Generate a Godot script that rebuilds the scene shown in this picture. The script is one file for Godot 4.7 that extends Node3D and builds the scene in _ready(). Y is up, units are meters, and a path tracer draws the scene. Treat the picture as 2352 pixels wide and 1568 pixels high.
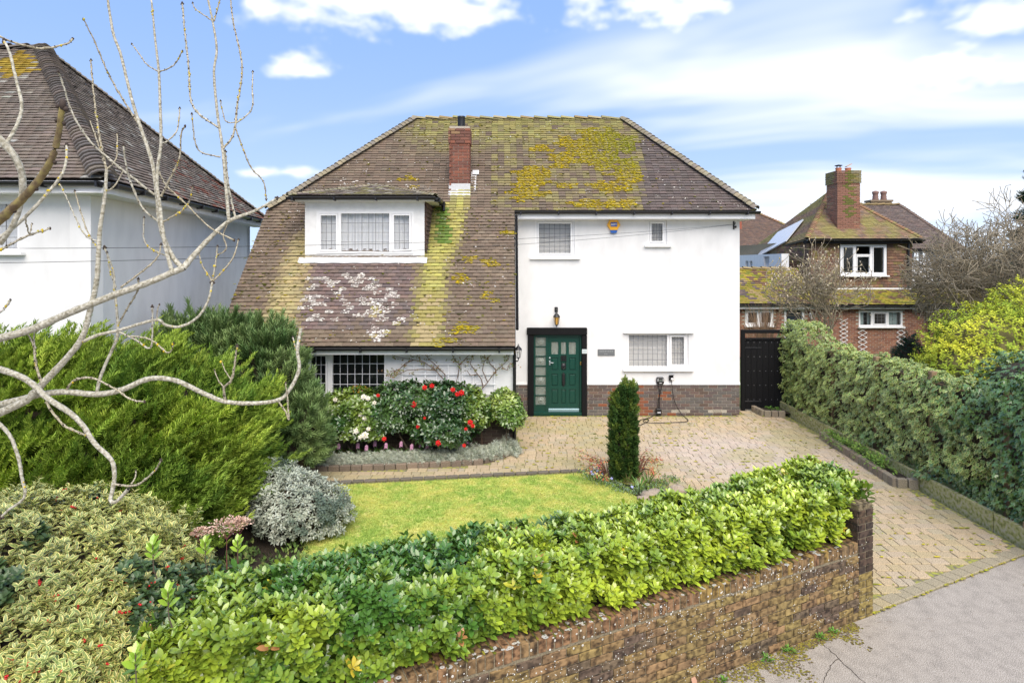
extends Node3D
# A white cottage with a catslide roof behind a laurel hedge. Metres, y up, camera looks along -z.
const F := 1400.0       # focal length in units of a 2352 x 1568 frame
const EYE := 3.78       # camera height
const CU := 1176.0
const CV := 600.0       # row of the horizon
var rng := RandomNumberGenerator.new()
var nz := FastNoiseLite.new()
var taken := {}
var M := {}

# ---------- mesh collector ----------
class MB:
	var v := PackedVector3Array()
	var n := PackedVector3Array()
	var c := PackedColorArray()
	var ix := PackedInt32Array()
	var col := Color(1, 1, 1)
	func tri(a: Vector3, b: Vector3, d: Vector3):
		var nn := (b - a).cross(d - a).normalized()
		var k := v.size()
		v.append(a); v.append(b); v.append(d)
		for i in 3: n.append(nn); c.append(col)
		ix.append(k); ix.append(k + 2); ix.append(k + 1)
	func quad(a: Vector3, b: Vector3, d: Vector3, e: Vector3):
		var nn := (b - a).cross(e - a)
		if nn.length_squared() < 1e-14: nn = (d - a).cross(e - a)
		nn = nn.normalized()
		var k := v.size()
		v.append(a); v.append(b); v.append(d); v.append(e)
		for i in 4: n.append(nn); c.append(col)
		ix.append(k); ix.append(k + 2); ix.append(k + 1)
		ix.append(k); ix.append(k + 3); ix.append(k + 2)
	func poly(p: Array):
		for i in range(1, p.size() - 1): tri(p[0], p[i], p[i + 1])
	func box(o: Vector3, s: Vector3, b := Basis()):
		var x := b.x * s.x * .5
		var y := b.y * s.y * .5
		var z := b.z * s.z * .5
		quad(o - x - y + z, o + x - y + z, o + x + y + z, o - x + y + z)
		quad(o + x - y - z, o - x - y - z, o - x + y - z, o + x + y - z)
		quad(o + x - y + z, o + x - y - z, o + x + y - z, o + x + y + z)
		quad(o - x - y - z, o - x - y + z, o - x + y + z, o - x + y - z)
		quad(o - x + y + z, o + x + y + z, o + x + y - z, o - x + y - z)
		quad(o - x - y - z, o + x - y - z, o + x - y + z, o - x - y + z)
	func bx(x0: float, x1: float, y0: float, y1: float, z0: float, z1: float):
		box(Vector3(x0 + x1, y0 + y1, z0 + z1) * .5, Vector3(absf(x1 - x0), absf(y1 - y0), absf(z1 - z0)))
	func cbox(o: Vector3, s: Vector3, w: float, b := Basis()):   # box with chamfered edges
		var h := s * .5
		var q := h - Vector3(w, w, w)
		var f := func(x, y, z): return o + b * Vector3(x, y, z)
		for g in [-1.0, 1.0]:
			var face := [[f.call(g * h.x, -q.y, -q.z), f.call(g * h.x, q.y, -q.z), f.call(g * h.x, q.y, q.z), f.call(g * h.x, -q.y, q.z)],
				[f.call(-q.x, g * h.y, -q.z), f.call(-q.x, g * h.y, q.z), f.call(q.x, g * h.y, q.z), f.call(q.x, g * h.y, -q.z)],
				[f.call(-q.x, -q.y, g * h.z), f.call(q.x, -q.y, g * h.z), f.call(q.x, q.y, g * h.z), f.call(-q.x, q.y, g * h.z)]]
			for p in face:
				if g > 0: quad(p[0], p[1], p[2], p[3])
				else: quad(p[3], p[2], p[1], p[0])
		for g in [-1.0, 1.0]:
			for k in [-1.0, 1.0]:
				var e := [[f.call(g * q.x, k * h.y, -q.z), f.call(g * h.x, k * q.y, -q.z), f.call(g * h.x, k * q.y, q.z), f.call(g * q.x, k * h.y, q.z)],
					[f.call(-q.x, g * q.y, k * h.z), f.call(-q.x, g * h.y, k * q.z), f.call(q.x, g * h.y, k * q.z), f.call(q.x, g * q.y, k * h.z)],
					[f.call(k * h.x, -q.y, g * q.z), f.call(k * q.x, -q.y, g * h.z), f.call(k * q.x, q.y, g * h.z), f.call(k * h.x, q.y, g * q.z)]]
				for p in e:
					var out: Vector3 = (p[0] + p[2]) * .5 - o
					if ((p[1] - p[0]).cross(p[3] - p[0])).dot(out) > 0: quad(p[0], p[1], p[2], p[3])
					else: quad(p[3], p[2], p[1], p[0])
				for l in [-1.0, 1.0]:
					var a: Vector3 = f.call(g * h.x, k * q.y, l * q.z)
					var d: Vector3 = f.call(g * q.x, k * h.y, l * q.z)
					var e3: Vector3 = f.call(g * q.x, k * q.y, l * h.z)
					if (d - a).cross(e3 - a).dot(a - o) > 0: tri(a, d, e3)
					else: tri(a, e3, d)
	func ring(o: Vector3, x: Vector3, y: Vector3, r: float, sides: int, axis: Vector3, lean := 0.0) -> int:
		var k := v.size()
		for i in sides:
			var a := TAU * i / sides
			var d := x * cos(a) + y * sin(a)
			v.append(o + d * r); n.append((d + axis * lean).normalized()); c.append(col)
		return k
	func link(a: int, b: int, sides: int):
		for i in sides:
			var j := (i + 1) % sides
			ix.append(a + i); ix.append(b + j); ix.append(a + j)
			ix.append(a + i); ix.append(b + i); ix.append(b + j)
	func tube(p: Array, r: Array, sides := 6, capped := true):
		var last := -1
		var up := Vector3(0.13, 0.9, 0.31).normalized()
		for i in p.size():
			var d: Vector3 = (p[mini(i + 1, p.size() - 1)] - p[maxi(i - 1, 0)]).normalized()
			if absf(d.dot(up)) > .95: up = Vector3(1, 0.1, 0.2).normalized()
			var x := d.cross(up).normalized()
			var y := d.cross(x).normalized()
			var k := ring(p[i], x, y, r[i], sides, d)
			if last >= 0: link(last, k, sides)
			last = k
			if capped and (i == 0 or i == p.size() - 1):
				var m := v.size()
				v.append(p[i]); n.append(d * (1.0 if i else -1.0)); c.append(col)
				for j in sides:
					ix.append(m); ix.append(k + j if i else k + (j + 1) % sides); ix.append(k + (j + 1) % sides if i else k + j)
	func lathe(o: Vector3, prof: Array, sides := 12, b := Basis()):   # profile of Vector2(radius, height) along b.y
		var last := -1
		for i in prof.size():
			var d: Vector2 = (prof[mini(i + 1, prof.size() - 1)] - prof[maxi(i - 1, 0)]).normalized()
			var k := ring(o + b.y * prof[i].y, b.z, b.x, maxf(prof[i].x, 0.0004), sides, b.y, clampf(-d.x / maxf(absf(d.y), .15), -4, 4) * signf(d.y if d.y != 0 else 1.0))
			if last >= 0: link(last, k, sides)
			last = k
	func blob(o: Vector3, s: Vector3, seg := 8, rows := 5, rough := 0.0, seed_ := 0, b := Basis()):
		var k := v.size()
		var g := FastNoiseLite.new()
		g.seed = seed_; g.frequency = 0.9
		for i in rows + 1:
			var t := PI * i / rows
			for j in seg:
				var a := TAU * j / seg
				var d := Vector3(sin(t) * cos(a), cos(t), sin(t) * sin(a))
				var r := 1.0 + rough * g.get_noise_3dv(d * 1.3)
				v.append(o + b * (d * s * r)); n.append((b * (d / s)).normalized()); c.append(col)
		for i in rows:
			for j in seg:
				var a := k + i * seg + j
				var d := k + i * seg + (j + 1) % seg
				ix.append(a); ix.append(d + seg); ix.append(d)
				ix.append(a); ix.append(a + seg); ix.append(d + seg)
	func add(o: MB, t: Transform3D):
		var k := v.size()
		for i in o.v.size():
			v.append(t * o.v[i]); n.append((t.basis * o.n[i]).normalized()); c.append(o.c[i] * col)
		for i in o.ix: ix.append(k + i)
	func mesh(tint := Color(1, 1, 1)) -> ArrayMesh:
		var a := []
		a.resize(Mesh.ARRAY_MAX)
		a[Mesh.ARRAY_VERTEX] = v
		a[Mesh.ARRAY_NORMAL] = n
		var cc := c
		if tint != Color(1, 1, 1):
			cc = PackedColorArray()
			for q in c: cc.append(q * tint)
		a[Mesh.ARRAY_COLOR] = cc
		a[Mesh.ARRAY_INDEX] = ix
		var m := ArrayMesh.new()
		m.add_surface_from_arrays(Mesh.PRIMITIVE_TRIANGLES, a)
		return m

# ---------- pixels to places ----------
func px(u: float, v: float, z: float) -> Vector3:
	return Vector3((u - CU) / F * z, EYE - (v - CV) / F * z, -z)
func to_px(p: Vector3) -> Vector2:
	return Vector2(CU + p.x / -p.z * F, CV + (EYE - p.y) / -p.z * F)
func ground(u: float, v: float, y := 0.0) -> Vector3:
	return px(u, v, F * (EYE - y) / (v - CV))

# ---------- naming and tagging ----------
func numbered(called: String) -> String:
	taken[called] = taken.get(called, -1) + 1
	return called if taken[called] == 0 else "%s_%03d" % [called, taken[called]]
func obj(called: String, mb: MB, m: Material, parent: Node = null) -> MeshInstance3D:
	var o := MeshInstance3D.new()
	o.mesh = mb.mesh()
	o.material_override = m
	if parent == null:
		o.name = numbered(called)
		add_child(o)
	else:
		o.name = called
		parent.add_child(o, true)
	return o
func thing(called: String, label: String, category: String, at := Vector3.ZERO, group := "") -> Node3D:
	var o := Node3D.new()
	o.name = numbered(called)
	o.position = at
	add_child(o)
	return tag(o, label, category, group)
func tag(o: Node3D, label: String, category: String, group := "") -> Node3D:
	o.set_meta("label", label); o.set_meta("category", category)
	if group: o.set_meta("group", group)
	return o
func struct(called: String, mb: MB, m: Material) -> MeshInstance3D:
	var o := obj(called, mb, m)
	o.set_meta("kind", "structure")
	return o
# Many alike pieces: the ones that show largest are nodes of their own, the rest one part of kind stuff.
func pieces(parent: Node, called: String, mb: MB, m: Material, xf: Array, cols: Array, most := 300, rest := "", lots := 14):
	var rank := []
	for i in xf.size():
		var o: Vector3 = xf[i].origin
		if o.z > -0.3: continue
		var q := to_px(o)
		if q.x < 0 or q.x > 2352 or q.y < 0 or q.y > 1568: continue
		rank.append([o.distance_squared_to(Vector3(0, EYE, 0)), i])
	if most > 0 and most < xf.size(): rank.sort_custom(func(a, b): return a[0] < b[0])
	var alone := {}
	for k in mini(most, rank.size()): alone[rank[k][1]] = true
	if most > 0 and xf.size() <= most:
		for i in xf.size(): alone[i] = true
	var palette := []
	var meshes := []
	for k in lots:
		var cc: Color = cols[(k * 7919) % cols.size()]
		palette.append(cc)
		meshes.append(null)
	for i in alone:
		var best := 0
		var bd := 1e9
		for k in lots:
			var e: Color = palette[k]
			var d := absf(e.r - cols[i].r) + absf(e.g - cols[i].g) + absf(e.b - cols[i].b)
			if d < bd: bd = d; best = k
		if meshes[best] == null: meshes[best] = mb.mesh(palette[best])
		var o := MeshInstance3D.new()
		o.mesh = meshes[best]
		o.material_override = m
		o.transform = xf[i]
		o.name = called
		parent.add_child(o, true)
	if alone.size() < xf.size():
		scatter(parent, rest if rest else called + "_field", mb, m, xf, cols, alone)
func scatter(parent: Node, called: String, mb: MB, m: Material, xf: Array, cols: Array, skip := {}) -> MultiMeshInstance3D:
	var mm := MultiMesh.new()
	mm.transform_format = MultiMesh.TRANSFORM_3D
	mm.use_colors = true
	mm.mesh = mb.mesh()
	mm.instance_count = xf.size() - skip.size()
	var k := 0
	for i in xf.size():
		if skip.has(i): continue
		mm.set_instance_transform(k, xf[i])
		mm.set_instance_color(k, cols[i])
		k += 1
	var o := MultiMeshInstance3D.new()
	o.multimesh = mm
	o.material_override = m
	o.name = called
	parent.add_child(o, true)
	o.set_meta("kind", "stuff")
	return o

# ---------- materials ----------
func noise_tex(size: int, freq: float, oct: int, ramp: Array, seed_: int, kind := FastNoiseLite.TYPE_SIMPLEX_SMOOTH, contrast := 1.0) -> ImageTexture:
	var g := FastNoiseLite.new()
	g.seed = seed_; g.frequency = freq; g.noise_type = kind
	g.fractal_type = FastNoiseLite.FRACTAL_FBM
	g.fractal_octaves = oct
	var im := g.get_seamless_image(size, size)
	im.convert(Image.FORMAT_L8)
	var d := im.get_data()
	var lut := []
	for i in 256:
		var t := clampf((i / 255.0 - .5) * contrast + .5, 0, 1) * (ramp.size() - 1)
		var k := mini(int(t), ramp.size() - 2)
		var cc: Color = ramp[k].lerp(ramp[k + 1], t - k)
		lut.append([clampi(int(cc.r * 255), 0, 255), clampi(int(cc.g * 255), 0, 255), clampi(int(cc.b * 255), 0, 255)])
	var out := PackedByteArray()
	out.resize(size * size * 3)
	for i in size * size:
		var l: Array = lut[d[i]]
		out[i * 3] = l[0]; out[i * 3 + 1] = l[1]; out[i * 3 + 2] = l[2]
	return ImageTexture.create_from_image(Image.create_from_data(size, size, false, Image.FORMAT_RGB8, out))
func gray(a: float) -> Color: return Color(a, a, a)
func lin(r: float, g: float, b: float) -> Color: return Color(r, g, b).linear_to_srgb()
func mat(color: Color, rough := .8, tex: Texture2D = null, scale := 1.0, spec := .5) -> StandardMaterial3D:
	var m := StandardMaterial3D.new()      # color is linear
	m.albedo_color = color.linear_to_srgb()
	m.roughness = rough
	m.metallic_specular = spec
	m.vertex_color_use_as_albedo = true
	m.cull_mode = BaseMaterial3D.CULL_DISABLED
	if tex:
		m.albedo_texture = tex
		m.uv1_triplanar = true
		m.uv1_world_triplanar = true
		m.uv1_scale = Vector3.ONE * scale
	return m
func bump(m: StandardMaterial3D, tex: Texture2D, cm: float) -> StandardMaterial3D:
	m.heightmap_enabled = true
	m.heightmap_texture = tex
	m.heightmap_scale = cm
	return m
func leaf_mat(rough := .45, back := .35, spec := .5) -> StandardMaterial3D:
	var m := mat(Color(1, 1, 1), rough, null, 1, spec)
	m.backlight_enabled = true
	m.backlight = Color(back, back, back)
	return m
func make_materials():
	var W := gray(1.0)
	var grain := noise_tex(512, .05, 4, [gray(.55), gray(.82), W, W], 3, FastNoiseLite.TYPE_SIMPLEX_SMOOTH, 1.3)
	var fine := noise_tex(512, .18, 3, [gray(.6), gray(.86), W], 5, FastNoiseLite.TYPE_SIMPLEX, 1.5)
	var hgt := noise_tex(512, .09, 4, [gray(0), W], 9, FastNoiseLite.TYPE_SIMPLEX_SMOOTH, 1.4)
	var blotch := noise_tex(512, .012, 5, [gray(.94), gray(.975), W], 12)
	M.render = bump(mat(Color(.76, .76, .755), .9, blotch, .35), hgt, .02)
	M.render.uv1_scale = Vector3(.42, .2, .42)
	M.white = mat(Color(.83, .83, .83), .35)
	M.board = mat(Color(.8, .8, .79), .55, blotch, .8)
	M.off = mat(Color(.62, .6, .55), .7, blotch, .8)
	M.mortar = bump(mat(Color(.5, .45, .37), .95, grain, 2.0), fine, .2)
	M.mortar_dark = bump(mat(Color(.27, .225, .145), .95, grain, 2.0), fine, .2)
	M.brick = bump(mat(Color(1, 1, 1), .9, grain, 3.5), fine, .25)
	M.oldbrick = bump(mat(Color(1, 1, 1), .92, noise_tex(512, .03, 5, [Color(.38, .35, .3), Color(.7, .66, .56), Color(.95, .92, .82), Color(1, .97, .86)], 31, FastNoiseLite.TYPE_SIMPLEX_SMOOTH, 1.7), .9), fine, .35)
	M.tile = bump(mat(Color(1, 1, 1), .92, noise_tex(512, .06, 5, [gray(.42), gray(.8), W, Color(1, 1, .96)], 41, FastNoiseLite.TYPE_SIMPLEX_SMOOTH, 1.6), 2.6), fine, .3)
	M.underlay = mat(Color(.05, .043, .035), .95)
	M.moss = bump(leaf_mat(.95, .1, .2), fine, .4)
	M.black = mat(Color(.012, .012, .014), .35)
	M.blackwood = bump(mat(Color(.011, .011, .012), .7, grain, 2.0, .25), fine, .1)
	M.green = mat(Color(.003, .047, .033), .35)
	M.lead = mat(Color(.18, .18, .19), .5)
	M.white_lead = mat(Color(.62, .63, .66), .5)
	M.flash = bump(mat(Color(.62, .63, .64), .5, blotch, 2.0), hgt, .3)
	M.steel = mat(Color(.5, .55, .58), .35); M.steel.metallic = .6
	M.brass = mat(Color(.65, .42, .12), .3); M.brass.metallic = .9
	var g := StandardMaterial3D.new()
	g.albedo_color = Color(.5, .55, .56, .03); g.transparency = BaseMaterial3D.TRANSPARENCY_ALPHA
	g.roughness = .03; g.metallic_specular = .6
	M.glass = g
	var og := StandardMaterial3D.new()
	og.albedo_color = Color(.62, .66, .62, .72); og.transparency = BaseMaterial3D.TRANSPARENCY_ALPHA
	og.roughness = .18; og.metallic_specular = .7
	M.obscure = bump(og, hgt, .6)
	og.uv1_triplanar = true; og.uv1_world_triplanar = true; og.uv1_scale = Vector3.ONE * 5
	var amb := StandardMaterial3D.new()
	amb.albedo_color = Color(.8, .62, .3); amb.roughness = .25
	M.amber = amb
	M.curtain = mat(Color(.66, .67, .68), .85)
	M.blind = mat(Color(.72, .71, .68), .6)
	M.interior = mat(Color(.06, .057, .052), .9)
	M.paver = bump(mat(Color(1, 1, 1), .92, noise_tex(512, .05, 5, [gray(.6), gray(.85), W, W], 51, FastNoiseLite.TYPE_SIMPLEX_SMOOTH, 1.4), 2.4), fine, .3)
	M.joint = bump(mat(Color(1, 1, 1), .95, noise_tex(1024, .02, 5, [lin(.12, .11, .075), lin(.19, .17, .1), lin(.27, .27, .06), lin(.36, .37, .05)], 61, FastNoiseLite.TYPE_SIMPLEX_SMOOTH, 1.6), .6), fine, .8)
	M.asphalt = bump(mat(Color(1, 1, 1), .93, noise_tex(1024, .11, 4, [lin(.15, .13, .105), lin(.32, .285, .24), lin(.385, .345, .295), lin(.64, .585, .52)], 71, FastNoiseLite.TYPE_SIMPLEX, 1.5), .7), fine, .08)
	M.asphalt.detail_enabled = true
	M.asphalt.detail_blend_mode = BaseMaterial3D.BLEND_MODE_MUL
	M.asphalt.detail_albedo = noise_tex(512, .014, 5, [gray(.86), gray(.96), W], 77)
	M.asphalt.detail_uv_layer = BaseMaterial3D.DETAIL_UV_1
	M.soil = bump(mat(Color(1, 1, 1), .97, noise_tex(512, .08, 5, [lin(.02, .014, .009), lin(.06, .043, .028), lin(.12, .09, .055)], 81), 1.2), hgt, 3.0)
	M.lawn = bump(mat(Color(1, 1, 1), .95, noise_tex(1024, .012, 6, [lin(.27, .37, .07), lin(.38, .47, .09), lin(.5, .53, .13), lin(.58, .53, .17)], 91, FastNoiseLite.TYPE_SIMPLEX_SMOOTH, 1.7), .28), hgt, 2.0)
	M.field = mat(Color(1, 1, 1), .97, noise_tex(512, .03, 5, [lin(.05, .075, .02), lin(.1, .13, .035), lin(.17, .16, .07)], 95), .15)
	M.concrete = bump(mat(Color(1, 1, 1), .93, noise_tex(512, .02, 5, [lin(.16, .17, .05), lin(.3, .3, .1), lin(.38, .36, .17), lin(.42, .38, .27)], 101, FastNoiseLite.TYPE_SIMPLEX_SMOOTH, 1.6), 1.2), fine, .4)
	M.kerb = bump(mat(Color(.26, .22, .16), .93, grain, 3.0), fine, .3)
	M.bark = bump(mat(Color(1, 1, 1), .85, noise_tex(512, .035, 5, [lin(.13, .115, .075), lin(.3, .275, .2), lin(.46, .44, .36), lin(.62, .6, .52)], 111, FastNoiseLite.TYPE_SIMPLEX_SMOOTH, 1.5), 3.2), fine, .25)
	M.twig_tex = noise_tex(256, .05, 4, [gray(.45), gray(1.0)], 113)
	M.twig = bump(mat(Color(1, 1, 1), .85, noise_tex(256, .05, 4, [gray(.55), W], 113), 6.0), fine, .1)
	M.thin_bark = bump(mat(Color(1, 1, 1), .85, noise_tex(512, .035, 5, [lin(.14, .11, .07), lin(.28, .24, .16), lin(.44, .4, .28), lin(.54, .5, .4)], 117, FastNoiseLite.TYPE_SIMPLEX_SMOOTH, 1.9), 5.0), fine, .15)
	M.brown_bark = bump(mat(Color(1, 1, 1), .85, noise_tex(256, .03, 4, [lin(.1, .065, .035), lin(.2, .15, .07), lin(.3, .25, .08)], 119, FastNoiseLite.TYPE_SIMPLEX_SMOOTH, 1.8), 6.0), fine, .15)
	M.bud = mat(Color(.045, .03, .022), .8)
	M.leaf = leaf_mat(.24, .22, .6)
	M.holly = leaf_mat(.33, .2)
	M.soft = leaf_mat(.75, .3, .3)
	M.needle = leaf_mat(.6, .3, .35)
	M.petal = leaf_mat(.6, .45, .3)
	M.core = mat(Color(.11, .085, .055), .95, M.twig_tex, 3.0)
	M.stem = mat(Color(.11, .085, .055), .9)
	M.stone = bump(mat(Color(.55, .45, .34), .9, grain, 3.0), hgt, 1.0)
	M.solar = mat(Color(.5, .53, .58), .12)
	M.timber = bump(mat(Color(.3, .2, .11), .85, grain, 2.0), fine, .3)
# ---------- walls, windows, tiles, bricks ----------
# A wall of thickness t whose outer face lies in the plane through o, along unit vector ux, facing nrm; holes are [x0, x1, y0, y1].
func wall_mesh(mb: MB, o: Vector3, ux: Vector3, nrm: Vector3, x0: float, x1: float, y0: float, y1: float, t: float, holes := [], ring := true):
	var xs := [x0, x1]
	var ys := [y0, y1]
	for h in holes:
		for q in [h[0], h[1]]:
			if not xs.has(q): xs.append(q)
		for q in [h[2], h[3]]:
			if not ys.has(q): ys.append(q)
	xs.sort(); ys.sort()
	var at := func(x, y, d): return o + ux * x + Vector3(0, y, 0) - nrm * d
	for i in xs.size() - 1:
		for j in ys.size() - 1:
			var cx: float = (xs[i] + xs[i + 1]) * .5
			var cy: float = (ys[j] + ys[j + 1]) * .5
			var open := false
			for h in holes:
				if cx > h[0] and cx < h[1] and cy > h[2] and cy < h[3]: open = true
			if open: continue
			mb.quad(at.call(xs[i], ys[j], 0), at.call(xs[i + 1], ys[j], 0), at.call(xs[i + 1], ys[j + 1], 0), at.call(xs[i], ys[j + 1], 0))
			mb.quad(at.call(xs[i + 1], ys[j], t), at.call(xs[i], ys[j], t), at.call(xs[i], ys[j + 1], t), at.call(xs[i + 1], ys[j + 1], t))
	for h in holes + [[x0, x1, y0, y1, ""]]:
		var a := [at.call(h[0], h[2], 0), at.call(h[1], h[2], 0), at.call(h[1], h[3], 0), at.call(h[0], h[3], 0)]
		var b := [at.call(h[0], h[2], t), at.call(h[1], h[2], t), at.call(h[1], h[3], t), at.call(h[0], h[3], t)]
		for i in 4:
			if h.size() > 4 and h[4] != "" and i == (0 if h[4] == "foot" else 2): continue
			if h.size() > 4 and h[4] == "" and not ring and i % 2 == 0: continue
			mb.quad(a[i], a[(i + 1) % 4], b[(i + 1) % 4], b[i])
# A window in the plane z = zf facing +z (or turned by basis about o). lights: [x0, x1, opens, columns, rows]
func window(parent: Node, o: Vector3, b: Basis, w: float, h: float, lights: Array, how := {}) -> MeshInstance3D:
	var fr: float = how.get("frame", .05)
	var depth: float = how.get("depth", .07)
	var mb := MB.new()
	var at := func(x, y, z): return o + b * Vector3(x, y, z)
	var bar := func(m: MB, x0, x1, y0, y1, z0, z1): m.box(at.call((x0 + x1) * .5, (y0 + y1) * .5, (z0 + z1) * .5), Vector3(x1 - x0, y1 - y0, z1 - z0), b)
	bar.call(mb, 0.0, w, 0.0, fr, -depth, 0.0)
	bar.call(mb, 0.0, w, h - fr, h, -depth, 0.0)
	bar.call(mb, 0.0, fr, fr, h - fr, -depth, 0.0)
	bar.call(mb, w - fr, w, fr, h - fr, -depth, 0.0)
	for k in lights.size() - 1:
		bar.call(mb, lights[k][1], lights[k + 1][0], fr, h - fr, -depth, 0.0)
	var f := obj("window", mb, how.get("mat", M.white), parent)
	for l in lights:
		var x0: float = l[0]
		var x1: float = l[1]
		var y0 := fr
		var y1 := h - fr
		if l.size() > 5: y0 = l[5]; y1 = l[6]
		if l[2]:
			var c := MB.new()
			var s := .045
			bar.call(c, x0 + .006, x1 - .006, y0 + .006, y0 + s, -depth + .01, .014)
			bar.call(c, x0 + .006, x1 - .006, y1 - s, y1 - .006, -depth + .01, .014)
			bar.call(c, x0 + .006, x0 + s, y0 + s, y1 - s, -depth + .01, .014)
			bar.call(c, x1 - s, x1 - .006, y0 + s, y1 - s, -depth + .01, .014)
			obj("casement", c, how.get("mat", M.white), f)
			x0 += s; x1 -= s; y0 += s; y1 -= s
		var p := MB.new()
		p.quad(at.call(x0, y0, -.03), at.call(x1, y0, -.03), at.call(x1, y1, -.03), at.call(x0, y1, -.03))
		obj("pane", p, M.glass, f)
		if l[3] > 1 or l[4] > 1:
			var ld := MB.new()
			for i in range(1, l[3]): bar.call(ld, x0 + (x1 - x0) * i / l[3] - .005, x0 + (x1 - x0) * i / l[3] + .005, y0, y1, -.034, -.024)
			for j in range(1, l[4]): bar.call(ld, x0, x1, y0 + (y1 - y0) * j / l[4] - .005, y0 + (y1 - y0) * j / l[4] + .005, -.0335, -.0235)
			obj("leading", ld, how.get("lead", M.lead), f)
	if how.has("sill"):
		var sl := MB.new()
		var e: float = how.sill
		sl.cbox(at.call(w * .5, -.03, .03), Vector3(w + 2 * e, .055, .2), .008, b)
		obj("sill", sl, M.white, f)
	if how.get("blind", "") == "slats":
		var bl := MB.new()
		var n := int(h / .034)
		for k in n:
			var y := .04 + (h - .08) * k / n
			bl.box(at.call(w * .5, y, -.13), Vector3(w - .08, .003, .03), b * Basis(Vector3.RIGHT, .9))
		obj("blind", bl, M.blind, f)
	elif how.get("blind", "") == "net":
		var cu := MB.new()
		var n := int(w / .045)
		for k in n:
			var xa := w * k / n
			var xb := w * (k + 1) / n
			var za := -.14 + .018 * sin(k * 1.9) + .012 * sin(k * .7)
			var zb := -.14 + .018 * sin((k + 1) * 1.9) + .012 * sin((k + 1) * .7)
			cu.quad(at.call(xa, .02, za), at.call(xb, .02, zb), at.call(xb, h - .02, zb), at.call(xa, h - .02, za))
		obj("curtain", cu, M.curtain, f)
	return f
# Plain tiles laid on the plane polygon pts (eave edge first, counter-clockwise from outside); appends to xf, cols.
func lay_tiles(pts: Array, xf: Array, cols: Array, colour: Callable, wide := .166, gauge := .1, jit := 1.0, along := Vector3.ZERO):
	var U: Vector3 = (pts[1] - pts[0]).normalized() if along == Vector3.ZERO else along
	var N := Vector3.ZERO
	for i in range(1, pts.size() - 1): N += (pts[i] - pts[0]).cross(pts[i + 1] - pts[0])
	N = N.normalized()
	var S := N.cross(U).normalized()
	var q := []
	var top := 0.0
	for p in pts:
		var d: Vector3 = p - pts[0]
		q.append(Vector2(d.dot(U), d.dot(S)))
		top = maxf(top, d.dot(S))
	var rows := int(top / gauge + .02)
	for r in rows:
		var s := (r + .5) * gauge
		var lo := 1e9
		var hi := -1e9
		for i in q.size():
			var a: Vector2 = q[i]
			var b: Vector2 = q[(i + 1) % q.size()]
			if (a.y - s) * (b.y - s) < 0:
				var x := a.x + (b.x - a.x) * (s - a.y) / (b.y - a.y)
				lo = minf(lo, x); hi = maxf(hi, x)
		if hi - lo < .05: continue
		var x := lo
		var first := true
		while x < hi - .02:
			var w := wide
			if first and r % 2 == 1: w = wide * .5
			first = false
			w = minf(w, hi - x)
			var o: Vector3 = pts[0] + U * (x + w * .5) + S * (s - gauge * .5) + N * (.024 + jit * rng.randf_range(-.002, .004))
			var tilt := .2 + jit * rng.randf_range(-.03, .05)
			var b := Basis(U, N, -S) * Basis(Vector3.RIGHT, -tilt) * Basis(Vector3.UP, jit * rng.randf_range(-.012, .012)) * Basis(Vector3.BACK, jit * rng.randf_range(-.01, .01))
			b.x *= w / .166
			xf.append(Transform3D(b, o))
			cols.append(colour.call(o))
			x += w
	return [U, N, S]
func tile_mb() -> MB:     # origin at the middle of its lower edge, running up along -z, slightly cambered
	var m := MB.new()
	var l := .2
	var t := .013
	var xs := [-.0815, -.03, .03, .0815]
	var ys := [0.0, .004, .004, 0.0]
	for i in 3:
		var a := Vector3(xs[i], ys[i] + t, 0)
		var b := Vector3(xs[i + 1], ys[i + 1] + t, 0)
		var up := Vector3(0, 0, -l)
		m.quad(a, b, b + up, a + up)
		m.quad(a - Vector3(0, t, 0), b - Vector3(0, t, 0), b, a)
	m.quad(Vector3(.0815, 0, 0), Vector3(.0815, 0, -l), Vector3(.0815, t, -l), Vector3(.0815, t, 0))
	m.quad(Vector3(-.0815, 0, -l), Vector3(-.0815, 0, 0), Vector3(-.0815, t, 0), Vector3(-.0815, t, -l))
	return m
func bonnet_mb(r: float, l: float) -> MB:    # a curved hip or ridge tile along -z, open below
	var m := MB.new()
	var n := 6
	var k := 1.12
	for i in n:
		var a := PI * (.08 + .84 * i / n)
		var b := PI * (.08 + .84 * (i + 1) / n)
		var pa := Vector3(cos(a), sin(a) * .8, 0) * r
		var pb := Vector3(cos(b), sin(b) * .8, 0) * r
		var up := Vector3(0, 0, -l)
		m.quad(pb * k, pa * k, pa * .92 + up, pb * .92 + up)
		m.quad(pa * (k - .14), pa * k, pb * k, pb * (k - .14))
	return m
func lay_hip(parent: Node, called: String, a: Vector3, b: Vector3, step: float, r: float, colour: Callable, most := 300):
	var d := (b - a).normalized()
	var x := d.cross(Vector3.UP).normalized()
	var y := x.cross(d).normalized()
	var n := int(a.distance_to(b) / step)
	var xf := []
	var cols := []
	for i in n:
		var o := a + d * step * i
		var bb := Basis(x, y, -d) * Basis(Vector3.RIGHT, -.1) * Basis(Vector3.UP, rng.randf_range(-.03, .03))
		xf.append(Transform3D(bb, o + y * rng.randf_range(-.004, .006)))
		cols.append(colour.call(o))
	pieces(parent, called, bonnet_mb(r, step * 1.7), M.tile, xf, cols, most, "", 6)
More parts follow.
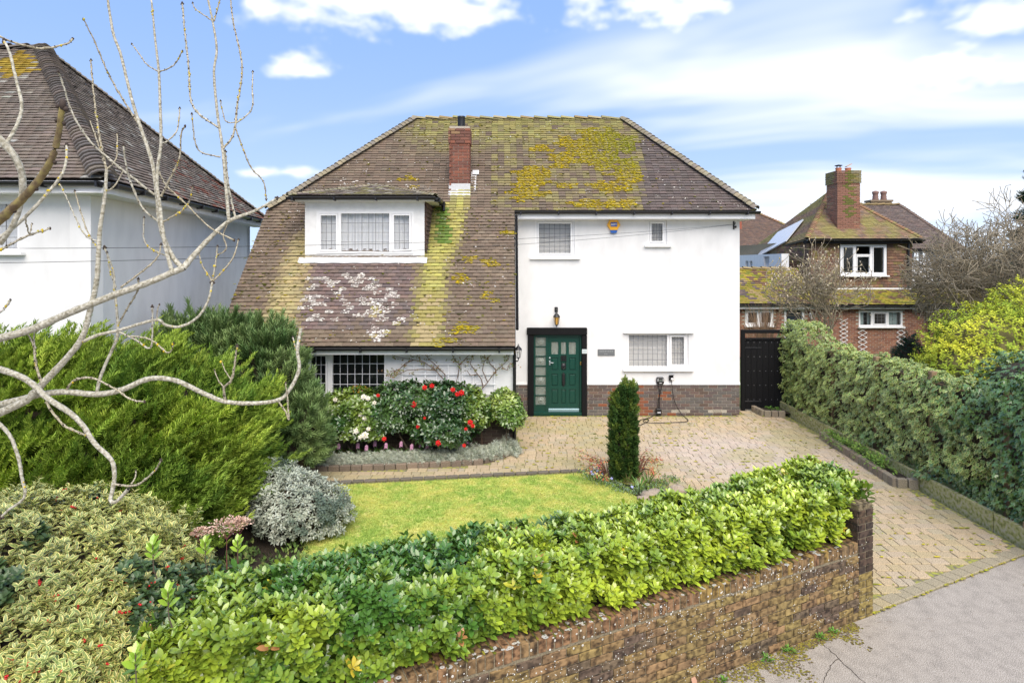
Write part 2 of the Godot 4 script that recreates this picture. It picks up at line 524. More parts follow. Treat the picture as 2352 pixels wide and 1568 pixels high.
# Bricks on a face: origin o, along ux, facing nrm.
func lay_bricks(xf: Array, o: Vector3, ux: Vector3, nrm: Vector3, length: float, courses: int, shape := Vector3(.215, .065, .05), joint := .01, start := 0.0, holes := [], tilt_ends := false):
	var b := Basis(ux, Vector3.UP, nrm)
	for r in courses:
		var y := r * (shape.y + joint) + shape.y * .5 + joint
		var x := -(shape.x + joint) * .5 * (r % 2) - start
		while x < length:
			var x0 := maxf(x, 0.0)
			var x1 := minf(x + shape.x, length)
			if x1 - x0 > .03:
				var ok := true
				for h in holes:
					if (x0 + x1) * .5 > h[0] and (x0 + x1) * .5 < h[1] and y > h[2] and y < h[3]: ok = false
				if ok:
					var bb := Basis(b.x * ((x1 - x0) / shape.x), b.y, b.z)
					xf.append(Transform3D(bb, o + ux * (x0 + x1) * .5 + Vector3(0, y, 0) + nrm * (rng.randf_range(.002, .007) - shape.z * .5)))
			x += shape.x + joint
func brick_mb(shape := Vector3(.215, .065, .05)) -> MB:
	var m := MB.new()
	m.cbox(Vector3.ZERO, shape, .004)
	return m
func pick(list: Array) -> Color:
	return list[rng.randi() % list.size()]
func vary(c: Color, a: float) -> Color:
	var k := 1.0 + rng.randf_range(-a, a)
	return Color(c.r * k * (1 + rng.randf_range(-a, a) * .3), c.g * k, c.b * k * (1 + rng.randf_range(-a, a) * .3))
func gutter(parent: Node, a: Vector3, b: Vector3, outw: Vector3, r := .06):
	var m := MB.new()
	var d := (b - a).normalized()
	var n := 7
	for i in n:
		var t0 := PI * i / n
		var t1 := PI * (i + 1) / n
		var p0 := outw * cos(t0) * r - Vector3.UP * sin(t0) * r
		var p1 := outw * cos(t1) * r - Vector3.UP * sin(t1) * r
		m.quad(a + p0, b + p0, b + p1, a + p1)
		m.quad(b + p0 * .88, a + p0 * .88, a + p1 * .88, b + p1 * .88)
	for e in [a, b]:
		for i in n:
			m.tri(e, e + outw * cos(PI * i / n) * r - Vector3.UP * sin(PI * i / n) * r, e + outw * cos(PI * (i + 1) / n) * r - Vector3.UP * sin(PI * (i + 1) / n) * r)
	m.tube([a + outw * r, b + outw * r], [.009, .009], 6)
	var g := obj("gutter", m, M.black, parent)
	var k := MB.new()
	var len := a.distance_to(b)
	for i in int(len / .9) + 1:
		k.box(a + d * minf(len - .03, .15 + i * .9) + outw * (.01) - Vector3(0, .032, 0), Vector3(.03, .09, .14), Basis(d, Vector3.UP, outw))
	obj("gutter_bracket", k, M.black, g)

# ---------- foliage ----------
func leaf_mb(l: float, w: float, fold := .25, curl := .2, seg := 4, power := 1.0, inner := Color(1, 1, 1), edge := Color(1, 1, 1), margin := 0.0) -> MB:
	var m := MB.new()
	var at := []
	for i in seg + 1:
		var t := float(i) / seg
		var hw := w * .5 * pow(sin(PI * pow(clampf(t, .02, .985), power)), .7)
		var y := l * t
		var z := -curl * l * t * t
		var row := [Vector3(-hw, y, z + hw * fold), Vector3(0, y, z), Vector3(hw, y, z + hw * fold)]
		if margin > 0.0:
			row = [row[0], row[1].lerp(row[0], 1 - margin), row[1], row[1].lerp(row[2], 1 - margin), row[2]]
		at.append(row)
	var nrow: int = at[0].size()
	for i in seg + 1:
		for j in nrow:
			m.v.append(at[i][j])
			var sx: float = (j - (nrow - 1) * .5) / ((nrow - 1) * .5)
			m.n.append(Vector3(-fold * sx, curl * 2.0 * i / seg, 1).normalized())
			var e := margin > 0.0 and (j == 0 or j == nrow - 1)
			m.c.append(edge if e else inner)
	for i in seg:
		for j in nrow - 1:
			var a := i * nrow + j
			m.ix.append(a); m.ix.append(a + nrow); m.ix.append(a + nrow + 1)
			m.ix.append(a); m.ix.append(a + nrow + 1); m.ix.append(a + 1)
	return m
func ivy_mb(s: float, inner: Color, edge: Color) -> MB:
	var m := MB.new()
	var ang := [-180, -140, -105, -75, -48, -22, 0, 22, 48, 75, 105, 140]
	var rad := [.12, .42, .5, .3, .62, .42, 1.0, .42, .62, .3, .5, .42]
	var rim := []
	for i in ang.size():
		var a := deg_to_rad(ang[i])
		rim.append(Vector3(sin(a) * rad[i] * .85, cos(a) * rad[i] * .8 + .3, .06 * rad[i] * cos(a * 2.0) - .1 * rad[i] * rad[i]) * s)
	var c := Vector3(0, .3, .03) * s
	for i in rim.size():
		var a: Vector3 = rim[i]
		var b: Vector3 = rim[(i + 1) % rim.size()]
		m.col = inner
		m.tri(c, b.lerp(c, .3), a.lerp(c, .3))
		m.col = edge
		m.quad(a.lerp(c, .3), b.lerp(c, .3), b, a)
	for i in m.n.size():
		if m.n[i].z < 0: m.n[i] = -m.n[i]
	return m
func aim(dir: Vector3, face: Vector3, s := 1.0) -> Basis:
	var y := dir.normalized()
	var z := face - y * face.dot(y)
	if z.length_squared() < 1e-5: z = y.cross(Vector3(.3, .5, .8))
	z = z.normalized()
	return Basis(y.cross(z) * s, y * s, z * s)
func rv() -> Vector3:
	return Vector3(rng.randfn(), rng.randfn(), rng.randfn()) * .577
func plume_mb(l: float, strips: int, spread: float, wide: float, sl: float, droop := 0.0, tipcol := Color(1, 1, 1)) -> MB:    # a feathery shoot along +y
	var m := MB.new()
	var r := RandomNumberGenerator.new()
	r.seed = 5
	for i in strips:
		var t := float(i) / strips
		var a := i * 2.399
		var side := Vector3(cos(a), 0, sin(a))
		var p := Vector3(0, l * t, -droop * l * t * t)
		var d := (Vector3.UP * (1.0 - spread * .5) + side * spread * (1.1 - t * .5)).normalized()
		var q := p + d * sl * r.randf_range(.7, 1.2) * (1.0 - .35 * t)
		var x := d.cross(Vector3(r.randfn(), r.randfn(), r.randfn())).normalized() * wide
		m.col = Color(1, 1, 1).lerp(tipcol, t)
		var nn := (side + Vector3.UP * .8).normalized()
		var flip: bool = x.cross(d).dot(nn) < 0
		nn = (nn * .6 + x.cross(d).normalized() * (-.8 if flip else .8)).normalized()
		var k := m.v.size()
		for pt in [p - x * .5, p + x * .5, p.lerp(q, .6) + x, q, p.lerp(q, .6) - x]:
			m.v.append(pt); m.n.append(nn); m.c.append(m.col)
		for e in ([0, 1, 2, 0, 2, 4, 4, 2, 3] if flip else [0, 2, 1, 0, 4, 2, 4, 3, 2]): m.ix.append(k + e)
	return m
# Points on the lumpy skin of several ellipsoid lobes [centre, radii]; each comes as [point, outward].
func skin(lobes: Array, count: int, lump := .12, freq := 1.2, depth := .12, low := -.6) -> Array:
	var area := []
	var sum := 0.0
	for l in lobes:
		var a: Vector3 = l[1]
		sum += pow(pow(a.x * a.y, 1.6) + pow(a.x * a.z, 1.6) + pow(a.y * a.z, 1.6), 1 / 1.6)
		area.append(sum)
	var out := []
	var tries := 0
	while out.size() < count and tries < count * 8:
		tries += 1
		var x := rng.randf() * sum
		var k := 0
		while area[k] < x: k += 1
		var d := rv().normalized()
		if d.y < low: continue
		var l: Array = lobes[k]
		var r: Vector3 = l[1]
		var w: Vector3 = l[0] + d * r
		var g := 1.0 + lump * (nz.get_noise_3dv(w * freq * 2.0) + .5 * nz.get_noise_3dv(w * freq * 5.0)) * 2.0
		var dep := 1.0 - depth * pow(rng.randf(), 1.6) * 2.0
		var p: Vector3 = l[0] + d * r * g * dep
		if p.y < .03: continue
		var inside := false
		for j in lobes.size():
			if j == k: continue
			var e: Vector3 = (p - lobes[j][0]) / lobes[j][1]
			if e.length() < .82: inside = true; break
		if inside: continue
		out.append([p, (d / r).normalized()])
	return out
func core(parent: Node, lobes: Array, k := .72, called := "inner_branches", m2: Material = null):
	var m := MB.new()
	for l in lobes: m.blob(l[0], l[1] * k, 14, 9, .25, 4)
	obj(called, m, m2 if m2 else M.core, parent)
func stems(parent: Node, base: Vector3, tips: Array, r: float, called := "stem", m: Material = null):
	var mb := MB.new()
	for t in tips:
		var mid: Vector3 = base.lerp(t, .5) + rv() * .06
		mb.tube([base + rv() * .04 * Vector3(1, 0, 1) - Vector3(0, .05, 0), mid, t], [r, r * .75, r * .35], 6)
	obj(called, mb, m if m else M.stem, parent)
func _ready():
	rng.seed = 20240
	nz.seed = 7; nz.frequency = 1.0; nz.fractal_octaves = 2
	make_camera_and_light()
	make_materials()
	make_ground()
	make_house()
	make_left_house()
	make_right_houses()
	make_drive()
	make_garden_wall()
	make_gate_and_fence()
	make_fittings()
	make_garden()
	make_back_plants()
	make_tree()
func make_camera_and_light():
	var cam := Camera3D.new()
	cam.name = "camera"
	cam.projection = Camera3D.PROJECTION_FRUSTUM
	cam.near = .1
	cam.far = 900.0
	cam.size = 2.0 * 784.0 / F * cam.near
	cam.frustum_offset = Vector2(0, -(784.0 - CV) / F * cam.near)
	cam.position = Vector3(0, EYE, 0)
	add_child(cam)
	cam.current = true
	var sun := DirectionalLight3D.new()
	sun.name = "sun"
	sun.light_energy = 1.3
	sun.light_angular_distance = 58.0
	sun.light_color = Color(1, .955, .89)
	sun.shadow_enabled = true
	add_child(sun)
	sun.look_at_from_position(Vector3.ZERO, -Vector3(.1, .9, .72), Vector3.UP)
	var env := Environment.new()
	env.background_mode = Environment.BG_SKY
	var sky := Sky.new()
	var pm := PanoramaSkyMaterial.new()
	pm.panorama = sky_picture()
	sky.sky_material = pm
	env.sky = sky
	env.tonemap_mode = Environment.TONE_MAPPER_LINEAR
	env.tonemap_exposure = 1.36
	env.sdfgi_enabled = true; env.ssao_enabled = true; env.ssil_enabled = true
	var we := WorldEnvironment.new()
	we.name = "world_environment"
	we.environment = env
	add_child(we)
func sky_picture() -> ImageTexture:
	var w := 2048
	var h := 1024
	var im := Image.create(w, h, false, Image.FORMAT_RGBF)
	var a := FastNoiseLite.new()
	a.seed = 21; a.frequency = .55; a.fractal_octaves = 5; a.fractal_gain = .55
	var b := FastNoiseLite.new()
	b.seed = 33; b.frequency = .16; b.fractal_octaves = 3
	var puffs := [[px(890, 5, 1), .15, .035], [px(1010, 35, 1), .09, .022], [px(680, 147, 1), .045, .016], [px(1500, 12, 1), .1, .028], [px(660, 395, 1), .06, .006], [px(2290, 25, 1), .1, .03], [px(2180, 160, 1), .16, .03], [px(600, 10, 1), .03, .014]]
	for y in h:
		if y > h / 2 + 4: 
			for x in w: im.set_pixel(x, y, Color(.32, .33, .31))
			continue
		var el := PI * (.5 - (y + .5) / h)
		var sy := sin(el)
		for x in w:
			var az := TAU * (x + .5) / w      # the first column looks along -z
			var d := Vector3(sin(az) * cos(el), sy, -cos(az) * cos(el))
			var t := pow(1.0 - maxf(sy, 0.0), 5.0)
			var c := Color(.215, .375, .76).lerp(Color(.6, .75, .93), t)
			var q := Vector2(d.x, d.z) / (maxf(sy, 0) + .16)
			# long streaks of thin cloud, drawn out along one direction
			var s := Vector2(q.x * .95 + q.y * .3, -q.x * .3 + q.y * .95)
			var warp := b.get_noise_2d(q.x * 1.5 + 40.0, q.y * 1.5)
			var n := a.get_noise_2d(s.x * .5 + warp * .9, s.y * 1.5 + warp * .7)
			var cover := b.get_noise_2d(s.x * 1.1 - 9.0, s.y * 1.1 + 31.0)
			var side := smoothstep(-.15, .45, d.x)
			var low := smoothstep(.25, .03, sy)
			var k := smoothstep(-.18, .62, n * 1.0 + .3 * cover + .62 * side + .16 * low - .36) * .74
			# small heaped clouds
			for p in (puffs if d.z < -.5 and sy < .6 else []):
				var pd: Vector3 = (p[0] - Vector3(0, EYE, 0))
				var e := Vector2(d.x / -d.z - pd.x, sy / -d.z - pd.y) if d.z < -.05 else Vector2(9, 9)
				var r := Vector2(e.x / p[1], e.y / p[2]).length()
				if r < 2.4:
					k = maxf(k, .9 * smoothstep(1.7, .3, r + 1.3 * a.get_noise_2d(d.x * 22.0, sy * 44.0 + 7.0)))
			c = c.lerp(Color(.93, .94, .96), clampf(k, 0, 1))
			im.set_pixel(x, y, c)
	return ImageTexture.create_from_image(im)
# ---------- ground ----------
func sheet(pts: Array, y: float) -> MB:
	var m := MB.new()
	var f := PackedVector2Array()
	for p in pts: f.append(Vector2(p[0], p[1]))
	var tr := Geometry2D.triangulate_polygon(f)
	for i in range(0, tr.size(), 3):
		var a := Vector3(f[tr[i]].x, y, -f[tr[i]].y)
		var b := Vector3(f[tr[i + 1]].x, y, -f[tr[i + 1]].y)
		var c := Vector3(f[tr[i + 2]].x, y, -f[tr[i + 2]].y)
		if (b - a).cross(c - a).y > 0: m.tri(a, b, c)
		else: m.tri(a, c, b)
	return m
const PIER := Vector2(3.87, 6.53)         # front corner of the end pier: x, depth
const WDIR := Vector2(.9021, .4315)       # direction of the garden wall: right and away
func street(x: float) -> float: return PIER.y + (x - PIER.x) * WDIR.y / WDIR.x
var lawn_edge := [[-2.9, 9.4], [-3.55, 10.22], [-1.0, 10.57], [1.27, 10.87], [1.55, 10.4], [1.8, 10.05], [2.1, 9.6], [2.45, 8.9], [2.75, 7.6], [2.6, 6.8], [-1.6, 4.9], [-2.2, 6.0], [-2.7, 7.7]]
func make_ground():
	struct("ground", sheet([[-450, -60], [450, -60], [450, 700], [-450, 700]], -.06), M.field)
	struct("soil", sheet([[-7.5, 3.0], [-2.5, 3.4], [3.85, 6.7], [4.1, 7.2], [3.0, 9.0], [2.4, 12.3], [-7.5, 12.3]], -.012), M.soil)
	struct("lawn", sheet(lawn_edge, .012), M.lawn)
	var pave := [[-40.0, street(-40.0)], [-40.0, street(-40.0) - 60.0], [60.0, -60.0 + street(60.0) - 30], [60.0, street(60.0)]]
	var pv := struct("pavement", sheet(pave, -.004), M.asphalt)
	# cracks in the asphalt: ribbons of dark grit and moss
	var m := MB.new()
	for cr in [[[1845, 1430], [1868, 1452], [1890, 1478], [1925, 1510], [1962, 1545], [2000, 1580]], [[1925, 1512], [1908, 1530], [1898, 1550], [1890, 1580]]]:
		var pts := []
		for i in cr.size() - 1:
			for k in 5: pts.append(ground(lerpf(cr[i][0], cr[i + 1][0], k / 5.0) + rng.randf_range(-2, 2), lerpf(cr[i][1], cr[i + 1][1], k / 5.0) + rng.randf_range(-1.5, 1.5)))
		for i in pts.size() - 1:
			var d: Vector3 = (pts[i + 1] - pts[i]).normalized()
			var sdw := Vector3(-d.z, 0, d.x) * rng.randf_range(.0015, .004)
			m.quad(pts[i] + sdw + Vector3(0, 0, 0), pts[i + 1] + sdw, pts[i + 1] - sdw, pts[i] - sdw)
	m.col = Color(.5, .5, .5)
	obj("crack", m, M.soil, pv)
	# grass blades on the lawn
	var poly := PackedVector2Array()
	for p in lawn_edge: poly.append(Vector2(p[0], p[1]))
	var tuft := MB.new()
	for i in 4:
		var a := i * 1.7
		var b0 := Vector3(cos(a), 0, sin(a)) * .008
		var tip := Vector3(cos(a * 2.3) * .016, .03, sin(a * 2.3) * .016)
		var sx := Vector3(-sin(a), 0, cos(a)) * .0022
		tuft.tri(b0 - sx, b0 + sx, b0 + tip)
	for i in tuft.n.size(): tuft.n[i] = (tuft.n[i] * (1.0 if tuft.n[i].y >= 0 else 1.0) + Vector3(0, .5, 0)).normalized()
	var xf := []
	var cols := []
	while xf.size() < 90000:
		var q := Vector2(rng.randf_range(-3.6, 2.8), rng.randf_range(4.9, 10.9))
		if not Geometry2D.is_point_in_polygon(q, poly): continue
		if q.y < street(q.x) + 1.0: continue
		var g := nz.get_noise_2d(q.x * 1.1, q.y * 1.1) + .6 * nz.get_noise_2d(q.x * 4.0, q.y * 4.0 + 50)
		var c := Color(.3, .44, .085).lerp(Color(.56, .56, .15), clampf(.5 + g * 1.1, 0, 1))
		var s := rng.randf_range(.6, 1.3)
		xf.append(Transform3D(Basis(Vector3.UP, rng.randf() * TAU).scaled(Vector3(s, s * rng.randf_range(.6, 1.2), s)), Vector3(q.x, .01, -q.y)))
		cols.append(vary(c, .25))
	var g2 := scatter(self, "grass", tuft, M.soft, xf, cols)
	tag(g2, "short yellow green mown grass covering the front lawn", "grass")
# ---------- the white house ----------
const FZ := 14.9
func fx(u: float) -> float: return (u - CU) * FZ / F
func fy(v: float) -> float: return EYE - (v - CV) * FZ / F
func spot(q: Vector2, list: Array) -> float:
	var s := 0.0
	for e in list:
		var d := Vector2((q.x - e[0]) / e[2], (q.y - e[1]) / e[3]).length()
		s = maxf(s, 1.15 - d)
	return s
var moss_xf := []
var moss_cols := []
var crust_xf := []
var crust_cols := []
func crusts(o: Vector3, n: int, size: float):
	for k in n:
		var s := rng.randf_range(.005, .022) * size
		var up := Vector3(0, .683, .73)
		crust_xf.append(Transform3D(Basis(Vector3.RIGHT, .75) * Basis(Vector3.UP, rng.randf() * TAU).scaled(Vector3(s * rng.randf_range(1, 1.8), .0025, s)), o + up * .0145 + Vector3(rng.randf_range(-.08, .08), 0, 0) + Vector3(0, .73, -.683) * rng.randf_range(.0, .09)))
		crust_cols.append(vary(pick([Color(.52, .49, .44), Color(.42, .39, .34), Color(.6, .57, .52)]), .1))
# What grows on each tile, read off the photograph: bands of algae below the dormer and chimney, cushions of yellow moss, white lichen.
func roof_colour(o: Vector3) -> Color:
	var q := to_px(o)
	var n1 := nz.get_noise_2d(o.x * 2.2, o.y * 2.9 + 5)
	var n2 := nz.get_noise_2d(o.x * 6.0 + 30, o.y * 7.0)
	var c := pick([Color(.19, .15, .125), Color(.17, .13, .108), Color(.22, .18, .145), Color(.15, .12, .105), Color(.195, .145, .12)])
	c = Color(.2, .15, .112).lerp(c, .6) * 1.08
	c = vary(c, .09) * Color(1.03, 1.0, .9) * (1.0 + .22 * n1)
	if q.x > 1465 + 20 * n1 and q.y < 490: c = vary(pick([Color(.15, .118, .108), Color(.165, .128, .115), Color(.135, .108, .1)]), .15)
	if q.y > 600 and q.y < 760 and absf(q.x - 815) < 130: c = vary(pick([Color(.2, .142, .128), Color(.22, .155, .135), Color(.175, .132, .125)]), .16)
	# green film high on the roof
	var film := clampf((365 - q.y) / 70.0, 0, 1) * clampf((1475 - q.x) / 60.0, 0, 1) * clampf((q.x - 900) / 80.0, 0, 1)
	film = clampf(film * (.85 + n1 * 1.1 + n2 * .6), 0, .85)
	if q.x > 1130 and q.x < 1480 and q.y < 490: film = maxf(film, clampf(.28 + n1 * .9 + n2 * .5, 0, .6))
	c = c.lerp(vary(Color(.33, .3, .09), .2), film)
	# pale algae bands
	var lc := 705 - (q.y - 540) * .33 if q.y > 500 else -999.0
	var lb := 1.0 - absf(q.x - lc + 8 * n1) / (38.0 + (q.y - 540) * .08)
	if q.y < 560: lb -= (560 - q.y) / 60.0
	var rc := 1012 - (q.y - 480) * .11
	var rb := 1.0 - absf(q.x - rc + 6 * n1) / 42.0 if q.y > 470 else -1.0
	var tc := 1062 - (q.y - 430) * .2
	var tb := 1.0 - absf(q.x - tc) / 26.0 if q.y > 432 and q.y < 640 else -1.0
	if q.y > 560: tb -= (q.y - 560) / 90.0
	var band := clampf(maxf(maxf(lb, rb), tb) * 1.7 + n2 * .35 + .1, 0, 1)
	var bc := Color(.52, .43, .2) if lb > rb else Color(.5, .46, .12)
	if rb > .5 or tb > .55: bc = Color(.52, .49, .12)
	if q.y > 480 and q.y < 560 and absf(q.x - 1018) < 14: bc = Color(.16, .3, .03)
	c = c.lerp(vary(bc, .18), band * rng.randf_range(.6, .92))
	# white lichen crust below the dormer and sprinkled elsewhere
	var crusty := spot(q, [[770, 655, 60, 30], [800, 690, 90, 50], [720, 700, 30, 40], [880, 690, 40, 40], [870, 740, 45, 40]])
	if crusty > 0 and n2 + n1 * .6 + rng.randf_range(-.5, .5) > .12:
		c = c.lerp(Color(.55, .52, .48), rng.randf_range(.1, .55))
		crusts(o, rng.randi_range(6, 16), .85)
	elif rng.randf() < .10: crusts(o, rng.randi_range(1, 3), .6)
	if q.y > 410 and q.y < 450 and q.x > 760 and q.x < 960 and rng.randf() < .35: crusts(o, rng.randi_range(2, 6), .9)
	# cushions of moss
	var ms := spot(q, [[1225, 410, 42, 34], [1205, 440, 50, 26], [1290, 372, 40, 20], [1240, 345, 28, 10], [1330, 345, 60, 38], [1370, 320, 60, 30], [1395, 370, 50, 30], [1350, 365, 25, 12], [1375, 470, 42, 14], [1440, 470, 22, 14], [1330, 470, 26, 10], [1300, 430, 20, 8], [1420, 335, 50, 30], [1440, 400, 40, 40], [938, 413, 22, 7], [950, 432, 14, 6], [1395, 430, 42, 14], [1060, 760, 36, 18], [1025, 785, 30, 12], [1160, 538, 16, 6], [1120, 608, 30, 8], [1075, 600, 22, 10], [1115, 680, 20, 8], [1060, 640, 14, 20], [1140, 690, 9, 9]])
	var moss := ms > 0.0 and ms + n2 * .55 + n1 * .25 + rng.randf_range(-.12, .12) > .3
	var mc := Color(.43, .33, .02).lerp(Color(.3, .3, .03), clampf((q.x - 1290) / 150.0, 0, 1) * clampf((420 - q.y) / 60.0, 0, 1))
	if moss: c = c.lerp(vary(mc, .2), rng.randf_range(.25, .6))
	var loose := .3 if q.x > 1000 and q.y > 480 else .1
	if q.x < 720 + 40 * n1 and q.y > 480: loose = .5
	if film > .3: loose = .3
	if moss or rng.randf() < loose:
		for k in (rng.randi_range(8, 15) if moss else rng.randi_range(1, 3)):
			var s := rng.randf_range(.007, .022)
			var up := Vector3(0, .683, .73)
			moss_xf.append(Transform3D(Basis(Vector3.RIGHT, .82).scaled(Vector3(s * rng.randf_range(1.0, 2.6), s * .45, s)), o + up * .014 + Vector3(rng.randf_range(-.11, .11), 0, 0) + Vector3(0, .73, -.683) * rng.randf_range(-.02, .09)))
			moss_cols.append(vary(mc if moss else pick([Color(.13, .14, .02), Color(.2, .19, .03), Color(.09, .08, .03), Color(.33, .27, .03)]), .3))
	return c
func make_house():
	var H := thing("white_house", "white rendered house with green front door and mossy brown tiled roof sweeping low", "house", Vector3.ZERO)
	var z := -FZ
	# front walls
	var mb := MB.new()
	wall_mesh(mb, Vector3(0, 0, z), Vector3.RIGHT, Vector3.BACK, .06, 5.57, .77, 5.0, .3, [[.565, 1.533, 3.886, 4.80], [3.33, 3.79, 4.184, 4.80], [2.82, 4.32, 1.155, 2.024], [.39, 1.823, .77, 2.16, "foot"]], false)
	wall_mesh(mb, Vector3(0, 0, z - .02), Vector3.RIGHT, Vector3.BACK, .06, 5.57, 0, .77, .28, [[.39, 1.823, 0.0, .77, "head"]], false)
	# bellcast drip above the plinth
	for e in [[.06, .37], [1.84, 5.575]]:
		mb.quad(Vector3(e[0], .768, z + .022), Vector3(e[1], .768, z + .022), Vector3(e[1], .84, z + .001), Vector3(e[0], .84, z + .001))
		mb.quad(Vector3(e[0], .768, z - .03), Vector3(e[1], .768, z - .03), Vector3(e[1], .768, z + .022), Vector3(e[0], .768, z + .022))
	wall_mesh(mb, Vector3(5.57, 0, 0), Vector3.FORWARD, Vector3.RIGHT, FZ + .301, 19.5, 0, 5.0, .3)
	wall_mesh(mb, Vector3(0, 0, -19.5), Vector3.LEFT, Vector3.FORWARD, -5.26, 5.5, 0, 5.0, .3)
	wall_mesh(mb, Vector3(-5.5, 0, 0), Vector3.BACK, Vector3.LEFT, -19.2, -12.61, 0, 2.1, .3)
	wall_mesh(mb, Vector3(-5.5, 0, 0), Vector3.BACK, Vector3.LEFT, -19.2, -14.9, 2.1, 5.0, .3)
	# catslide front and its return
	wall_mesh(mb, Vector3(0, 0, -12.3), Vector3.RIGHT, Vector3.BACK, -5.5, .03, .72, 2.12, .3, [[-4.19, -2.54, 1.03, 1.96]])
	wall_mesh(mb, Vector3(0, 0, -12.32), Vector3.RIGHT, Vector3.BACK, -5.5, .03, 0, .72, .28)
	# return wall follows the slope
	for xx in [[.03, 1.0], [-.27, -1.0]]:
		var p := [Vector3(xx[0], 0, -12.3), Vector3(xx[0], 0, -15.2), Vector3(xx[0], 5.0, -15.2), Vector3(xx[0], 4.9, -14.55), Vector3(xx[0], 2.35, -12.3)]
		if xx[1] < 0: p.reverse()
		mb.poly(p)
	for xx in [[-5.5, -1.0]]:
		mb.poly([Vector3(-5.5, 2.1, -12.3), Vector3(-5.5, 2.35, -12.3), Vector3(-5.5, 4.9, -14.55), Vector3(-5.5, 4.9, -14.9), Vector3(-5.5, 2.1, -14.9)])
	obj("wall", mb, M.render, H)
	var floor_ := MB.new()
	floor_.bx(-5.2, 5.3, .0, .05, -19.2, -15.21)
	floor_.bx(-5.2, -.28, .0, .05, -15.21, -12.65)
	floor_.bx(-5.2, 5.3, 2.45, 2.55, -19.2, -15.25)
	floor_.bx(-5.2, -.3, 2.3, 2.34, -15.25, -13.9)
	obj("floor", floor_, M.interior, H)
	# brick plinth
	var bxf := []
	var bcol := []
	lay_bricks(bxf, Vector3(.06, 0, z), Vector3.RIGHT, Vector3.BACK, .32, 10)
	lay_bricks(bxf, Vector3(1.833, 0, z), Vector3.RIGHT, Vector3.BACK, 3.735, 10, Vector3(.215, .065, .05), .01, .06, [[2.15, 2.55, .1, .17], [3.0, 3.4, .1, .17]])
	for t in bxf:
		var xx: float = t.origin.x
		var c := pick([Color(.15, .105, .085), Color(.17, .115, .09), Color(.13, .1, .09), Color(.18, .15, .13), Color(.14, .125, .115)])
		if xx > 2.4 and xx < 4.0 and rng.randf() < .62 - absf(xx - 3.15) * .6: c = pick([Color(.3, .11, .055), Color(.26, .115, .06), Color(.22, .1, .06)])
		bcol.append(vary(c, .15))
	bcol[mini(70, bcol.size() - 1)] = Color(.5, .08, .04)
	var pl := MB.new()
	pl.bx(.06, .38, 0, .765, z - .03, z - .006)
	pl.bx(1.833, 5.568, 0, .765, z - .03, z - .006)
	var plinth := obj("plinth", pl, M.mortar, H)
	pieces(plinth, "brick", brick_mb(), M.brick, bxf, bcol, 400)
	for vx in [4.18, 5.03]:
		var vents := MB.new()
		vents.bx(vx - .108, vx + .112, .1, .107, z - .012, z + .003)
		for k in 8:
			for j in 2: vents.bx(vx - .1 + k * .026, vx - .085 + k * .026, .108 + j * .034, .132 + j * .034, z - .01, z + .004)
		obj("air_brick", vents, M.mortar, plinth)
	var sxf := []
	var scol := []
	lay_bricks(sxf, Vector3(-3.0, 0, -12.3), Vector3.RIGHT, Vector3.BACK, 3.03, 9)
	for t in sxf: scol.append(vary(pick([Color(.15, .1, .075), Color(.12, .085, .065), Color(.17, .12, .09)]), .15))
	var p2 := MB.new()
	p2.bx(-5.5, .029, 0, .715, -12.33, -12.306)
	pieces(obj("plinth", p2, M.mortar_dark, H), "brick", brick_mb(), M.brick, sxf, scol, 300)
	# soffits, fascias, gutters
	mb = MB.new()
	mb.bx(.05, 5.83, 4.80, 4.95, -14.62, -14.59)
	mb.bx(.05, 5.83, 4.79, 4.81, -14.9, -14.62)
	mb.bx(5.80, 5.83, 4.80, 4.95, -19.7, -14.62)
	mb.bx(5.57, 5.80, 4.79, 4.81, -19.7, -14.9)
	mb.bx(-5.78, .03, 1.95, 2.07, -11.98, -11.95)
	mb.bx(-5.78, .03, 1.965, 1.98, -12.3, -11.98)
	mb.bx(-5.80, -5.75, 4.78, 4.93, -19.7, -14.7)
	obj("fascia", mb, M.white, H)
	gutter(H, Vector3(.06, 4.965, -14.53), Vector3(5.92, 4.965, -14.53), Vector3.BACK, .058)
	gutter(H, Vector3(-5.8, 2.085, -11.88), Vector3(.04, 2.085, -11.88), Vector3.BACK, .055)
	gutter(H, Vector3(-5.86, 4.93, -14.75), Vector3(-5.86, 4.93, -17.4), Vector3.LEFT, .055)
	# downpipes: at the catslide corner and down its open edge
	mb = MB.new()
	mb.tube([Vector3(.045, 2.05, -12.2), Vector3(.05, 1.9, -12.24), Vector3(.05, 0, -12.24)], [.034, .034, .034], 8)
	obj("downpipe", mb, M.black, H)
	mb = MB.new()
	var s := Vector3(0, 2.87, -2.68).normalized()
	var nrm := Vector3(0, 2.68, 2.87).normalized()
	var a := Vector3(.055, 2.11, -11.87)
	mb.box(a + s * 1.95 - nrm * .05, Vector3(.03, 3.95, .12), Basis(Vector3.RIGHT, s, nrm))
	mb.tube([a + s * .5 + Vector3(.05, -.06, 0), a + s * 3.85 + Vector3(.05, -.06, 0)], [.03, .03], 8)
	obj("verge_board", mb, M.blackwood, H)
	# ---- roof ----
	var e := 1.072
	var CL := Vector3(-5.8, 2.11, -11.87)
	var CR := Vector3(.06, 2.11, -11.87)
	var EL := Vector3(-5.86, 4.98, -14.55)
	var EM := Vector3(.06, 4.98, -14.55)
	var ER := Vector3(5.85, 4.98, -14.55)
	var RL := Vector3(-2.71, 7.81, -17.19)
	var RR := Vector3(3.08, 7.81, -17.19)
	var BL := Vector3(-5.86, 4.98, -19.83)
	var BR := Vector3(5.85, 4.98, -19.83)
	mb = MB.new()
	var dn := Vector3(0, -.035, -.02)
	mb.quad(CL + dn, CR + dn, EM + dn, EL + dn)
	mb.poly([EL + dn, ER + dn, RR + dn, RL + dn])
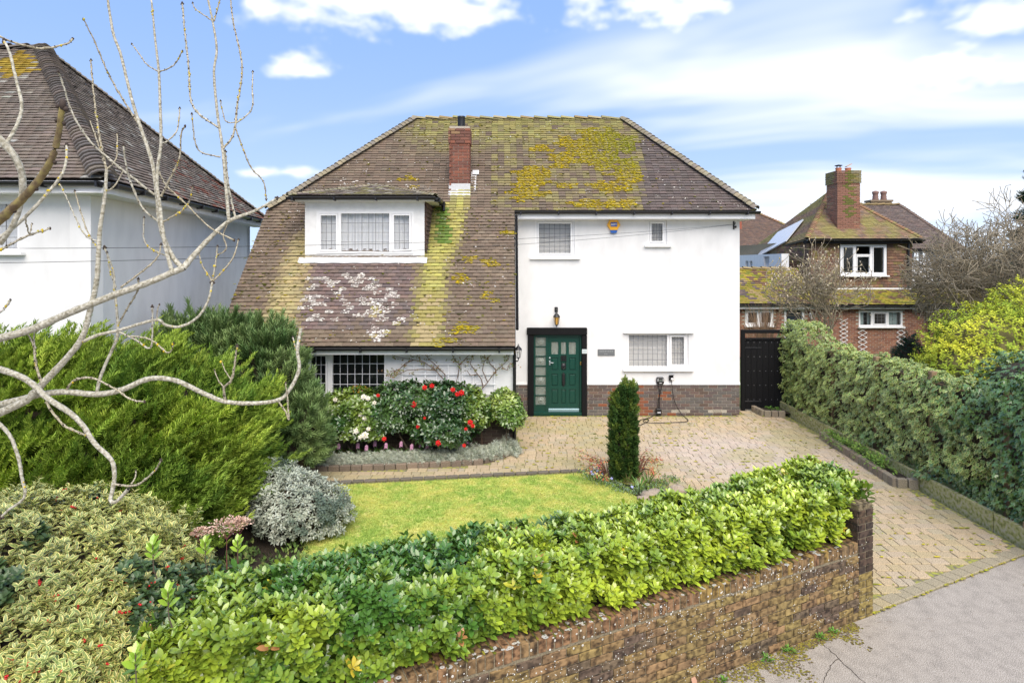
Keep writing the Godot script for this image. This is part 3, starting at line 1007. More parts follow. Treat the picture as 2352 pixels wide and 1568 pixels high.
	mb.tri(ER + dn, BR + dn, RR + dn)
	mb.tri(BL + dn, EL + dn, RL + dn)
	mb.poly([BR + dn, BL + dn, RL + dn, RR + dn])
	mb.quad(CL + dn * 2, EL + dn * 2, EM + dn * 2, CR + dn * 2)
	var roof := obj("roof", mb, M.underlay, H)
	var xf := []
	var cols := []
	lay_tiles([CL, CR, EM, EL], xf, cols, roof_colour, .166, 3.927 / 39.0)
	lay_tiles([EL, ER, RR, RL], xf, cols, roof_colour, .166, .1)
	lay_tiles([ER, BR, RR], xf, cols, roof_colour)
	lay_tiles([BL, EL, RL], xf, cols, roof_colour)
	pieces(roof, "tile", tile_mb(), M.tile, xf, cols, 300, "", 40)
	var hipc := func(o): return vary(pick([Color(.34, .29, .23), Color(.29, .25, .2), Color(.37, .32, .22), Color(.31, .28, .19)]), .18)
	lay_hip(roof, "hip_tile", EL + Vector3(.02, .03, 0), RL, .125, .135, hipc)
	lay_hip(roof, "hip_tile", ER + Vector3(-.02, .03, 0), RR, .125, .135, hipc)
	var ridc := func(o): return vary(pick([Color(.36, .33, .13), Color(.3, .28, .13), Color(.4, .35, .2), Color(.33, .24, .1)]), .15)
	lay_hip(roof, "ridge_tile", RL + Vector3(-.1, -.02, 0), RR + Vector3(.15, -.02, 0), .38, .12, ridc)
	# ---- dormer ----
	var dz := -13.5
	mb = MB.new()
	wall_mesh(mb, Vector3(0, 0, dz), Vector3.RIGHT, Vector3.BACK, -4.59, -1.94, 3.84, 5.12, .06, [[-4.33, -2.18, 3.95, 4.89]])
	mb.bx(-4.62, -1.91, 3.80, 3.835, dz - .05, dz + .045)
	# sides of the box behind the tile hanging
	for sx in [-4.585, -1.945]:
		mb.poly([Vector3(sx, 3.84, dz - .06), Vector3(sx, 5.12, dz - .06), Vector3(sx, 5.12, -14.75)])
	var dorm := obj("dormer", mb, M.board, H)
	var lm := MB.new()     # apron flashing dressed over the tiles below
	var p0 := Vector3(-4.66, 3.83, dz + .02) + nrm * .045
	for k in 30:
		var xa := -4.7 + 2.83 * k / 30.0
		var xb := -4.7 + 2.83 * (k + 1) / 30.0
		var ja := .004 * sin(k * 1.3)
		var jb := .004 * sin((k + 1) * 1.3)
		lm.quad(Vector3(xa, 3.835 - .12 - ja, dz + .135) + nrm * .045, Vector3(xb, 3.835 - .12 - jb, dz + .135) + nrm * .045, Vector3(xb, 3.835, dz + .02) + nrm * .045, Vector3(xa, 3.835, dz + .02) + nrm * .045)
	obj("flashing", lm, M.flash, dorm)
	var cx := []
	var cc := []
	var ck := func(o): return vary(pick([Color(.14, .085, .065), Color(.17, .1, .075), Color(.12, .075, .06)]), .15)
	lay_tiles([Vector3(-1.925, 3.87, dz), Vector3(-1.925, 5.1, -14.68), Vector3(-1.925, 5.1, dz)], cx, cc, ck, .166, .1, 1.0, Vector3.FORWARD)
	lay_tiles([Vector3(-4.605, 5.1, -14.68), Vector3(-4.605, 3.87, dz), Vector3(-4.605, 5.1, dz)], cx, cc, ck, .166, .1, 1.0, Vector3.BACK)
	pieces(dorm, "hung_tile", tile_mb(), M.tile, cx, cc, 300, "", 6)
	window(dorm, Vector3(-4.33, 3.95, dz + .012), Basis(), 2.15, .94, [[.05, .48, true, 3, 4], [.54, 1.61, false, 7, 4], [1.67, 2.1, true, 3, 4]], {"blind": "net"})
	var bs := MB.new()
	bs.bx(-4.5, -2.0, 3.84, 5.1, -13.95, -13.9)
	obj("inner_wall", bs, M.off, dorm)
	mb = MB.new()
	mb.bx(-4.84, -1.70, 5.1, 5.2, dz + .19, dz + .215)
	mb.bx(-4.84, -1.70, 5.098, 5.11, dz - .0, dz + .19)
	mb.bx(-1.73, -1.705, 5.1, 5.2, -14.7, dz + .189)
	mb.bx(-4.835, -4.81, 5.1, 5.2, -14.7, dz + .189)
	mb.bx(-1.94, -1.731, 5.1, 5.108, -14.7, dz + .0)
	mb.bx(-4.81, -4.59, 5.1, 5.108, -14.7, dz + .0)
	obj("dormer_fascia", mb, M.board, dorm)
	var A := Vector3(-4.88, 5.2, -13.22)
	var B := Vector3(-1.66, 5.2, -13.22)
	var top1 := Vector3(-3.27, 5.62, -14.82)
	var top2 := Vector3(-3.27, 5.62, -15.3)
	var C := Vector3(-1.66, 5.2, -14.95)
	var D := Vector3(-4.88, 5.2, -14.95)
	mb = MB.new()
	mb.tri(A, B, top1); mb.poly([B, C, top2, top1]); mb.poly([D, A, top1, top2])
	mb.quad(A + Vector3(0, -.01, 0), D + Vector3(0, -.01, 0), C + Vector3(0, -.01, 0), B + Vector3(0, -.01, 0))
	var droof := obj("dormer_roof", mb, M.underlay, dorm)
	droof.name = "roof_deck"
	cx = []; cc = []
	var dc := func(o): return vary(pick([Color(.2, .17, .15), Color(.24, .21, .17), Color(.16, .13, .12), Color(.45, .43, .38), Color(.27, .25, .12)]), .2)
	lay_tiles([A, B, top1], cx, cc, dc, .166, .1)
	lay_tiles([B, C, top2, top1], cx, cc, dc, .166, .1)
	lay_tiles([D, A, top1, top2], cx, cc, dc, .166, .1)
	pieces(dorm, "roof_tile", tile_mb(), M.tile, cx, cc, 60, "", 6)
	lay_hip(dorm, "hip_tile", B, top1, .11, .07, hipc)
	lay_hip(dorm, "hip_tile", A, top1, .11, .07, hipc)
	gutter(dorm, Vector3(-4.9, 5.17, dz + .27), Vector3(-1.66, 5.17, dz + .27), Vector3.BACK, .052)
	gutter(dorm, Vector3(-1.65, 5.165, dz + .26), Vector3(-1.65, 5.165, -14.7), Vector3.RIGHT, .052)
	lm = MB.new()
	lm.tube([Vector3(-1.63, 5.12, -14.5), Vector3(-1.63, 4.98, -14.48)], [.04, .04], 8)
	obj("outlet", lm, M.black, dorm)
	# ---- windows of the right half ----
	window(H, Vector3(.565, 3.886, z - .05), Basis(), .968, .914, [[.05, .918, true, 6, 6]], {"sill": .13, "blind": "slats"})
	window(H, Vector3(3.33, 4.184, z - .05), Basis(), .46, .616, [[.05, .41, true, 4, 5]], {"sill": .1, "blind": "slats"})
	window(H, Vector3(2.82, 1.155, z - .05), Basis(), 1.5, .869, [[.05, .99, false, 8, 5], [1.05, 1.45, true, 4, 5]], {"sill": .11, "blind": "slats"})
	window(H, Vector3(-4.19, 1.03, -12.3 - .04), Basis(), 1.65, .93, [[.06, .46, true, 3, 4], [.55, 1.60, false, 7, 4]], {"sill": .1, "lead": M.white_lead})
	mb = MB.new()
	mb.cbox(Vector3(fx(1512), 2.04, z + .03), Vector3(1.72, .025, .1), .006)
	obj("drip_mould", mb, M.white, H)
	mb = MB.new()     # rooms behind the panes
	mb.bx(.1, 5.2, 2.6, 5.0, -16.4, -16.35)
	mb.bx(.1, 5.2, .06, 2.4, -16.4, -16.35)
	obj("inner_wall", mb, M.off, H)
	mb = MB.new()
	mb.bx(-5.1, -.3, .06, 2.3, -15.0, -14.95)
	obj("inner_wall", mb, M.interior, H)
	# ---- chimney ----
	var ch := MB.new()
	var c0 := Vector3(-1.30, 0, -15.28)
	ch.bx(c0.x - .235, c0.x + .235, 5.1, 7.08, c0.z - .2, c0.z + .2)
	ch.bx(c0.x - .25, c0.x + .25, 7.05, 7.12, c0.z - .215, c0.z + .215)
	var stack := obj("chimney", ch, M.mortar, H)
	bxf = []
	var bsh := Vector3(.215, .065, .05)
	for fc in [[Vector3(-.25, 0, .235), Vector3.RIGHT, Vector3.BACK, .5], [Vector3(.25, 0, .235), Vector3.FORWARD, Vector3.RIGHT, .47], [Vector3(-.25, 0, -.235), Vector3.BACK, Vector3.LEFT, .47]]:
		lay_bricks(bxf, c0 + fc[0] * Vector3(.985, 1, .9) + Vector3(0, 5.12, 0), fc[1], fc[2], fc[3] * .985, 21, bsh, .01, 0.0)
		lay_bricks(bxf, c0 + fc[0] * Vector3(1.07, 1, 1.0) + Vector3(0, 6.69, 0), fc[1], fc[2], fc[3] * 1.07, 5, bsh, .01, .05)
	bcol = []
	for t in bxf:
		var cb := pick([Color(.27, .105, .07), Color(.23, .095, .065), Color(.2, .09, .068), Color(.3, .125, .085)])
		if t.origin.y > 6.75: cb = pick([Color(.2, .11, .075), Color(.26, .14, .085), Color(.16, .1, .08), Color(.36, .22, .12)])
		bcol.append(vary(cb, .15))
	pieces(stack, "brick", brick_mb(), M.brick, bxf, bcol, 300)
	ch = MB.new()
	ch.quad(Vector3(-1.57, 5.36, -14.87), Vector3(-1.02, 5.36, -14.87), Vector3(-1.03, 5.55, -15.04), Vector3(-1.56, 5.55, -15.04))
	ch.quad(Vector3(-1.56, 5.55, -15.04), Vector3(-1.03, 5.55, -15.04), Vector3(-1.03, 5.7, -15.035), Vector3(-1.56, 5.7, -15.035))
	ch.quad(Vector3(-1.03, 5.45, -15.0), Vector3(-.9, 5.52, -15.0), Vector3(-.9, 6.06, -15.5), Vector3(-1.03, 6.06, -15.5))
	ch.quad(Vector3(-1.0, 5.98, -15.4), Vector3(-.84, 5.98, -15.4), Vector3(-.84, 6.1, -15.5), Vector3(-1.0, 6.1, -15.5))
	obj("flashing", ch, M.flash, stack)
	ch = MB.new()
	ch.lathe(c0 + Vector3(.03, 7.1, 0), [Vector2(.1, 0), Vector2(.1, .04), Vector2(.085, .05), Vector2(.085, .26), Vector2(.1, .27), Vector2(.1, .31), Vector2(.075, .315), Vector2(.07, .2)], 14)
	for k in 10:
		var an := TAU * k / 10
		ch.box(c0 + Vector3(.03 + cos(an) * .088, 7.26, sin(an) * .088), Vector3(.014, .2, .01), Basis(Vector3.UP, -an + PI / 2))
	obj("flue_pot", ch, M.black, stack)
	# bird spikes on the dormer
	mb = MB.new()
	for k in 16:
		for side in 2:
			var o := (A if side else B).lerp(top1, .04 + .022 * k) + Vector3(0, .07, 0)
			mb.tube([o, o + Vector3(rng.randf_range(-.05, .05), .12, rng.randf_range(0, .05))], [.002, .0015], 3)
	obj("bird_spikes", mb, M.steel, dorm)
	# moss cushions on the tiles
	var cushion := MB.new()
	cushion.blob(Vector3.ZERO, Vector3(1, 1, 1), 7, 4, .5, 3)
	scatter(roof, "moss", cushion, M.moss, moss_xf, moss_cols)
	scatter(roof, "lichen", cushion, M.moss, crust_xf, crust_cols)
	make_door(H)
func make_door(H: Node):
	var z := -FZ
	var mb := MB.new()
	mb.cbox(Vector3((fx(1210) + fx(1348)) * .5, 2.075, z + .005), Vector3(fx(1348) - fx(1210), .175, .16), .012)
	for e in [[1212, 1226], [1336, 1348]]:
		mb.cbox(Vector3((fx(e[0]) + fx(e[1])) * .5, .99, z + .0), Vector3(fx(e[1]) - fx(e[0]), 1.98, .12), .012)
	obj("door_surround", mb, M.blackwood, H)
	# green frame
	var x0 := fx(1226)
	var x1 := fx(1336)
	var fz := z - .05
	mb = MB.new()
	mb.bx(x0, x1, 1.93, 1.985, fz - .06, fz + .02)
	mb.bx(x0, x0 + .045, 0.09, 1.93, fz - .06, fz + .02)
	mb.bx(x1 - .045, x1, 0.09, 1.93, fz - .06, fz + .02)
	mb.bx(x0 + .30, x0 + .345, .09, 1.93, fz - .06, fz + .021)
	mb.bx(x0 - .03, x1 + .03, .03, .09, fz - .06, fz + .09)
	mb.bx(x0 - .06, x1 + .06, 0, .03, fz - .06, fz + .06)
	obj("door_frame", mb, M.green, H)
	# sidelight with seven panes, every other one a bullseye
	mb = MB.new()
	var sx0 := x0 + .045
	var sx1 := x0 + .30
	mb.bx(sx0, sx1, .09, .25, fz - .04, fz)
	var ys := []
	for k in 8: ys.append(.25 + (1.93 - .25) * k / 7.0)
	for k in range(0, 8): mb.bx(sx0, sx1, ys[k] - .012, ys[k] + .012, fz - .04, fz + .004)
	var side := obj("sidelight", mb, M.green, H)
	for k in 7:
		var g := MB.new()
		g.quad(Vector3(sx0, ys[k], fz - .02), Vector3(sx1, ys[k], fz - .02), Vector3(sx1, ys[k + 1], fz - .02), Vector3(sx0, ys[k + 1], fz - .02))
		if k % 2 == 0:
			var o := Vector3((sx0 + sx1) * .5, (ys[k] + ys[k + 1]) * .5, fz - .018)
			g.lathe(o, [Vector2(.085, 0), Vector2(.078, .012), Vector2(.062, .004), Vector2(.045, .012), Vector2(.028, .006), Vector2(.018, .022), Vector2(.0, .026)], 18, Basis(Vector3.RIGHT, PI / 2))
		obj("pane", g, M.obscure, side)
	# door leaf: rails and stiles stand proud of twelve fields
	var dx0 := x0 + .35
	var dx1 := x1 - .05
	var dz := fz - .015
	var w := dx1 - dx0
	mb = MB.new()
	var cols := [0.0, .105, .335, .395, .56, .62, .86, 1.0]     # stile | field | muntin | field | muntin | field | stile
	var xx := []
	for k in [0.0, .11, .33, .42, .58, .67, .89, 1.0]: xx.append(dx0 + w * k)
	var yy := [.10, .28, .64, .72, 1.02, 1.10, 1.42, 1.50, 1.80, 1.93]
	for k in [0, 2, 4, 6]: mb.bx(xx[k], xx[k + 1], yy[0], yy[9], dz - .04, dz)
	for k in [0, 2, 4, 6, 8]:
		for j in [1, 3, 5]: mb.bx(xx[j], xx[j + 1], yy[k], yy[k + 1], dz - .04, dz)
	for k in [1, 3, 5]:
		for j in [1, 3, 5]: mb.bx(xx[j], xx[j + 1], yy[k], yy[k + 1], dz - .036, dz - .022)
	var door := obj("door", mb, M.green, H)
	for k in [1, 3, 5]:
		for j in [1, 3, 5]:
			var p := MB.new()
			p.cbox(Vector3((xx[j] + xx[j + 1]) * .5, (yy[k] + yy[k + 1]) * .5, dz - .015), Vector3(xx[j + 1] - xx[j] - .04, yy[k + 1] - yy[k] - .05, .02), .008)
			obj("panel", p, M.green, door)
	for j in [1, 3, 5]:
		var p := MB.new()
		p.quad(Vector3(xx[j], yy[7], dz - .02), Vector3(xx[j + 1], yy[7], dz - .02), Vector3(xx[j + 1], yy[8], dz - .02), Vector3(xx[j], yy[8], dz - .02))
		obj("glazing", p, M.obscure, door)
	mb = MB.new()
	var b := Basis(Vector3.RIGHT, .35)
	mb.cbox(Vector3((dx0 + dx1) * .5, .135, dz + .03), Vector3(w - .02, .075, .05), .006, b)
	obj("weather_bar", mb, mat(Color(.28, .42, .46), .3), door)
	# ironmongery
	var mx: float = (xx[3] + xx[4]) * .5
	mb = MB.new()
	for k in 3: mb.box(Vector3(mx - .05 + .05 * k, 1.455 - .05, dz + .012), Vector3(.016, .14, .012))
	for k in 3: mb.box(Vector3(mx, 1.455 - .1 + .05 * k, dz + .02), Vector3(.15, .016, .01))
	mb.box(Vector3(mx, 1.405, dz + .004), Vector3(.12, .12, .006))
	obj("grille", mb, M.black, door)
	mb = MB.new()
	mb.lathe(Vector3(mx, 1.21, dz), [Vector2(.06, 0), Vector2(.06, .012), Vector2(.045, .02), Vector2(.02, .024), Vector2(0, .03)], 14, Basis(Vector3.RIGHT, PI / 2))
	mb.cbox(Vector3(mx, 1.21, dz + .006), Vector3(.1, .14, .012), .004)
	mb.tube([Vector3(mx - .03, 1.23, dz + .03), Vector3(mx - .034, 1.18, dz + .04), Vector3(mx, 1.145, dz + .04), Vector3(mx + .034, 1.18, dz + .04), Vector3(mx + .03, 1.23, dz + .03)], [.008, .009, .011, .009, .008], 6)
	obj("knocker", mb, M.black, door)
	mb = MB.new()
	mb.cbox(Vector3(mx, .88, dz + .008), Vector3(.07, .26, .016), .005)
	mb.box(Vector3(mx, .88, dz + .02), Vector3(.04, .2, .01))
	mb.cbox(Vector3(mx, 1.03, dz + .006), Vector3(.03, .05, .012), .004)
	mb.cbox(Vector3(mx, .73, dz + .006), Vector3(.03, .05, .012), .004)
	obj("letter_plate", mb, M.black, door)
	mb = MB.new()
	mb.cbox(Vector3(dx0 + .045, 1.29, dz + .008), Vector3(.035, .11, .012), .004)
	mb.tube([Vector3(dx0 + .045, 1.3, dz + .02), Vector3(dx0 + .05, 1.3, dz + .05), Vector3(dx0 + .13, 1.295, dz + .05)], [.01, .01, .009], 8)
	mb.lathe(Vector3(dx0 + .045, 1.41, dz), [Vector2(.022, 0), Vector2(.022, .012), Vector2(.012, .016), Vector2(0, .016)], 12, Basis(Vector3.RIGHT, PI / 2))
	obj("handle", mb, M.steel, door)
	mb = MB.new()
	mb.cbox(Vector3(x1 - .02, 1.28, fz + .026), Vector3(.03, .085, .014), .005)
	obj("bell_push", mb, M.brass, H)
# ---------- neighbours ----------
func make_left_house():
	var H := thing("neighbour_house", "white rendered house with grey brown hipped roof behind the bare branches", "house")
	var E0 := Vector3(-6.1, 5.0, -9.1)
	var sd := Vector3(-.139, 0, -.99).normalized()
	var fd := Vector3(-1, 0, .02).normalized()
	var E1 := E0 + sd * 9.4
	var E2 := E0 + fd * 10.0
	var E3 := E1 + fd * 10.0
	var R := Vector3(-10.18, 8.38, -13.2)
	var Q := R + fd * 3.0
	var dn := Vector3(0, -.05, 0)
	var mb := MB.new()
	mb.quad(E2 + dn, E0 + dn, R + dn, Q + dn)
	mb.tri(E0 + dn, E1 + dn, R + dn)
	mb.quad(E1 + dn, E3 + dn, Q + dn, R + dn)
	mb.tri(E3 + dn, E2 + dn, Q + dn)
	var roof := obj("roof", mb, M.underlay, H)
	var col := func(o):
		var q := to_px(o)
		var c := vary(pick([Color(.215, .175, .142), Color(.19, .155, .126), Color(.24, .2, .162), Color(.2, .165, .134)]), .14)
		var n := nz.get_noise_2d(o.x * 5, o.y * 5)
		if Vector2((q.x - 35) / 45.0, (q.y - 152) / 26.0).length() + n * .8 < 1.0: c = vary(Color(.4, .27, .02), .2)
		if q.x > 400 and q.y > 370 and n > .05 and rng.randf() < .6: c = vary(Color(.24, .09, .055), .2)
		elif rng.randf() < .06: c = vary(Color(.4, .38, .33), .2)
		return c
	var xf := []
	var cols := []
	lay_tiles([E2, E0, R, Q], xf, cols, col)
	lay_tiles([E0, E1, R], xf, cols, col)
	pieces(roof, "tile", tile_mb(), M.tile, xf, cols, 300, "", 16)
	var hc := func(o): return vary(pick([Color(.16, .14, .125), Color(.13, .115, .1), Color(.2, .17, .14)]), .15)
	lay_hip(roof, "hip_tile", E0 + Vector3(0, -.02, 0), R, .125, .19, hc)
	lay_hip(roof, "hip_tile", E1 + Vector3(0, .02, 0), R, .13, .11, func(o): return vary(Color(.26, .23, .19), .15))
	lay_hip(roof, "ridge_tile", R + fd * -.1, Q, .38, .13, hc)
	# walls stand in from the eaves
	var nr := Vector3(.99, 0, -.139).normalized()
	var W0 := E0 - nr * .38 + sd * .4
	W0.y = 0
	var W2 := W0 + fd * 9.0
	mb = MB.new()
	wall_mesh(mb, W0, sd, nr, 0, 8.6, 0, 4.9, .3)
	var flen := W0.distance_to(W2)
	var wx: float = (-7.62 - W2.x)
	wall_mesh(mb, W2, -fd, Vector3(.02, 0, 1).normalized(), 0, flen, 0, 4.9, .3, [[wx - 1.3, wx, 3.93, 4.72]])
	wall_mesh(mb, W0 + sd * 8.6, fd, sd, 0, 9.0, 0, 4.9, .3)
	obj("wall", mb, M.render, H)
	window(H, W2 - fd * (wx - 1.3) + Vector3(0, 3.93, -.05), Basis(), 1.3, .79, [[.05, .6, true, 3, 4], [.66, 1.25, false, 3, 4]], {"sill": .1, "blind": "net"})
	mb = MB.new()
	var fb := Basis(sd, Vector3.UP, nr)
	mb.box(E0 + sd * 4.7 - nr * .03 + Vector3(0, -.1, 0), Vector3(9.4, .17, .03), fb)
	mb.box(E0 + sd * 4.7 - nr * .2 + Vector3(0, -.19, 0), Vector3(9.4, .015, .37), fb)
	mb.box(E0 + fd * 5 + Vector3(-.02, -.1, -.03), Vector3(10, .17, .03), Basis(-fd, Vector3.UP, Vector3(.02, 0, 1).normalized()))
	mb.box(E0 + fd * 5 + Vector3(-.02, -.19, -.2), Vector3(10, .014, .37), Basis(-fd, Vector3.UP, Vector3(.02, 0, 1).normalized()))
	obj("fascia", mb, M.board, H)
	gutter(H, E0 + Vector3(0, -.045, 0) + nr * .05, E1 + Vector3(0, -.045, 0) + nr * .05, nr, .06)
	gutter(H, E2 + Vector3(0, -.045, .06), E0 + Vector3(0, -.045, .06), Vector3.BACK, .06)
func onplane(u: float, v: float, p0: Vector3, n: Vector3) -> Vector3:
	var d := Vector3((u - CU) / F, -(v - CV) / F, -1)
	var e := Vector3(0, EYE, 0)
	return e + d * ((p0 - e).dot(n) / d.dot(n))
func make_right_houses():
	var H := thing("brick_house", "brick and tile hung house with a mossy lean to roof and a tall brick chimney", "house")
	var z := -24.0
	var X := func(u): return (u - CU) * 24.0 / F
	var mb := MB.new()
	var holes := [[13.66, 15.38, 1.22, 1.83], [9.19, 10.3, 1.26, 1.87], [10.72, 11.5, 0.0, 1.93]]
	wall_mesh(mb, Vector3(0, 0, z), Vector3.RIGHT, Vector3.BACK, 7.6, 18.6, 0, 2.15, .3, holes)
	wall_mesh(mb, Vector3(18.6, 0, 0), Vector3.FORWARD, Vector3.RIGHT, 24, 33, 0, 2.15, .3)
	wall_mesh(mb, Vector3(7.6, 0, 0), Vector3.BACK, Vector3.LEFT, -33, -24, 0, 2.15, .3)
	var wall := obj("wall", mb, M.mortar, H)
	var bxf := []
	var bc := []
	var hh := []
	for h in holes: hh.append([h[0] - 7.6 - .04, h[1] - 7.6 + .04, h[2] - .03, h[3] + .04])
	lay_bricks(bxf, Vector3(7.6, 0, z), Vector3.RIGHT, Vector3.BACK, 11, 28, Vector3(.215, .065, .05), .01, 0, hh)
	for t in bxf: bc.append(vary(pick([Color(.34, .14, .08), Color(.29, .115, .07), Color(.38, .17, .1), Color(.25, .1, .065)]), .14))
	pieces(wall, "brick", brick_mb(), M.brick, bxf, bc, 300, "", 8)
	# upper block
	mb = MB.new()
	wall_mesh(mb, Vector3(0, 0, -24.9), Vector3.RIGHT, Vector3.BACK, 12.2, 16.35, 2.2, 4.62, .3, [[13.4, 15.28, 3.21, 4.46]])
	wall_mesh(mb, Vector3(16.35, 0, 0), Vector3.FORWARD, Vector3.RIGHT, 24.9, 33, 2.2, 4.62, .3)
	wall_mesh(mb, Vector3(12.2, 0, 0), Vector3.BACK, Vector3.LEFT, -33, -24.9, 2.2, 4.62, .3)
	var up := obj("upper_wall", mb, M.mortar_dark, H)
	var xf := []
	var cols := []
	var hung := func(o): return vary(pick([Color(.24, .13, .085), Color(.28, .155, .1), Color(.2, .12, .085), Color(.27, .21, .08), Color(.33, .2, .11)]), .18)
	for part in [[12.2, 13.36, 2.62, 4.55], [15.32, 16.35, 2.62, 4.55], [13.36, 15.32, 2.62, 3.12]]:
		lay_tiles([Vector3(part[0], part[2], -24.89), Vector3(part[1], part[2], -24.89), Vector3(part[1], part[3], -24.89), Vector3(part[0], part[3], -24.89)], xf, cols, hung, .17, .115)
	lay_tiles([Vector3(12.19, 2.62, -28), Vector3(12.19, 2.62, -24.9), Vector3(12.19, 4.55, -24.9), Vector3(12.19, 4.55, -28)], xf, cols, hung, .17, .115)
	pieces(up, "hung_tile", tile_mb(), M.tile, xf, cols, 300, "", 8)
	window(H, Vector3(13.4, 3.21, -24.84), Basis(), 1.88, 1.25, [[.07, .56, true, 1, 1], [.64, 1.22, true, 1, 1, .07, .8], [1.3, 1.81, true, 1, 1]], {"frame": .07, "sill": .06, "blind": ""})
	var tw := MB.new()
	tw.bx(14.04, 14.62, 4.01, 4.07, -24.92, -24.83)
	obj("transom", tw, M.white, H)
	window(H, Vector3(13.66, 1.22, z + .02), Basis(), 1.72, .61, [[.06, .48, false, 3, 3], [.56, 1.1, true, 3, 3], [1.18, 1.66, false, 3, 3]], {"frame": .06, "sill": .04})
	window(H, Vector3(9.19, 1.26, z + .02), Basis(), 1.1, .61, [[.06, .5, true, 1, 1], [.58, 1.04, true, 1, 1]], {"frame": .06, "sill": .04})
	mb = MB.new()
	mb.bx(10.72, 10.8, 0, 1.93, z - .1, z + .03); mb.bx(11.42, 11.5, 0, 1.93, z - .1, z + .03); mb.bx(10.8, 11.42, 1.85, 1.93, z - .1, z + .03)
	obj("door_frame", mb, M.white, H)
	mb = MB.new()
	mb.cbox(Vector3(11.11, .93, z - .08), Vector3(.62, 1.84, .05), .01)
	obj("door", mb, mat(Color(.02, .03, .045), .4), H)
	mb = MB.new()   # curtains at the kitchen window, light patch in the bathroom window
	mb.bx(13.75, 13.95, 1.28, 1.8, z - .2, z - .19); mb.bx(14.9, 15.3, 1.28, 1.8, z - .2, z - .19); mb.bx(14.1, 14.2, 1.28, 1.8, z - .2, z - .19)
	obj("curtain", mb, mat(Color(.4, .52, .5), .8), H)
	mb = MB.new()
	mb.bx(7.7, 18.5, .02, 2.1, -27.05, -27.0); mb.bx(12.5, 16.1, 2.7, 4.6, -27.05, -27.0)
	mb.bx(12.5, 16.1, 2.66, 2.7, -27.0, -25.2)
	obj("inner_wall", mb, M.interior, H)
	# roofs
	var mossy := func(o):
		var n := nz.get_noise_2d(o.x * 1.5, o.y * 4.0) + .6 * nz.get_noise_2d(o.x * 5, o.y * 6)
		var c := vary(pick([Color(.3, .28, .035), Color(.37, .31, .03), Color(.24, .24, .035), Color(.4, .3, .06)]), .2)
		return c if n > -.25 else vary(Color(.2, .115, .07), .2)
	var red := func(o):
		var n := nz.get_noise_2d(o.x * 1.2, o.y * 1.6)
		var c := vary(pick([Color(.32, .2, .13), Color(.36, .23, .15), Color(.29, .185, .13), Color(.27, .19, .14)]), .18)
		var k := clampf(.4 + n * 1.3, 0, .8)
		return c.lerp(vary(Color(.33, .3, .09), .15), k)
	var brown := func(o): return vary(pick([Color(.18, .135, .12), Color(.2, .15, .13), Color(.16, .125, .115)]), .15)
	var e1 := [Vector3(11.6, 2.09, -23.65), Vector3(18.9, 2.09, -23.65), Vector3(18.9, 2.64, -24.9), Vector3(11.6, 2.64, -24.9)]
	var e2 := [Vector3(7.2, 2.13, -23.65), Vector3(11.75, 2.13, -23.65), Vector3(11.75, 3.48, -25.05), Vector3(7.2, 3.48, -25.05)]
	var e2b := [e2[2], e2[3], Vector3(7.2, 2.2, -26.4), Vector3(11.75, 2.2, -26.4)]
	var ap := Vector3(14.43, 6.99, -27.6)
	var fl := Vector3(11.9, 4.68, -24.6)
	var fr := Vector3(16.6, 4.68, -24.6)
	var LA := Vector3((1706 - CU) / F * 34, 4.07, -34)
	var LB := fl
	var bk := Vector3(16.6, 4.68, -31)
	var rr := [Vector3(15, 4.35, -28.5), Vector3(21.2, 4.35, -28.5), Vector3(19.7, 6.66, -31), Vector3(15.2, 6.66, -31)]
	mb = MB.new()
	var dn := Vector3(0, -.04, -.02)
	for e in [e1, e2, e2b, [fl, fr, ap], [LA, LB, ap], [fr, bk, ap], rr, [rr[1], Vector3(21.2, 4.35, -34), rr[2]]]:
		var q := []
		for p in e: q.append(p + dn)
		mb.poly(q)
	var roof := obj("roof", mb, M.underlay, H)
	xf = []; cols = []
	lay_tiles(e1, xf, cols, mossy, .17, .105)
	lay_tiles(e2, xf, cols, mossy, .17, .105)
	lay_tiles([fl, fr, ap], xf, cols, red)
	lay_tiles([LA, LB, ap], xf, cols, red)
	lay_tiles(rr, xf, cols, brown)
	lay_tiles([rr[1], Vector3(21.2, 4.35, -34), rr[2]], xf, cols, brown)
	lay_tiles([fr, bk, ap], xf, cols, red)
	pieces(roof, "tile", tile_mb(), M.tile, xf, cols, 300, "", 12)
	var hc := func(o): return vary(pick([Color(.36, .2, .11), Color(.3, .18, .1), Color(.34, .26, .1)]), .15)
	lay_hip(roof, "hip_tile", fl, ap, .13, .11, hc)
	lay_hip(roof, "hip_tile", fr, ap, .13, .11, hc)
	lay_hip(roof, "hip_tile", rr[1], rr[2], .13, .11, func(o): return vary(Color(.2, .15, .12), .15))
	lay_hip(roof, "ridge_tile", rr[2], rr[3], .38, .12, func(o): return vary(Color(.3, .22, .1), .15))
	lay_hip(roof, "ridge_tile", e2[3], e2[2], .38, .11, func(o): return vary(Color(.36, .27, .13), .15))
	gutter(H, Vector3(11.6, 2.06, -23.6), Vector3(18.9, 2.06, -23.6), Vector3.BACK, .06)
	gutter(H, Vector3(7.2, 2.1, -23.6), Vector3(11.6, 2.1, -23.6), Vector3.BACK, .06)
	gutter(H, Vector3(11.9, 4.66, -24.55), Vector3(16.65, 4.66, -24.55), Vector3.BACK, .07)
	gutter(H, Vector3(15, 4.32, -28.45), Vector3(21.2, 4.32, -28.45), Vector3.BACK, .07)
	mb = MB.new()
	mb.bx(7.3, 18.8, 1.93, 2.04, -23.72, -23.69)
	mb.bx(12.2, 16.3, 2.63, 2.7, -24.86, -24.8)
	mb.bx(8.2, 12.1, 2.4, 2.5, -33.0, -32.9)
	obj("fascia", mb, M.board, H)
	mb = MB.new()
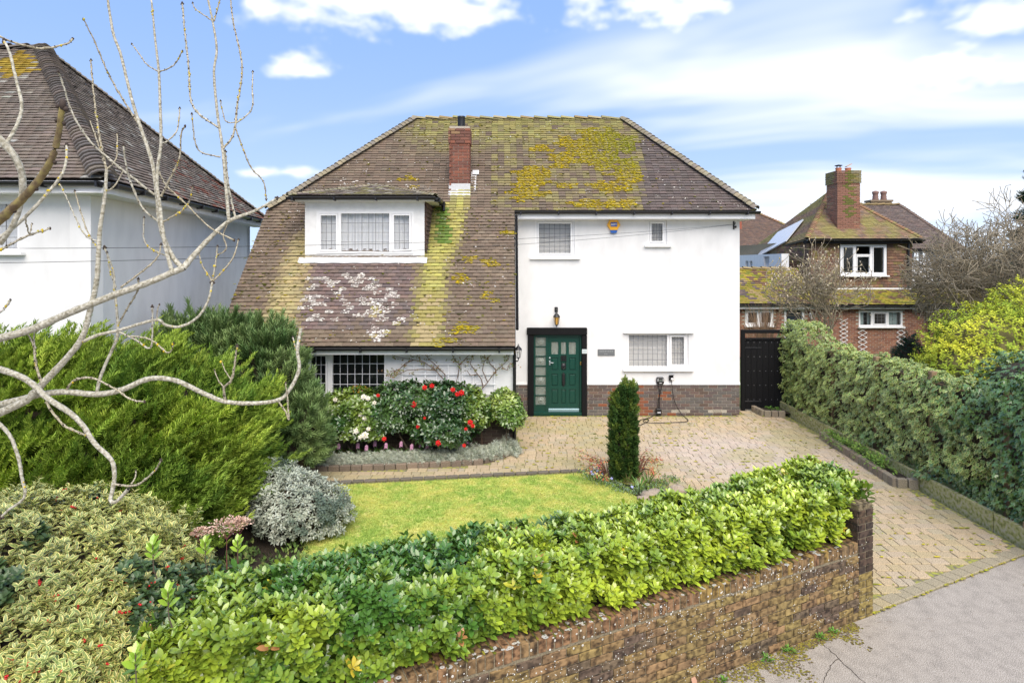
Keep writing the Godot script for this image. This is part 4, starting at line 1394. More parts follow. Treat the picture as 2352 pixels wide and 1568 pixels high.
	mb.tube([Vector3(16.15, 4.6, -24.8), Vector3(16.15, 2.7, -24.8)], [.045, .045], 8)
	mb.tube([Vector3(16.3, 2.0, -23.8), Vector3(16.3, .0, -23.8)], [.045, .045], 8)
	obj("downpipe", mb, M.black, H)
	mb = MB.new()
	mb.bx(11.9, 16.6, 4.5, 4.62, -24.88, -24.6)
	obj("soffit", mb, M.blackwood, H)
	# white rear walls
	mb = MB.new()
	wall_mesh(mb, Vector3(0, 0, -28.85), Vector3.RIGHT, Vector3.BACK, 16.4, 20.9, 0, 4.4, .3, [[18.97, 19.83, 3.66, 4.28]])
	var lu := (LB - LA)
	lu.y = 0
	lu = lu.normalized()
	var ln := Vector3(-lu.z, 0, lu.x)
	if ln.z < 0: ln = -ln
	var P0 := LA - ln * .4
	P0.y = 0
	wall_mesh(mb, P0, lu, ln, .3, 8.6, 0, 4.1, .3, [[1.2, 1.7, 3.0, 3.7], [3.2, 3.7, 3.0, 3.8], [3.9, 4.4, 3.0, 3.8], [6.2, 7.0, 3.3, 4.0]])
	obj("rear_wall", mb, M.render, H)
	for h in [[1.2, .5, 3.0, .7], [3.2, .5, 3.0, .8], [3.9, .5, 3.0, .8], [6.2, .8, 3.3, .7]]:
		window(H, P0 + lu * h[0] + Vector3(0, h[2], 0) - ln * .05, Basis(lu, Vector3.UP, ln), h[1], h[3], [[.06, h[1] - .06, true, 1, 1]], {"frame": .06})
	window(H, Vector3(18.97, 3.66, -28.88), Basis(), .86, .62, [[.06, .4, true, 2, 2], [.46, .8, true, 2, 2]], {"frame": .06, "sill": .05})
	mb = MB.new()
	mb.tube([LA.lerp(LB, .45) + ln * .06 - Vector3(0, .1, 0), LA.lerp(LB, .48) - ln * .3 - Vector3(0, .45, 0), LA.lerp(LB, .48) - ln * .3 - Vector3(0, 1.6, 0)], [.05, .05, .05], 8)
	obj("downpipe", mb, M.black, H)
	gutter(H, LA + ln * .05, LB + ln * .05, ln, .07)
	# solar panels lie on the left slope
	var pn := (LB - LA).cross(ap - LA).normalized()
	var sp := []
	for q in [[1736, 590], [1805, 553], [1845, 503], [1786, 533]]: sp.append(onplane(q[0], q[1], LA + pn * .15, pn))
	var arr := thing("solar_array", "pale solar panels lying along the left slope of the brick house roof", "solar panels", sp[0])
	for k in 5:
		var a0: Vector3 = sp[0].lerp(sp[1], (k + .03) / 5.0) - sp[0]
		var a1: Vector3 = sp[0].lerp(sp[1], (k + .97) / 5.0) - sp[0]
		var b0: Vector3 = sp[3].lerp(sp[2], (k + .03) / 5.0) - sp[0]
		var b1: Vector3 = sp[3].lerp(sp[2], (k + .97) / 5.0) - sp[0]
		var m := MB.new()
		m.quad(a0, a1, b1, b0)
		var t := pn * -.05
		m.quad(a0 + t, a1 + t, a1, a0); m.quad(a1 + t, b1 + t, b1, a1); m.quad(b1 + t, b0 + t, b0, b1); m.quad(b0 + t, a0 + t, a0, b0)
		obj("solar_panel", m, M.solar, arr)
	# chimneys
	var cm := MB.new()
	var cx := 13.9
	cm.bx(cx - .45, cx + .45, 4.4, 7.45, -26.0, -25.15)
	var st := obj("chimney", cm, M.mortar, H)
	bxf = []; bc = []
	for f in [[Vector3(cx - .47, 4.45, -25.13), Vector3.RIGHT, Vector3.BACK, .94], [Vector3(cx - .47, 4.45, -26.0), Vector3.BACK, Vector3.LEFT, .87]]:
		lay_bricks(bxf, f[0], f[1], f[2], f[3], 34, Vector3(.215, .065, .05), .01)
		lay_bricks(bxf, f[0] + f[2] * .035 - f[1] * .035 + Vector3(0, 2.55, 0), f[1], f[2], f[3] + .07, 7, Vector3(.215, .065, .05), .01)
	for t in bxf:
		var c := pick([Color(.33, .15, .095), Color(.37, .18, .11), Color(.28, .14, .095), Color(.36, .22, .14)])
		if absf(t.origin.x - cx - .05) < .22 and t.origin.y > 5.6 and rng.randf() < .75: c = pick([Color(.2, .18, .04), Color(.15, .15, .03)])
		elif t.origin.y > 7.0: c = pick([Color(.27, .22, .08), Color(.24, .2, .1)])
		bc.append(vary(c, .14))
	pieces(st, "brick", brick_mb(), M.brick, bxf, bc, 200, "", 8)
	cm = MB.new()
	for k in 2:
		var o := Vector3(cx - .2 + .4 * k, 7.42, -25.55)
		cm.lathe(o, [Vector2(.15, 0), Vector2(.12, .05), Vector2(.11, .22), Vector2(.13, .24), Vector2(.12, .27), Vector2(.09, .27)], 12)
	obj("chimney_pot", cm, mat(Color(.42, .15, .08), .85), st)
	cm = MB.new()
	cm.lathe(Vector3(cx - .2, 7.78, -25.55), [Vector2(.15, 0), Vector2(.15, .02), Vector2(.0, .06)], 12)
	for k in 4: cm.tube([Vector3(cx - .2 + .09 * cos(k * 1.57), 7.66, -25.55 + .09 * sin(k * 1.57)), Vector3(cx - .2 + .09 * cos(k * 1.57), 7.8, -25.55 + .09 * sin(k * 1.57))], [.012, .012], 5)
	obj("cowl", cm, M.black, st)
	cm = MB.new()
	cm.box(Vector3(cx + .22, 7.8, -25.55), Vector3(.24, .03, .18), Basis(Vector3.BACK, .5))
	obj("pot_tile", cm, mat(Color(.5, .36, .25), .85), st)
	cm = MB.new()
	cm.bx(18.35, 19.4, 6.5, 6.82, -31.6, -31.1)
	cm.bx(18.3, 19.45, 6.82, 6.92, -31.65, -31.05)
	var st2 := obj("chimney", cm, mat(Color(.2, .15, .1), .9), H)
	cm = MB.new()
	for k in 2: cm.lathe(Vector3(18.68 + k * .42, 6.9, -31.3), [Vector2(.14, 0), Vector2(.15, .1), Vector2(.13, .12), Vector2(.14, .22), Vector2(.12, .24), Vector2(.13, .34), Vector2(.16, .38), Vector2(.15, .46), Vector2(.05, .5)], 12)
	obj("chimney_pot", cm, mat(Color(.2, .12, .1), .85), st2)
	# trellises and lamp on the brick wall
	for t in [[1929, 1948, 732, 790], [1971, 1992, 753, 818], [2060, 2080, 753, 805]]:
		var x0: float = (t[0] - CU) * 23.96 / F
		var x1: float = (t[1] - CU) * 23.96 / F
		var y0: float = EYE - (t[3] - CV) * 23.96 / F
		var y1: float = EYE - (t[2] - CV) * 23.96 / F
		var T := thing("trellis", ["white diamond trellis on the brick wall beside the wall lamp", "white diamond trellis on the brick wall under the left end of the kitchen window", "white diamond trellis on the brick wall under the right end of the kitchen window"][taken.get("trellis", -1) + 1], "trellis", Vector3(x0, y0, -23.96), "trellises on the brick house")
		var n := int((y1 - y0) / .16)
		var st_: float = (y1 - y0) / n
		for k in n:
			for s in 2:
				var m := MB.new()
				m.tube([Vector3(0 if s else x1 - x0, k * st_, s * .012), Vector3(x1 - x0 if s else 0.0, (k + 1) * st_, s * .012)], [.012, .012], 4)
				obj("lath", m, M.white, T)
	var L := thing("wall_lamp", "small white lantern on the brick wall beside the dark door", "lamp", px(1864, 726, 23.9))
	lantern(L, .9, M.white, M.glass)
	# a third house farther off
	var G := thing("distant_house", "distant white house with a brown hipped roof seen past the white corner", "house")
	mb = MB.new()
	var a := [Vector3(10.8, 4.3, -38), Vector3(21.0, 4.3, -38), Vector3(16.6, 7.05, -41.5), Vector3(13.6, 7.05, -41.5)]
	mb.poly(a)
	mb.tri(a[1], Vector3(21.0, 4.3, -45), a[2])
	mb.tri(Vector3(10.8, 4.3, -45), a[0], a[3])
	mb.poly([Vector3(21.0, 4.3, -45), Vector3(10.8, 4.3, -45), a[3], a[2]])
	roof = obj("roof", mb, M.underlay, G)
	xf = []; cols = []
	for p in a.size(): a[p] += Vector3(0, .05, .03)
	lay_tiles(a, xf, cols, func(o): return vary(pick([Color(.2, .13, .1), Color(.17, .12, .1), Color(.23, .15, .11)]), .15))
	scatter(roof, "tile_field", tile_mb(), M.tile, xf, cols)
	lay_hip(roof, "hip_tile", a[1], a[2], .2, .13, hc, 0)
	mb = MB.new()
	mb.bx(11.2, 20.6, 0, 4.3, -44.6, -38.4)
	obj("wall", mb, M.render, G)
	mb = MB.new()
	mb.bx(14.6, 15.05, 5.4, 6.75, -40.4, -39.9)
	obj("chimney", mb, mat(Color(.32, .1, .06), .9), G)
func lantern(L: Node3D, s: float, frame: Material, glass: Material, hang := false):
	var m := MB.new()
	for k in 6:
		var a := TAU * k / 6
		m.tube([Vector3(cos(a) * .045, -.1, sin(a) * .045) * s, Vector3(cos(a) * .08, .1, sin(a) * .08) * s], [.006 * s, .006 * s], 4)
	m.lathe(Vector3.ZERO, [Vector2(.0, -.17 * s), Vector2(.015 * s, -.15 * s), Vector2(.02 * s, -.12 * s), Vector2(.05 * s, -.1 * s), Vector2(.045 * s, -.095 * s)], 6)
	m.lathe(Vector3.ZERO, [Vector2(.1 * s, .095 * s), Vector2(.1 * s, .11 * s), Vector2(.06 * s, .16 * s), Vector2(.03 * s, .18 * s), Vector2(.028 * s, .2 * s), Vector2(.012 * s, .215 * s), Vector2(.015 * s, .23 * s), Vector2(0, .25 * s)], 6)
	obj("frame", m, frame, L)
	m = MB.new()
	m.lathe(Vector3.ZERO, [Vector2(.04 * s, -.098 * s), Vector2(.075 * s, .098 * s)], 6)
	obj("glass", m, glass, L)
	m = MB.new()
	m.lathe(Vector3.ZERO, [Vector2(.012 * s, -.09 * s), Vector2(.014 * s, .0), Vector2(.022 * s, .03 * s), Vector2(.018 * s, .055 * s), Vector2(0, .065 * s)], 8)
	obj("bulb", m, M.white, L)
# ---------- driveway, path, garden wall, gate, fence ----------
func bed_edge(x: float) -> float:     # depth of the front of the flower bed
	var pts := [[-6.0, 10.6], [-3.7, 10.92], [-2.0, 11.08], [-.61, 11.32], [-.13, 11.72], [.12, 12.25], [.13, 12.3]]
	for i in pts.size() - 1:
		if x < pts[i + 1][0]: return lerpf(pts[i][1], pts[i + 1][1], (x - pts[i][0]) / (pts[i + 1][0] - pts[i][0]))
	return 99.0
func path_edge(x: float) -> float: return 10.22 + (x + 3.55) * .139     # lawn side of the path
func in_drive(x: float, d: float) -> bool:
	if x > 6.62 or x < -4.6: return false
	if d < street(x) + .16: return false
	if d > 14.88: return x > 5.6 and d < 15.6
	if x < .10: return d < bed_edge(x) - .07 and d > path_edge(x) + .07
	if d > 12.3: return true
	if d > 10.84: return d < bed_edge(x) - .05 and (x > 1.3 or d > path_edge(x) + .05)
	# right of the bed round the yew
	var left := 2.55 + maxf(0.0, 10.0 - d) * .42 if d < 10.4 else 1.5 + (10.84 - d) * 1.6
	return x > left
func make_drive():
	var base := sheet([[-4.6, 9.9], [1.3, 10.7], [2.5, 10.0], [3.9, 6.55], [6.7, street(6.7)], [6.72, 15.7], [5.55, 15.7], [5.55, 14.92], [.02, 14.92], [.02, 12.28], [-4.6, 12.28]], .006)
	var D := struct("driveway", base, M.joint)
	var m := MB.new()
	m.cbox(Vector3(0, -.02, 0), Vector3(1, .06, .157), .006)
	var xf := []
	var cols := []
	var pitch := .167
	for r in 60:
		var d := 6.4 + (r + .5) * pitch
		var x := -4.6 - rng.randf() * .2
		while x < 6.62:
			var w: float = [.24, .24, .2, .16, .16, .12][rng.randi() % 6]
			if in_drive(x + .03, d) and in_drive(x + w - .03, d) and in_drive(x + w * .5, d + .05) and in_drive(x + w * .5, d - .05):
				var b := Basis(Vector3.UP, rng.randf_range(-.007, .007)) * Basis(Vector3.RIGHT, rng.randf_range(-.012, .012)) * Basis(Vector3.BACK, rng.randf_range(-.01, .01))
				b.x *= w - .01
				xf.append(Transform3D(b, Vector3(x + w * .5, .012 + rng.randf_range(-.002, .004), -d)))
				var n := nz.get_noise_2d(x * .5, d * .5)
				var c := pick([Color(.54, .42, .26), Color(.53, .415, .26), Color(.56, .435, .27), Color(.49, .41, .28), Color(.54, .43, .29), Color(.52, .42, .245)])
				var pale := clampf(1.2 - Vector2((x - 4.3) / 2.0, (d - 11.9) / 1.7).length(), 0, .75)
				c = c.lerp(Color(.6, .5, .42), pale)
				if n > .1: c = c.lerp(Color(.4, .36, .16), clampf((n - .1) * 1.6, 0, .5))
				cols.append(vary(c, .08))
			x += w
	# two soldier courses where the drive meets the pavement
	for row in 1:
		var L := 3.15
		var t := .02
		while t < L:
			var w: float = [.24, .16, .2][rng.randi() % 3]
			var q := PIER + WDIR * (t + w * .5) + Vector2(-WDIR.y, WDIR.x) * .085
			if q.x < 6.6:
				var b := Basis(Vector3(WDIR.x, 0, -WDIR.y), Vector3.UP, Vector3(WDIR.y, 0, WDIR.x))
				b.x *= w - .01
				xf.append(Transform3D(b, Vector3(q.x, .012, -q.y)))
				cols.append(vary(pick([Color(.36, .31, .18), Color(.4, .34, .22), Color(.34, .3, .2)]), .12))
			t += w
	pieces(D, "paver", m, M.paver, xf, cols, 300, "", 24)
	# moss in the joints and along the street edge
	var cushion := MB.new()
	cushion.blob(Vector3.ZERO, Vector3(1, 1, 1), 6, 4, .5, 5)
	var mx := []
	var mc := []
	for k in 1700:
		var row := rng.randi() % 52
		var d := 6.4 + row * pitch + rng.randf_range(-.006, .006)
		var x := rng.randf_range(-.5, 6.5)
		if not in_drive(x, d): continue
		if nz.get_noise_2d(x * .9 + 9, d * .9) < -.05: continue
		var s := rng.randf_range(.006, .013)
		mx.append(Transform3D(Basis().scaled(Vector3(s * rng.randf_range(1, 4), s * .7, s)), Vector3(x, .036, -d)))
		mc.append(vary(pick([Color(.3, .3, .03), Color(.38, .34, .03), Color(.2, .22, .03)]), .25))
	for k in 140:
		var t := rng.randf_range(0, 3.0)
		if nz.get_noise_1d(t * 2.0) < 0: continue
		var q := PIER + WDIR * t + Vector2(-WDIR.y, WDIR.x) * rng.randf_range(-.02, .01)
		var s := rng.randf_range(.006, .014)
		mx.append(Transform3D(Basis().scaled(Vector3(s * 1.5, s * .5, s)), Vector3(q.x, .015, -q.y)))
		mc.append(vary(pick([Color(.3, .3, .03), Color(.36, .3, .04), Color(.22, .2, .06)]), .25))
	scatter(D, "moss", cushion, M.moss, mx, mc)
	# edging blocks of path and bed
	var blk := MB.new()
	blk.cbox(Vector3(0, 0, 0), Vector3(.19, .13, .09), .01)
	for run in 2:
		var K := thing("path_edging" if run == 0 else "bed_edging", "dark block edging along the lawn side of the path" if run == 0 else "brown block edging round the front of the flower bed", "edging")
		xf = []; cols = []
		var x := -4.4
		while x < (1.3 if run == 0 else .12):
			var d := path_edge(x) if run == 0 else bed_edge(x)
			var d2 := path_edge(x + .05) if run == 0 else bed_edge(x + .05)
			var ang := atan2(d2 - d, .05)
			if run == 1 and x > -.2: ang = clampf(ang, 0, 1.2)
			xf.append(Transform3D(Basis(Vector3.UP, ang), Vector3(x, .0 if run == 0 else .045, -d)))
			cols.append(vary(Color(.17, .145, .11) if run == 0 else Color(.24, .19, .14), .15))
			x += .2 * cos(ang)
		pieces(K, "kerb_block", blk, M.paver, xf, cols, 300, "", 6)
	# raised beds along the ivy fence
	for kb in [["planter", "long low block edged bed of weeds along the foot of the ivy", [[6.58, 12.95], [6.40, 10.15], [6.74, 10.12]]], ["planter", "tiny block edged bed beside the black gate", [[6.05, 15.3], [6.1, 14.75], [6.6, 14.72]]]]:
		var K := thing(kb[0], kb[1], "planter", Vector3.ZERO, "block edged beds by the ivy")
		var big := MB.new()
		big.cbox(Vector3.ZERO, Vector3(.15, .17, .1), .008)
		xf = []; cols = []
		for i in 2:
			var a := Vector2(kb[2][i][0], kb[2][i][1])
			var b := Vector2(kb[2][i + 1][0], kb[2][i + 1][1])
			var n := int(a.distance_to(b) / .16)
			for k in n:
				var q := a.lerp(b, (k + .5) / n)
				xf.append(Transform3D(Basis(Vector3.UP, atan2(b.y - a.y, b.x - a.x)), Vector3(q.x, .085, -q.y)))
				cols.append(vary(Color(.3, .25, .18), .12))
		pieces(K, "kerb_block", big, M.paver, xf, cols, 300, "", 6)
		var sl := MB.new()
		sl.poly([Vector3(kb[2][0][0], .1, -kb[2][0][1]), Vector3(kb[2][1][0], .1, -kb[2][1][1]), Vector3(6.8, .1, -kb[2][2][1]), Vector3(6.8, .1, -kb[2][0][1])])
		obj("soil", sl, M.soil, K)
func make_garden_wall():
	var W := thing("garden_wall", "low weathered brick wall with brick on edge coping below the laurel hedge", "wall", Vector3.ZERO)
	var ux := Vector3(WDIR.x, 0, -WDIR.y)
	var nrm := Vector3(WDIR.y, 0, WDIR.x)
	var L := 8.4
	var wp := .235                # pier width
	var o := Vector3(PIER.x, 0, -PIER.y) - ux * (L + wp)
	var bb := Basis(ux, Vector3.UP, nrm)
	var mb := MB.new()
	mb.box(o + ux * L * .5 - nrm * .115 + Vector3(0, .33, 0), Vector3(L, .76, .213), bb)
	mb.box(o + ux * L * .5 - nrm * .11 + Vector3(0, .753, 0), Vector3(L, .1, .206), bb)
	var corew := obj("mortar", mb, M.mortar_dark, W)
	var xf := []
	var cols := []
	lay_bricks(xf, o + Vector3(0, -.075, 0), ux, nrm, L, 10, Vector3(.215, .065, .05), .01)
	var tone := func(p):
		var s: float = (p - o).dot(ux)
		var n := nz.get_noise_2d(s * 1.3, p.y * 3.0)
		var c := pick([Color(.29, .2, .125), Color(.31, .215, .125), Color(.27, .185, .115), Color(.33, .25, .13), Color(.25, .175, .12)])
		if n > .3: c = pick([Color(.15, .115, .1), Color(.18, .14, .115)])
		elif n < -.2 or rng.randf() < .15: c = pick([Color(.31, .25, .12), Color(.29, .225, .11), Color(.33, .26, .135)])
		return vary(c, .16)
	for t in xf: cols.append(tone.call(t.origin))
	pieces(W, "brick", brick_mb(), M.oldbrick, xf, cols, 300, "", 24)
	xf = []; cols = []
	var t := 0.0
	while t < L - .03:
		xf.append(Transform3D(bb * Basis(Vector3.UP, rng.randf_range(-.02, .02)), o + ux * (t + .036) - nrm * (.109 + rng.randf_range(-.003, .003)) + Vector3(0, .756 + rng.randf_range(-.003, .003), 0)))
		var s := t / L
		cols.append(vary(pick([Color(.32, .19, .12), Color(.29, .18, .115), Color(.29, .2, .12), Color(.25, .17, .11)]) if s < .72 else pick([Color(.34, .25, .1), Color(.31, .21, .1), Color(.27, .19, .11)]), .15))
		t += .075
	pieces(W, "coping_brick", brick_mb(Vector3(.065, .108, .218)), M.oldbrick, xf, cols, 150, "", 10)
	# pier
	var pb := o + ux * L
	var P := thing("wall_pier", "dark stained brick pier at the driveway end of the low wall", "pier", Vector3.ZERO)
	mb = MB.new()
	mb.box(pb + ux * wp * .5 - nrm * .165 + Vector3(0, .55, 0), Vector3(wp - .016, 1.2, .32), bb)
	obj("mortar", mb, M.mortar_dark, P)
	xf = []; cols = []
	lay_bricks(xf, pb + Vector3(0, -.06, 0), ux, nrm, wp, 16, Vector3(.232, .065, .05), .01, .0)
	lay_bricks(xf, pb - nrm * .34 + Vector3(0, -.06, 0), nrm, -ux, .33, 16, Vector3(.215, .065, .05), .01, .05)
	lay_bricks(xf, pb + ux * wp + Vector3(0, -.06, 0), -nrm, ux, .33, 16, Vector3(.215, .065, .05), .01, .05)
	for q in xf:
		var c := pick([Color(.065, .05, .05), Color(.085, .06, .055), Color(.11, .075, .06)])
		if q.origin.y < .42 + rng.randf_range(-.05, .05): c = pick([Color(.34, .28, .08), Color(.29, .23, .09), Color(.27, .16, .09), Color(.24, .2, .09)])
		elif q.origin.y > .98: c = pick([Color(.12, .075, .055), Color(.1, .07, .06)])
		cols.append(vary(c, .15))
	pieces(P, "brick", brick_mb(), M.oldbrick, xf, cols, 300, "", 12)
	xf = []; cols = []
	for k in 3:
		xf.append(Transform3D(bb, pb + ux * (.04 + k * .077) - nrm * .165 + Vector3(0, 1.17, 0)))
		cols.append(vary(Color(.2, .17, .13), .15))
	pieces(P, "coping_brick", brick_mb(Vector3(.068, .05, .33)), M.oldbrick, xf, cols, 10, "", 3)
	# lichen: pale crusty discs and specks on the face and coping
	var disc := MB.new()
	disc.lathe(Vector3.ZERO, [Vector2(1, 0), Vector2(.85, .25), Vector2(.4, .3), Vector2(0, .28)], 7, Basis(Vector3.RIGHT, PI / 2))
	xf = []; cols = []
	for k in 3600:
		var s := rng.randf_range(.3, L + wp)
		var y := rng.randf_range(.05, .8)
		if k < 130: y = rng.randf_range(.66, .8)
		var n := nz.get_noise_2d(s * 1.1 + 20, y * 2.2) + .5 * nz.get_noise_2d(s * 4, y * 6)
		if k >= 130 and n < .02 + .5 * absf(y - .45) - rng.randf() * .22: continue
		var r := rng.randf_range(.0025, .006) if k >= 130 else rng.randf_range(.004, .011)
		var face := 0.006 if s < L else .004
		xf.append(Transform3D(Basis(ux * r, Vector3.UP * r * rng.randf_range(.7, 1.3), nrm * .004), o + ux * s + Vector3(0, y, 0) + nrm * face))
		cols.append(vary(pick([Color(.62, .6, .54), Color(.55, .52, .44), Color(.68, .67, .62)]), .1))
	for k in 150:
		var s := rng.randf_range(2.0, L)
		var r := rng.randf_range(.008, .03)
		var bas := Basis(ux * r, nrm * r * rng.randf_range(.5, 1.0), Vector3.UP * .004)
		xf.append(Transform3D(bas, o + ux * s + Vector3(0, .811, 0) - nrm * rng.randf_range(0, .1)))
		cols.append(vary(Color(.45, .44, .4), .15))
	scatter(W, "lichen", disc, M.stone_pale if M.has("stone_pale") else mat(Color(1, 1, 1), .95), xf, cols)
	# moss along the coping joints
	var cushion := MB.new()
	cushion.blob(Vector3.ZERO, Vector3(1, 1, 1), 6, 4, .6, 8)
	xf = []; cols = []
	for k in 900:
		var j := rng.randi() % 112
		var s := j * .075 + rng.randf_range(-.006, .006)
		if nz.get_noise_1d(s * 1.7 + 4) < -.1: continue
		var r := rng.randf_range(.007, .016)
		xf.append(Transform3D(bb.scaled_local(Vector3(r, r * .5, r * rng.randf_range(1, 3))), o + ux * s + Vector3(0, .81, 0) - nrm * rng.randf_range(.005, .2)))
		cols.append(vary(pick([Color(.12, .13, .02), Color(.2, .19, .03), Color(.08, .07, .03)]), .3))
	scatter(W, "moss", cushion, M.moss, xf, cols)
	# moss and litter where wall meets pavement, and small weeds
	var Ms := thing("pavement_moss", "patches of olive moss and litter at the foot of the brick wall", "moss")
	xf = []; cols = []
	for k in 6500:
		var s := rng.randf_range(3.6, 8.3)
		var n := nz.get_noise_1d(s * 1.9 + 70)
		var wd := .05 + .34 * clampf(n + .15, 0, .6)
		var f := absf(rng.randfn()) * wd
		if f > wd * 2.2: continue
		var r := rng.randf_range(.003, .01)
		xf.append(Transform3D(Basis(Vector3.UP, rng.randf() * TAU).scaled(Vector3(r * 1.4, r * .45, r)), o + ux * s + nrm * (f + .012) + Vector3(0, .0, 0)))
		cols.append(vary(pick([Color(.2, .17, .03), Color(.15, .14, .03), Color(.11, .085, .04), Color(.25, .21, .04), Color(.13, .1, .07)]), .3))
	scatter(Ms, "moss_cushions", cushion, M.moss, xf, cols)
	for w in [[6.05, .1], [6.22, .16], [6.4, .1], [7.0, .05], [7.28, .06], [7.75, .05], [5.1, .08], [4.6, .06], [7.95, .04]]:
		var q := o + ux * float(w[0]) + nrm * float(w[1])
		weed(q, rng.randf_range(.05, .085), "small green weed rooted where the brick wall meets the pavement", "weeds at the wall foot")
	var D := thing("dead_leaf", "dry pinkish fallen leaf beside the weeds at the wall foot", "leaf", o + ux * 6.12 + nrm * .05 + Vector3(0, .012, 0))
	mb = MB.new()
	mb.col = Color(.42, .25, .17)
	mb.add(leaf_mb(.09, .05, .4, .3), Transform3D(Basis(Vector3.RIGHT, -.6), Vector3.ZERO))
	obj("leaf_blade", mb, M.soft, D)
	# bits of straw and pale flecks on the asphalt
	var lit := thing("pavement_litter", "scattered twigs, straw and pale flecks on the grey pavement", "litter")
	lit.set_meta("kind", "stuff")
	var sliver := MB.new()
	sliver.cbox(Vector3.ZERO, Vector3(1, .12, .12), .02)
	xf = []; cols = []
	for k in 420:
		var s := rng.randf_range(4.0, 14.0)
		var f := absf(rng.randfn()) * .16 + .03 if k < 260 else rng.randf_range(.1, 3.5)
		if s > 8.7 and f < .3: continue
		var l := rng.randf_range(.012, .07) if k < 260 else rng.randf_range(.006, .02)
		xf.append(Transform3D(Basis(Vector3.UP, rng.randf() * TAU).scaled(Vector3(l, .012, .012) if k < 260 else Vector3(l, .02, l * 2.0)), o + ux * s + nrm * f + Vector3(0, .001, 0)))
		cols.append(vary(pick([Color(.3, .24, .16), Color(.16, .11, .07), Color(.4, .33, .24)]) if k < 260 else pick([Color(.5, .48, .44), Color(.1, .08, .06), Color(.45, .42, .36)]), .2))
	scatter(lit, "flecks", sliver, mat(Color(1, 1, 1), .9), xf, cols)
func weed(at: Vector3, s: float, label: String, group: String):
	var Wd := thing("weed", label, "weed", at, group)
	var lf := leaf_mb(.35, .2, .2, .5, 2)
	var xf := []
	var cols := []
	for k in 46:
		var d := (rv() + Vector3(0, .9, 0)).normalized()
		xf.append(Transform3D(aim(d, Vector3.UP + rv() * .3, s), d * s * rng.randf_range(.1, .7) * Vector3(1.3, .8, 1.3)))
		cols.append(vary(Color(.12, .25, .04), .3))
	pieces(Wd, "leaf", lf, M.soft, xf, cols, 0, "foliage")
func make_gate_and_fence():
	var G := thing("side_gate", "black boarded side gate in a black frame next to the white house", "gate", Vector3.ZERO)
	var z := -15.35
	var x0 := (1702 - CU) * 15.35 / F
	var x1 := (1812 - CU) * 15.35 / F + .35
	var yt := EYE - (757 - CV) * 15.35 / F
	var mb := MB.new()
	mb.cbox(Vector3(x0 + .05, yt * .5, z), Vector3(.09, yt, .09), .006)
	mb.cbox(Vector3(x1 - .05, yt * .5, z), Vector3(.09, yt, .09), .006)
	mb.cbox(Vector3((x0 + x1) * .5, yt - .045, z), Vector3(x1 - x0 - .19, .085, .085), .006)
	obj("gate_frame", mb, M.blackwood, G)
	var n := 9
	var gx0 := x0 + .11
	var gx1 := x1 - .11
	var top := yt - .26
	for k in n:
		var m := MB.new()
		var w := (gx1 - gx0) / n
		m.cbox(Vector3(gx0 + (k + .5) * w, top * .5 + .03, z - .01), Vector3(w - .004, top - .06, .022), .006)
		obj("board", m, M.blackwood, G)
	mb = MB.new()
	mb.cbox(Vector3((gx0 + gx1) * .5, yt - .23, z), Vector3(gx1 - gx0, .05, .06), .005)
	mb.cbox(Vector3(gx1 - .03, yt - .16, z), Vector3(.05, .1, .05), .005)
	obj("rail", mb, M.blackwood, G)
	for yy in [.25, top - .2]:
		var m := MB.new()
		m.cbox(Vector3(gx0 + .2, yy, z + .006), Vector3(.42, .035, .01), .004)
		obj("hinge", m, M.black, G)
	mb = MB.new()
	for k in 9:
		for r in 5: mb.lathe(Vector3(gx0 + (k + .5) * (gx1 - gx0) / n, .3 + r * .36, z + .001), [Vector2(.009, 0), Vector2(.006, .003), Vector2(0, .004)], 6, Basis(Vector3.RIGHT, PI / 2))
	obj("nails", mb, M.lead, G)
	# fence under the ivy: panels on concrete gravel boards between posts
	var Fn := thing("boundary_fence", "timber fence on mossy concrete gravel boards hidden under ivy beside the drive", "fence")
	var d := 7.0
	while d < 15.3:
		var e := minf(d + 1.55, 15.4)
		var m := MB.new()
		m.cbox(Vector3(6.78, .11, -(d + e) * .5), Vector3(.06, .3, e - d - .02), .006)
		obj("gravel_board", m, M.concrete, Fn)
		m = MB.new()
		m.cbox(Vector3(7.02, 1.0, -(d + e) * .5), Vector3(.04, 1.55, e - d), .004)
		obj("panel", m, M.timber, Fn)
		m = MB.new()
		m.cbox(Vector3(6.98, .98, -d), Vector3(.1, 1.96, .1), .008)
		obj("post", m, M.timber, Fn)
		d = e
	var Pst := thing("timber_post", "split orange timber post standing at the street end of the ivy", "post", Vector3(6.8, 0, -8.02))
	mb = MB.new()
	mb.cbox(Vector3(0, .17, 0), Vector3(.09, .36, .09), .012)
	mb.cbox(Vector3(.1, .13, .03), Vector3(.08, .28, .08), .02, Basis(Vector3.UP, .3))
	obj("stump", mb, M.timber, Pst)
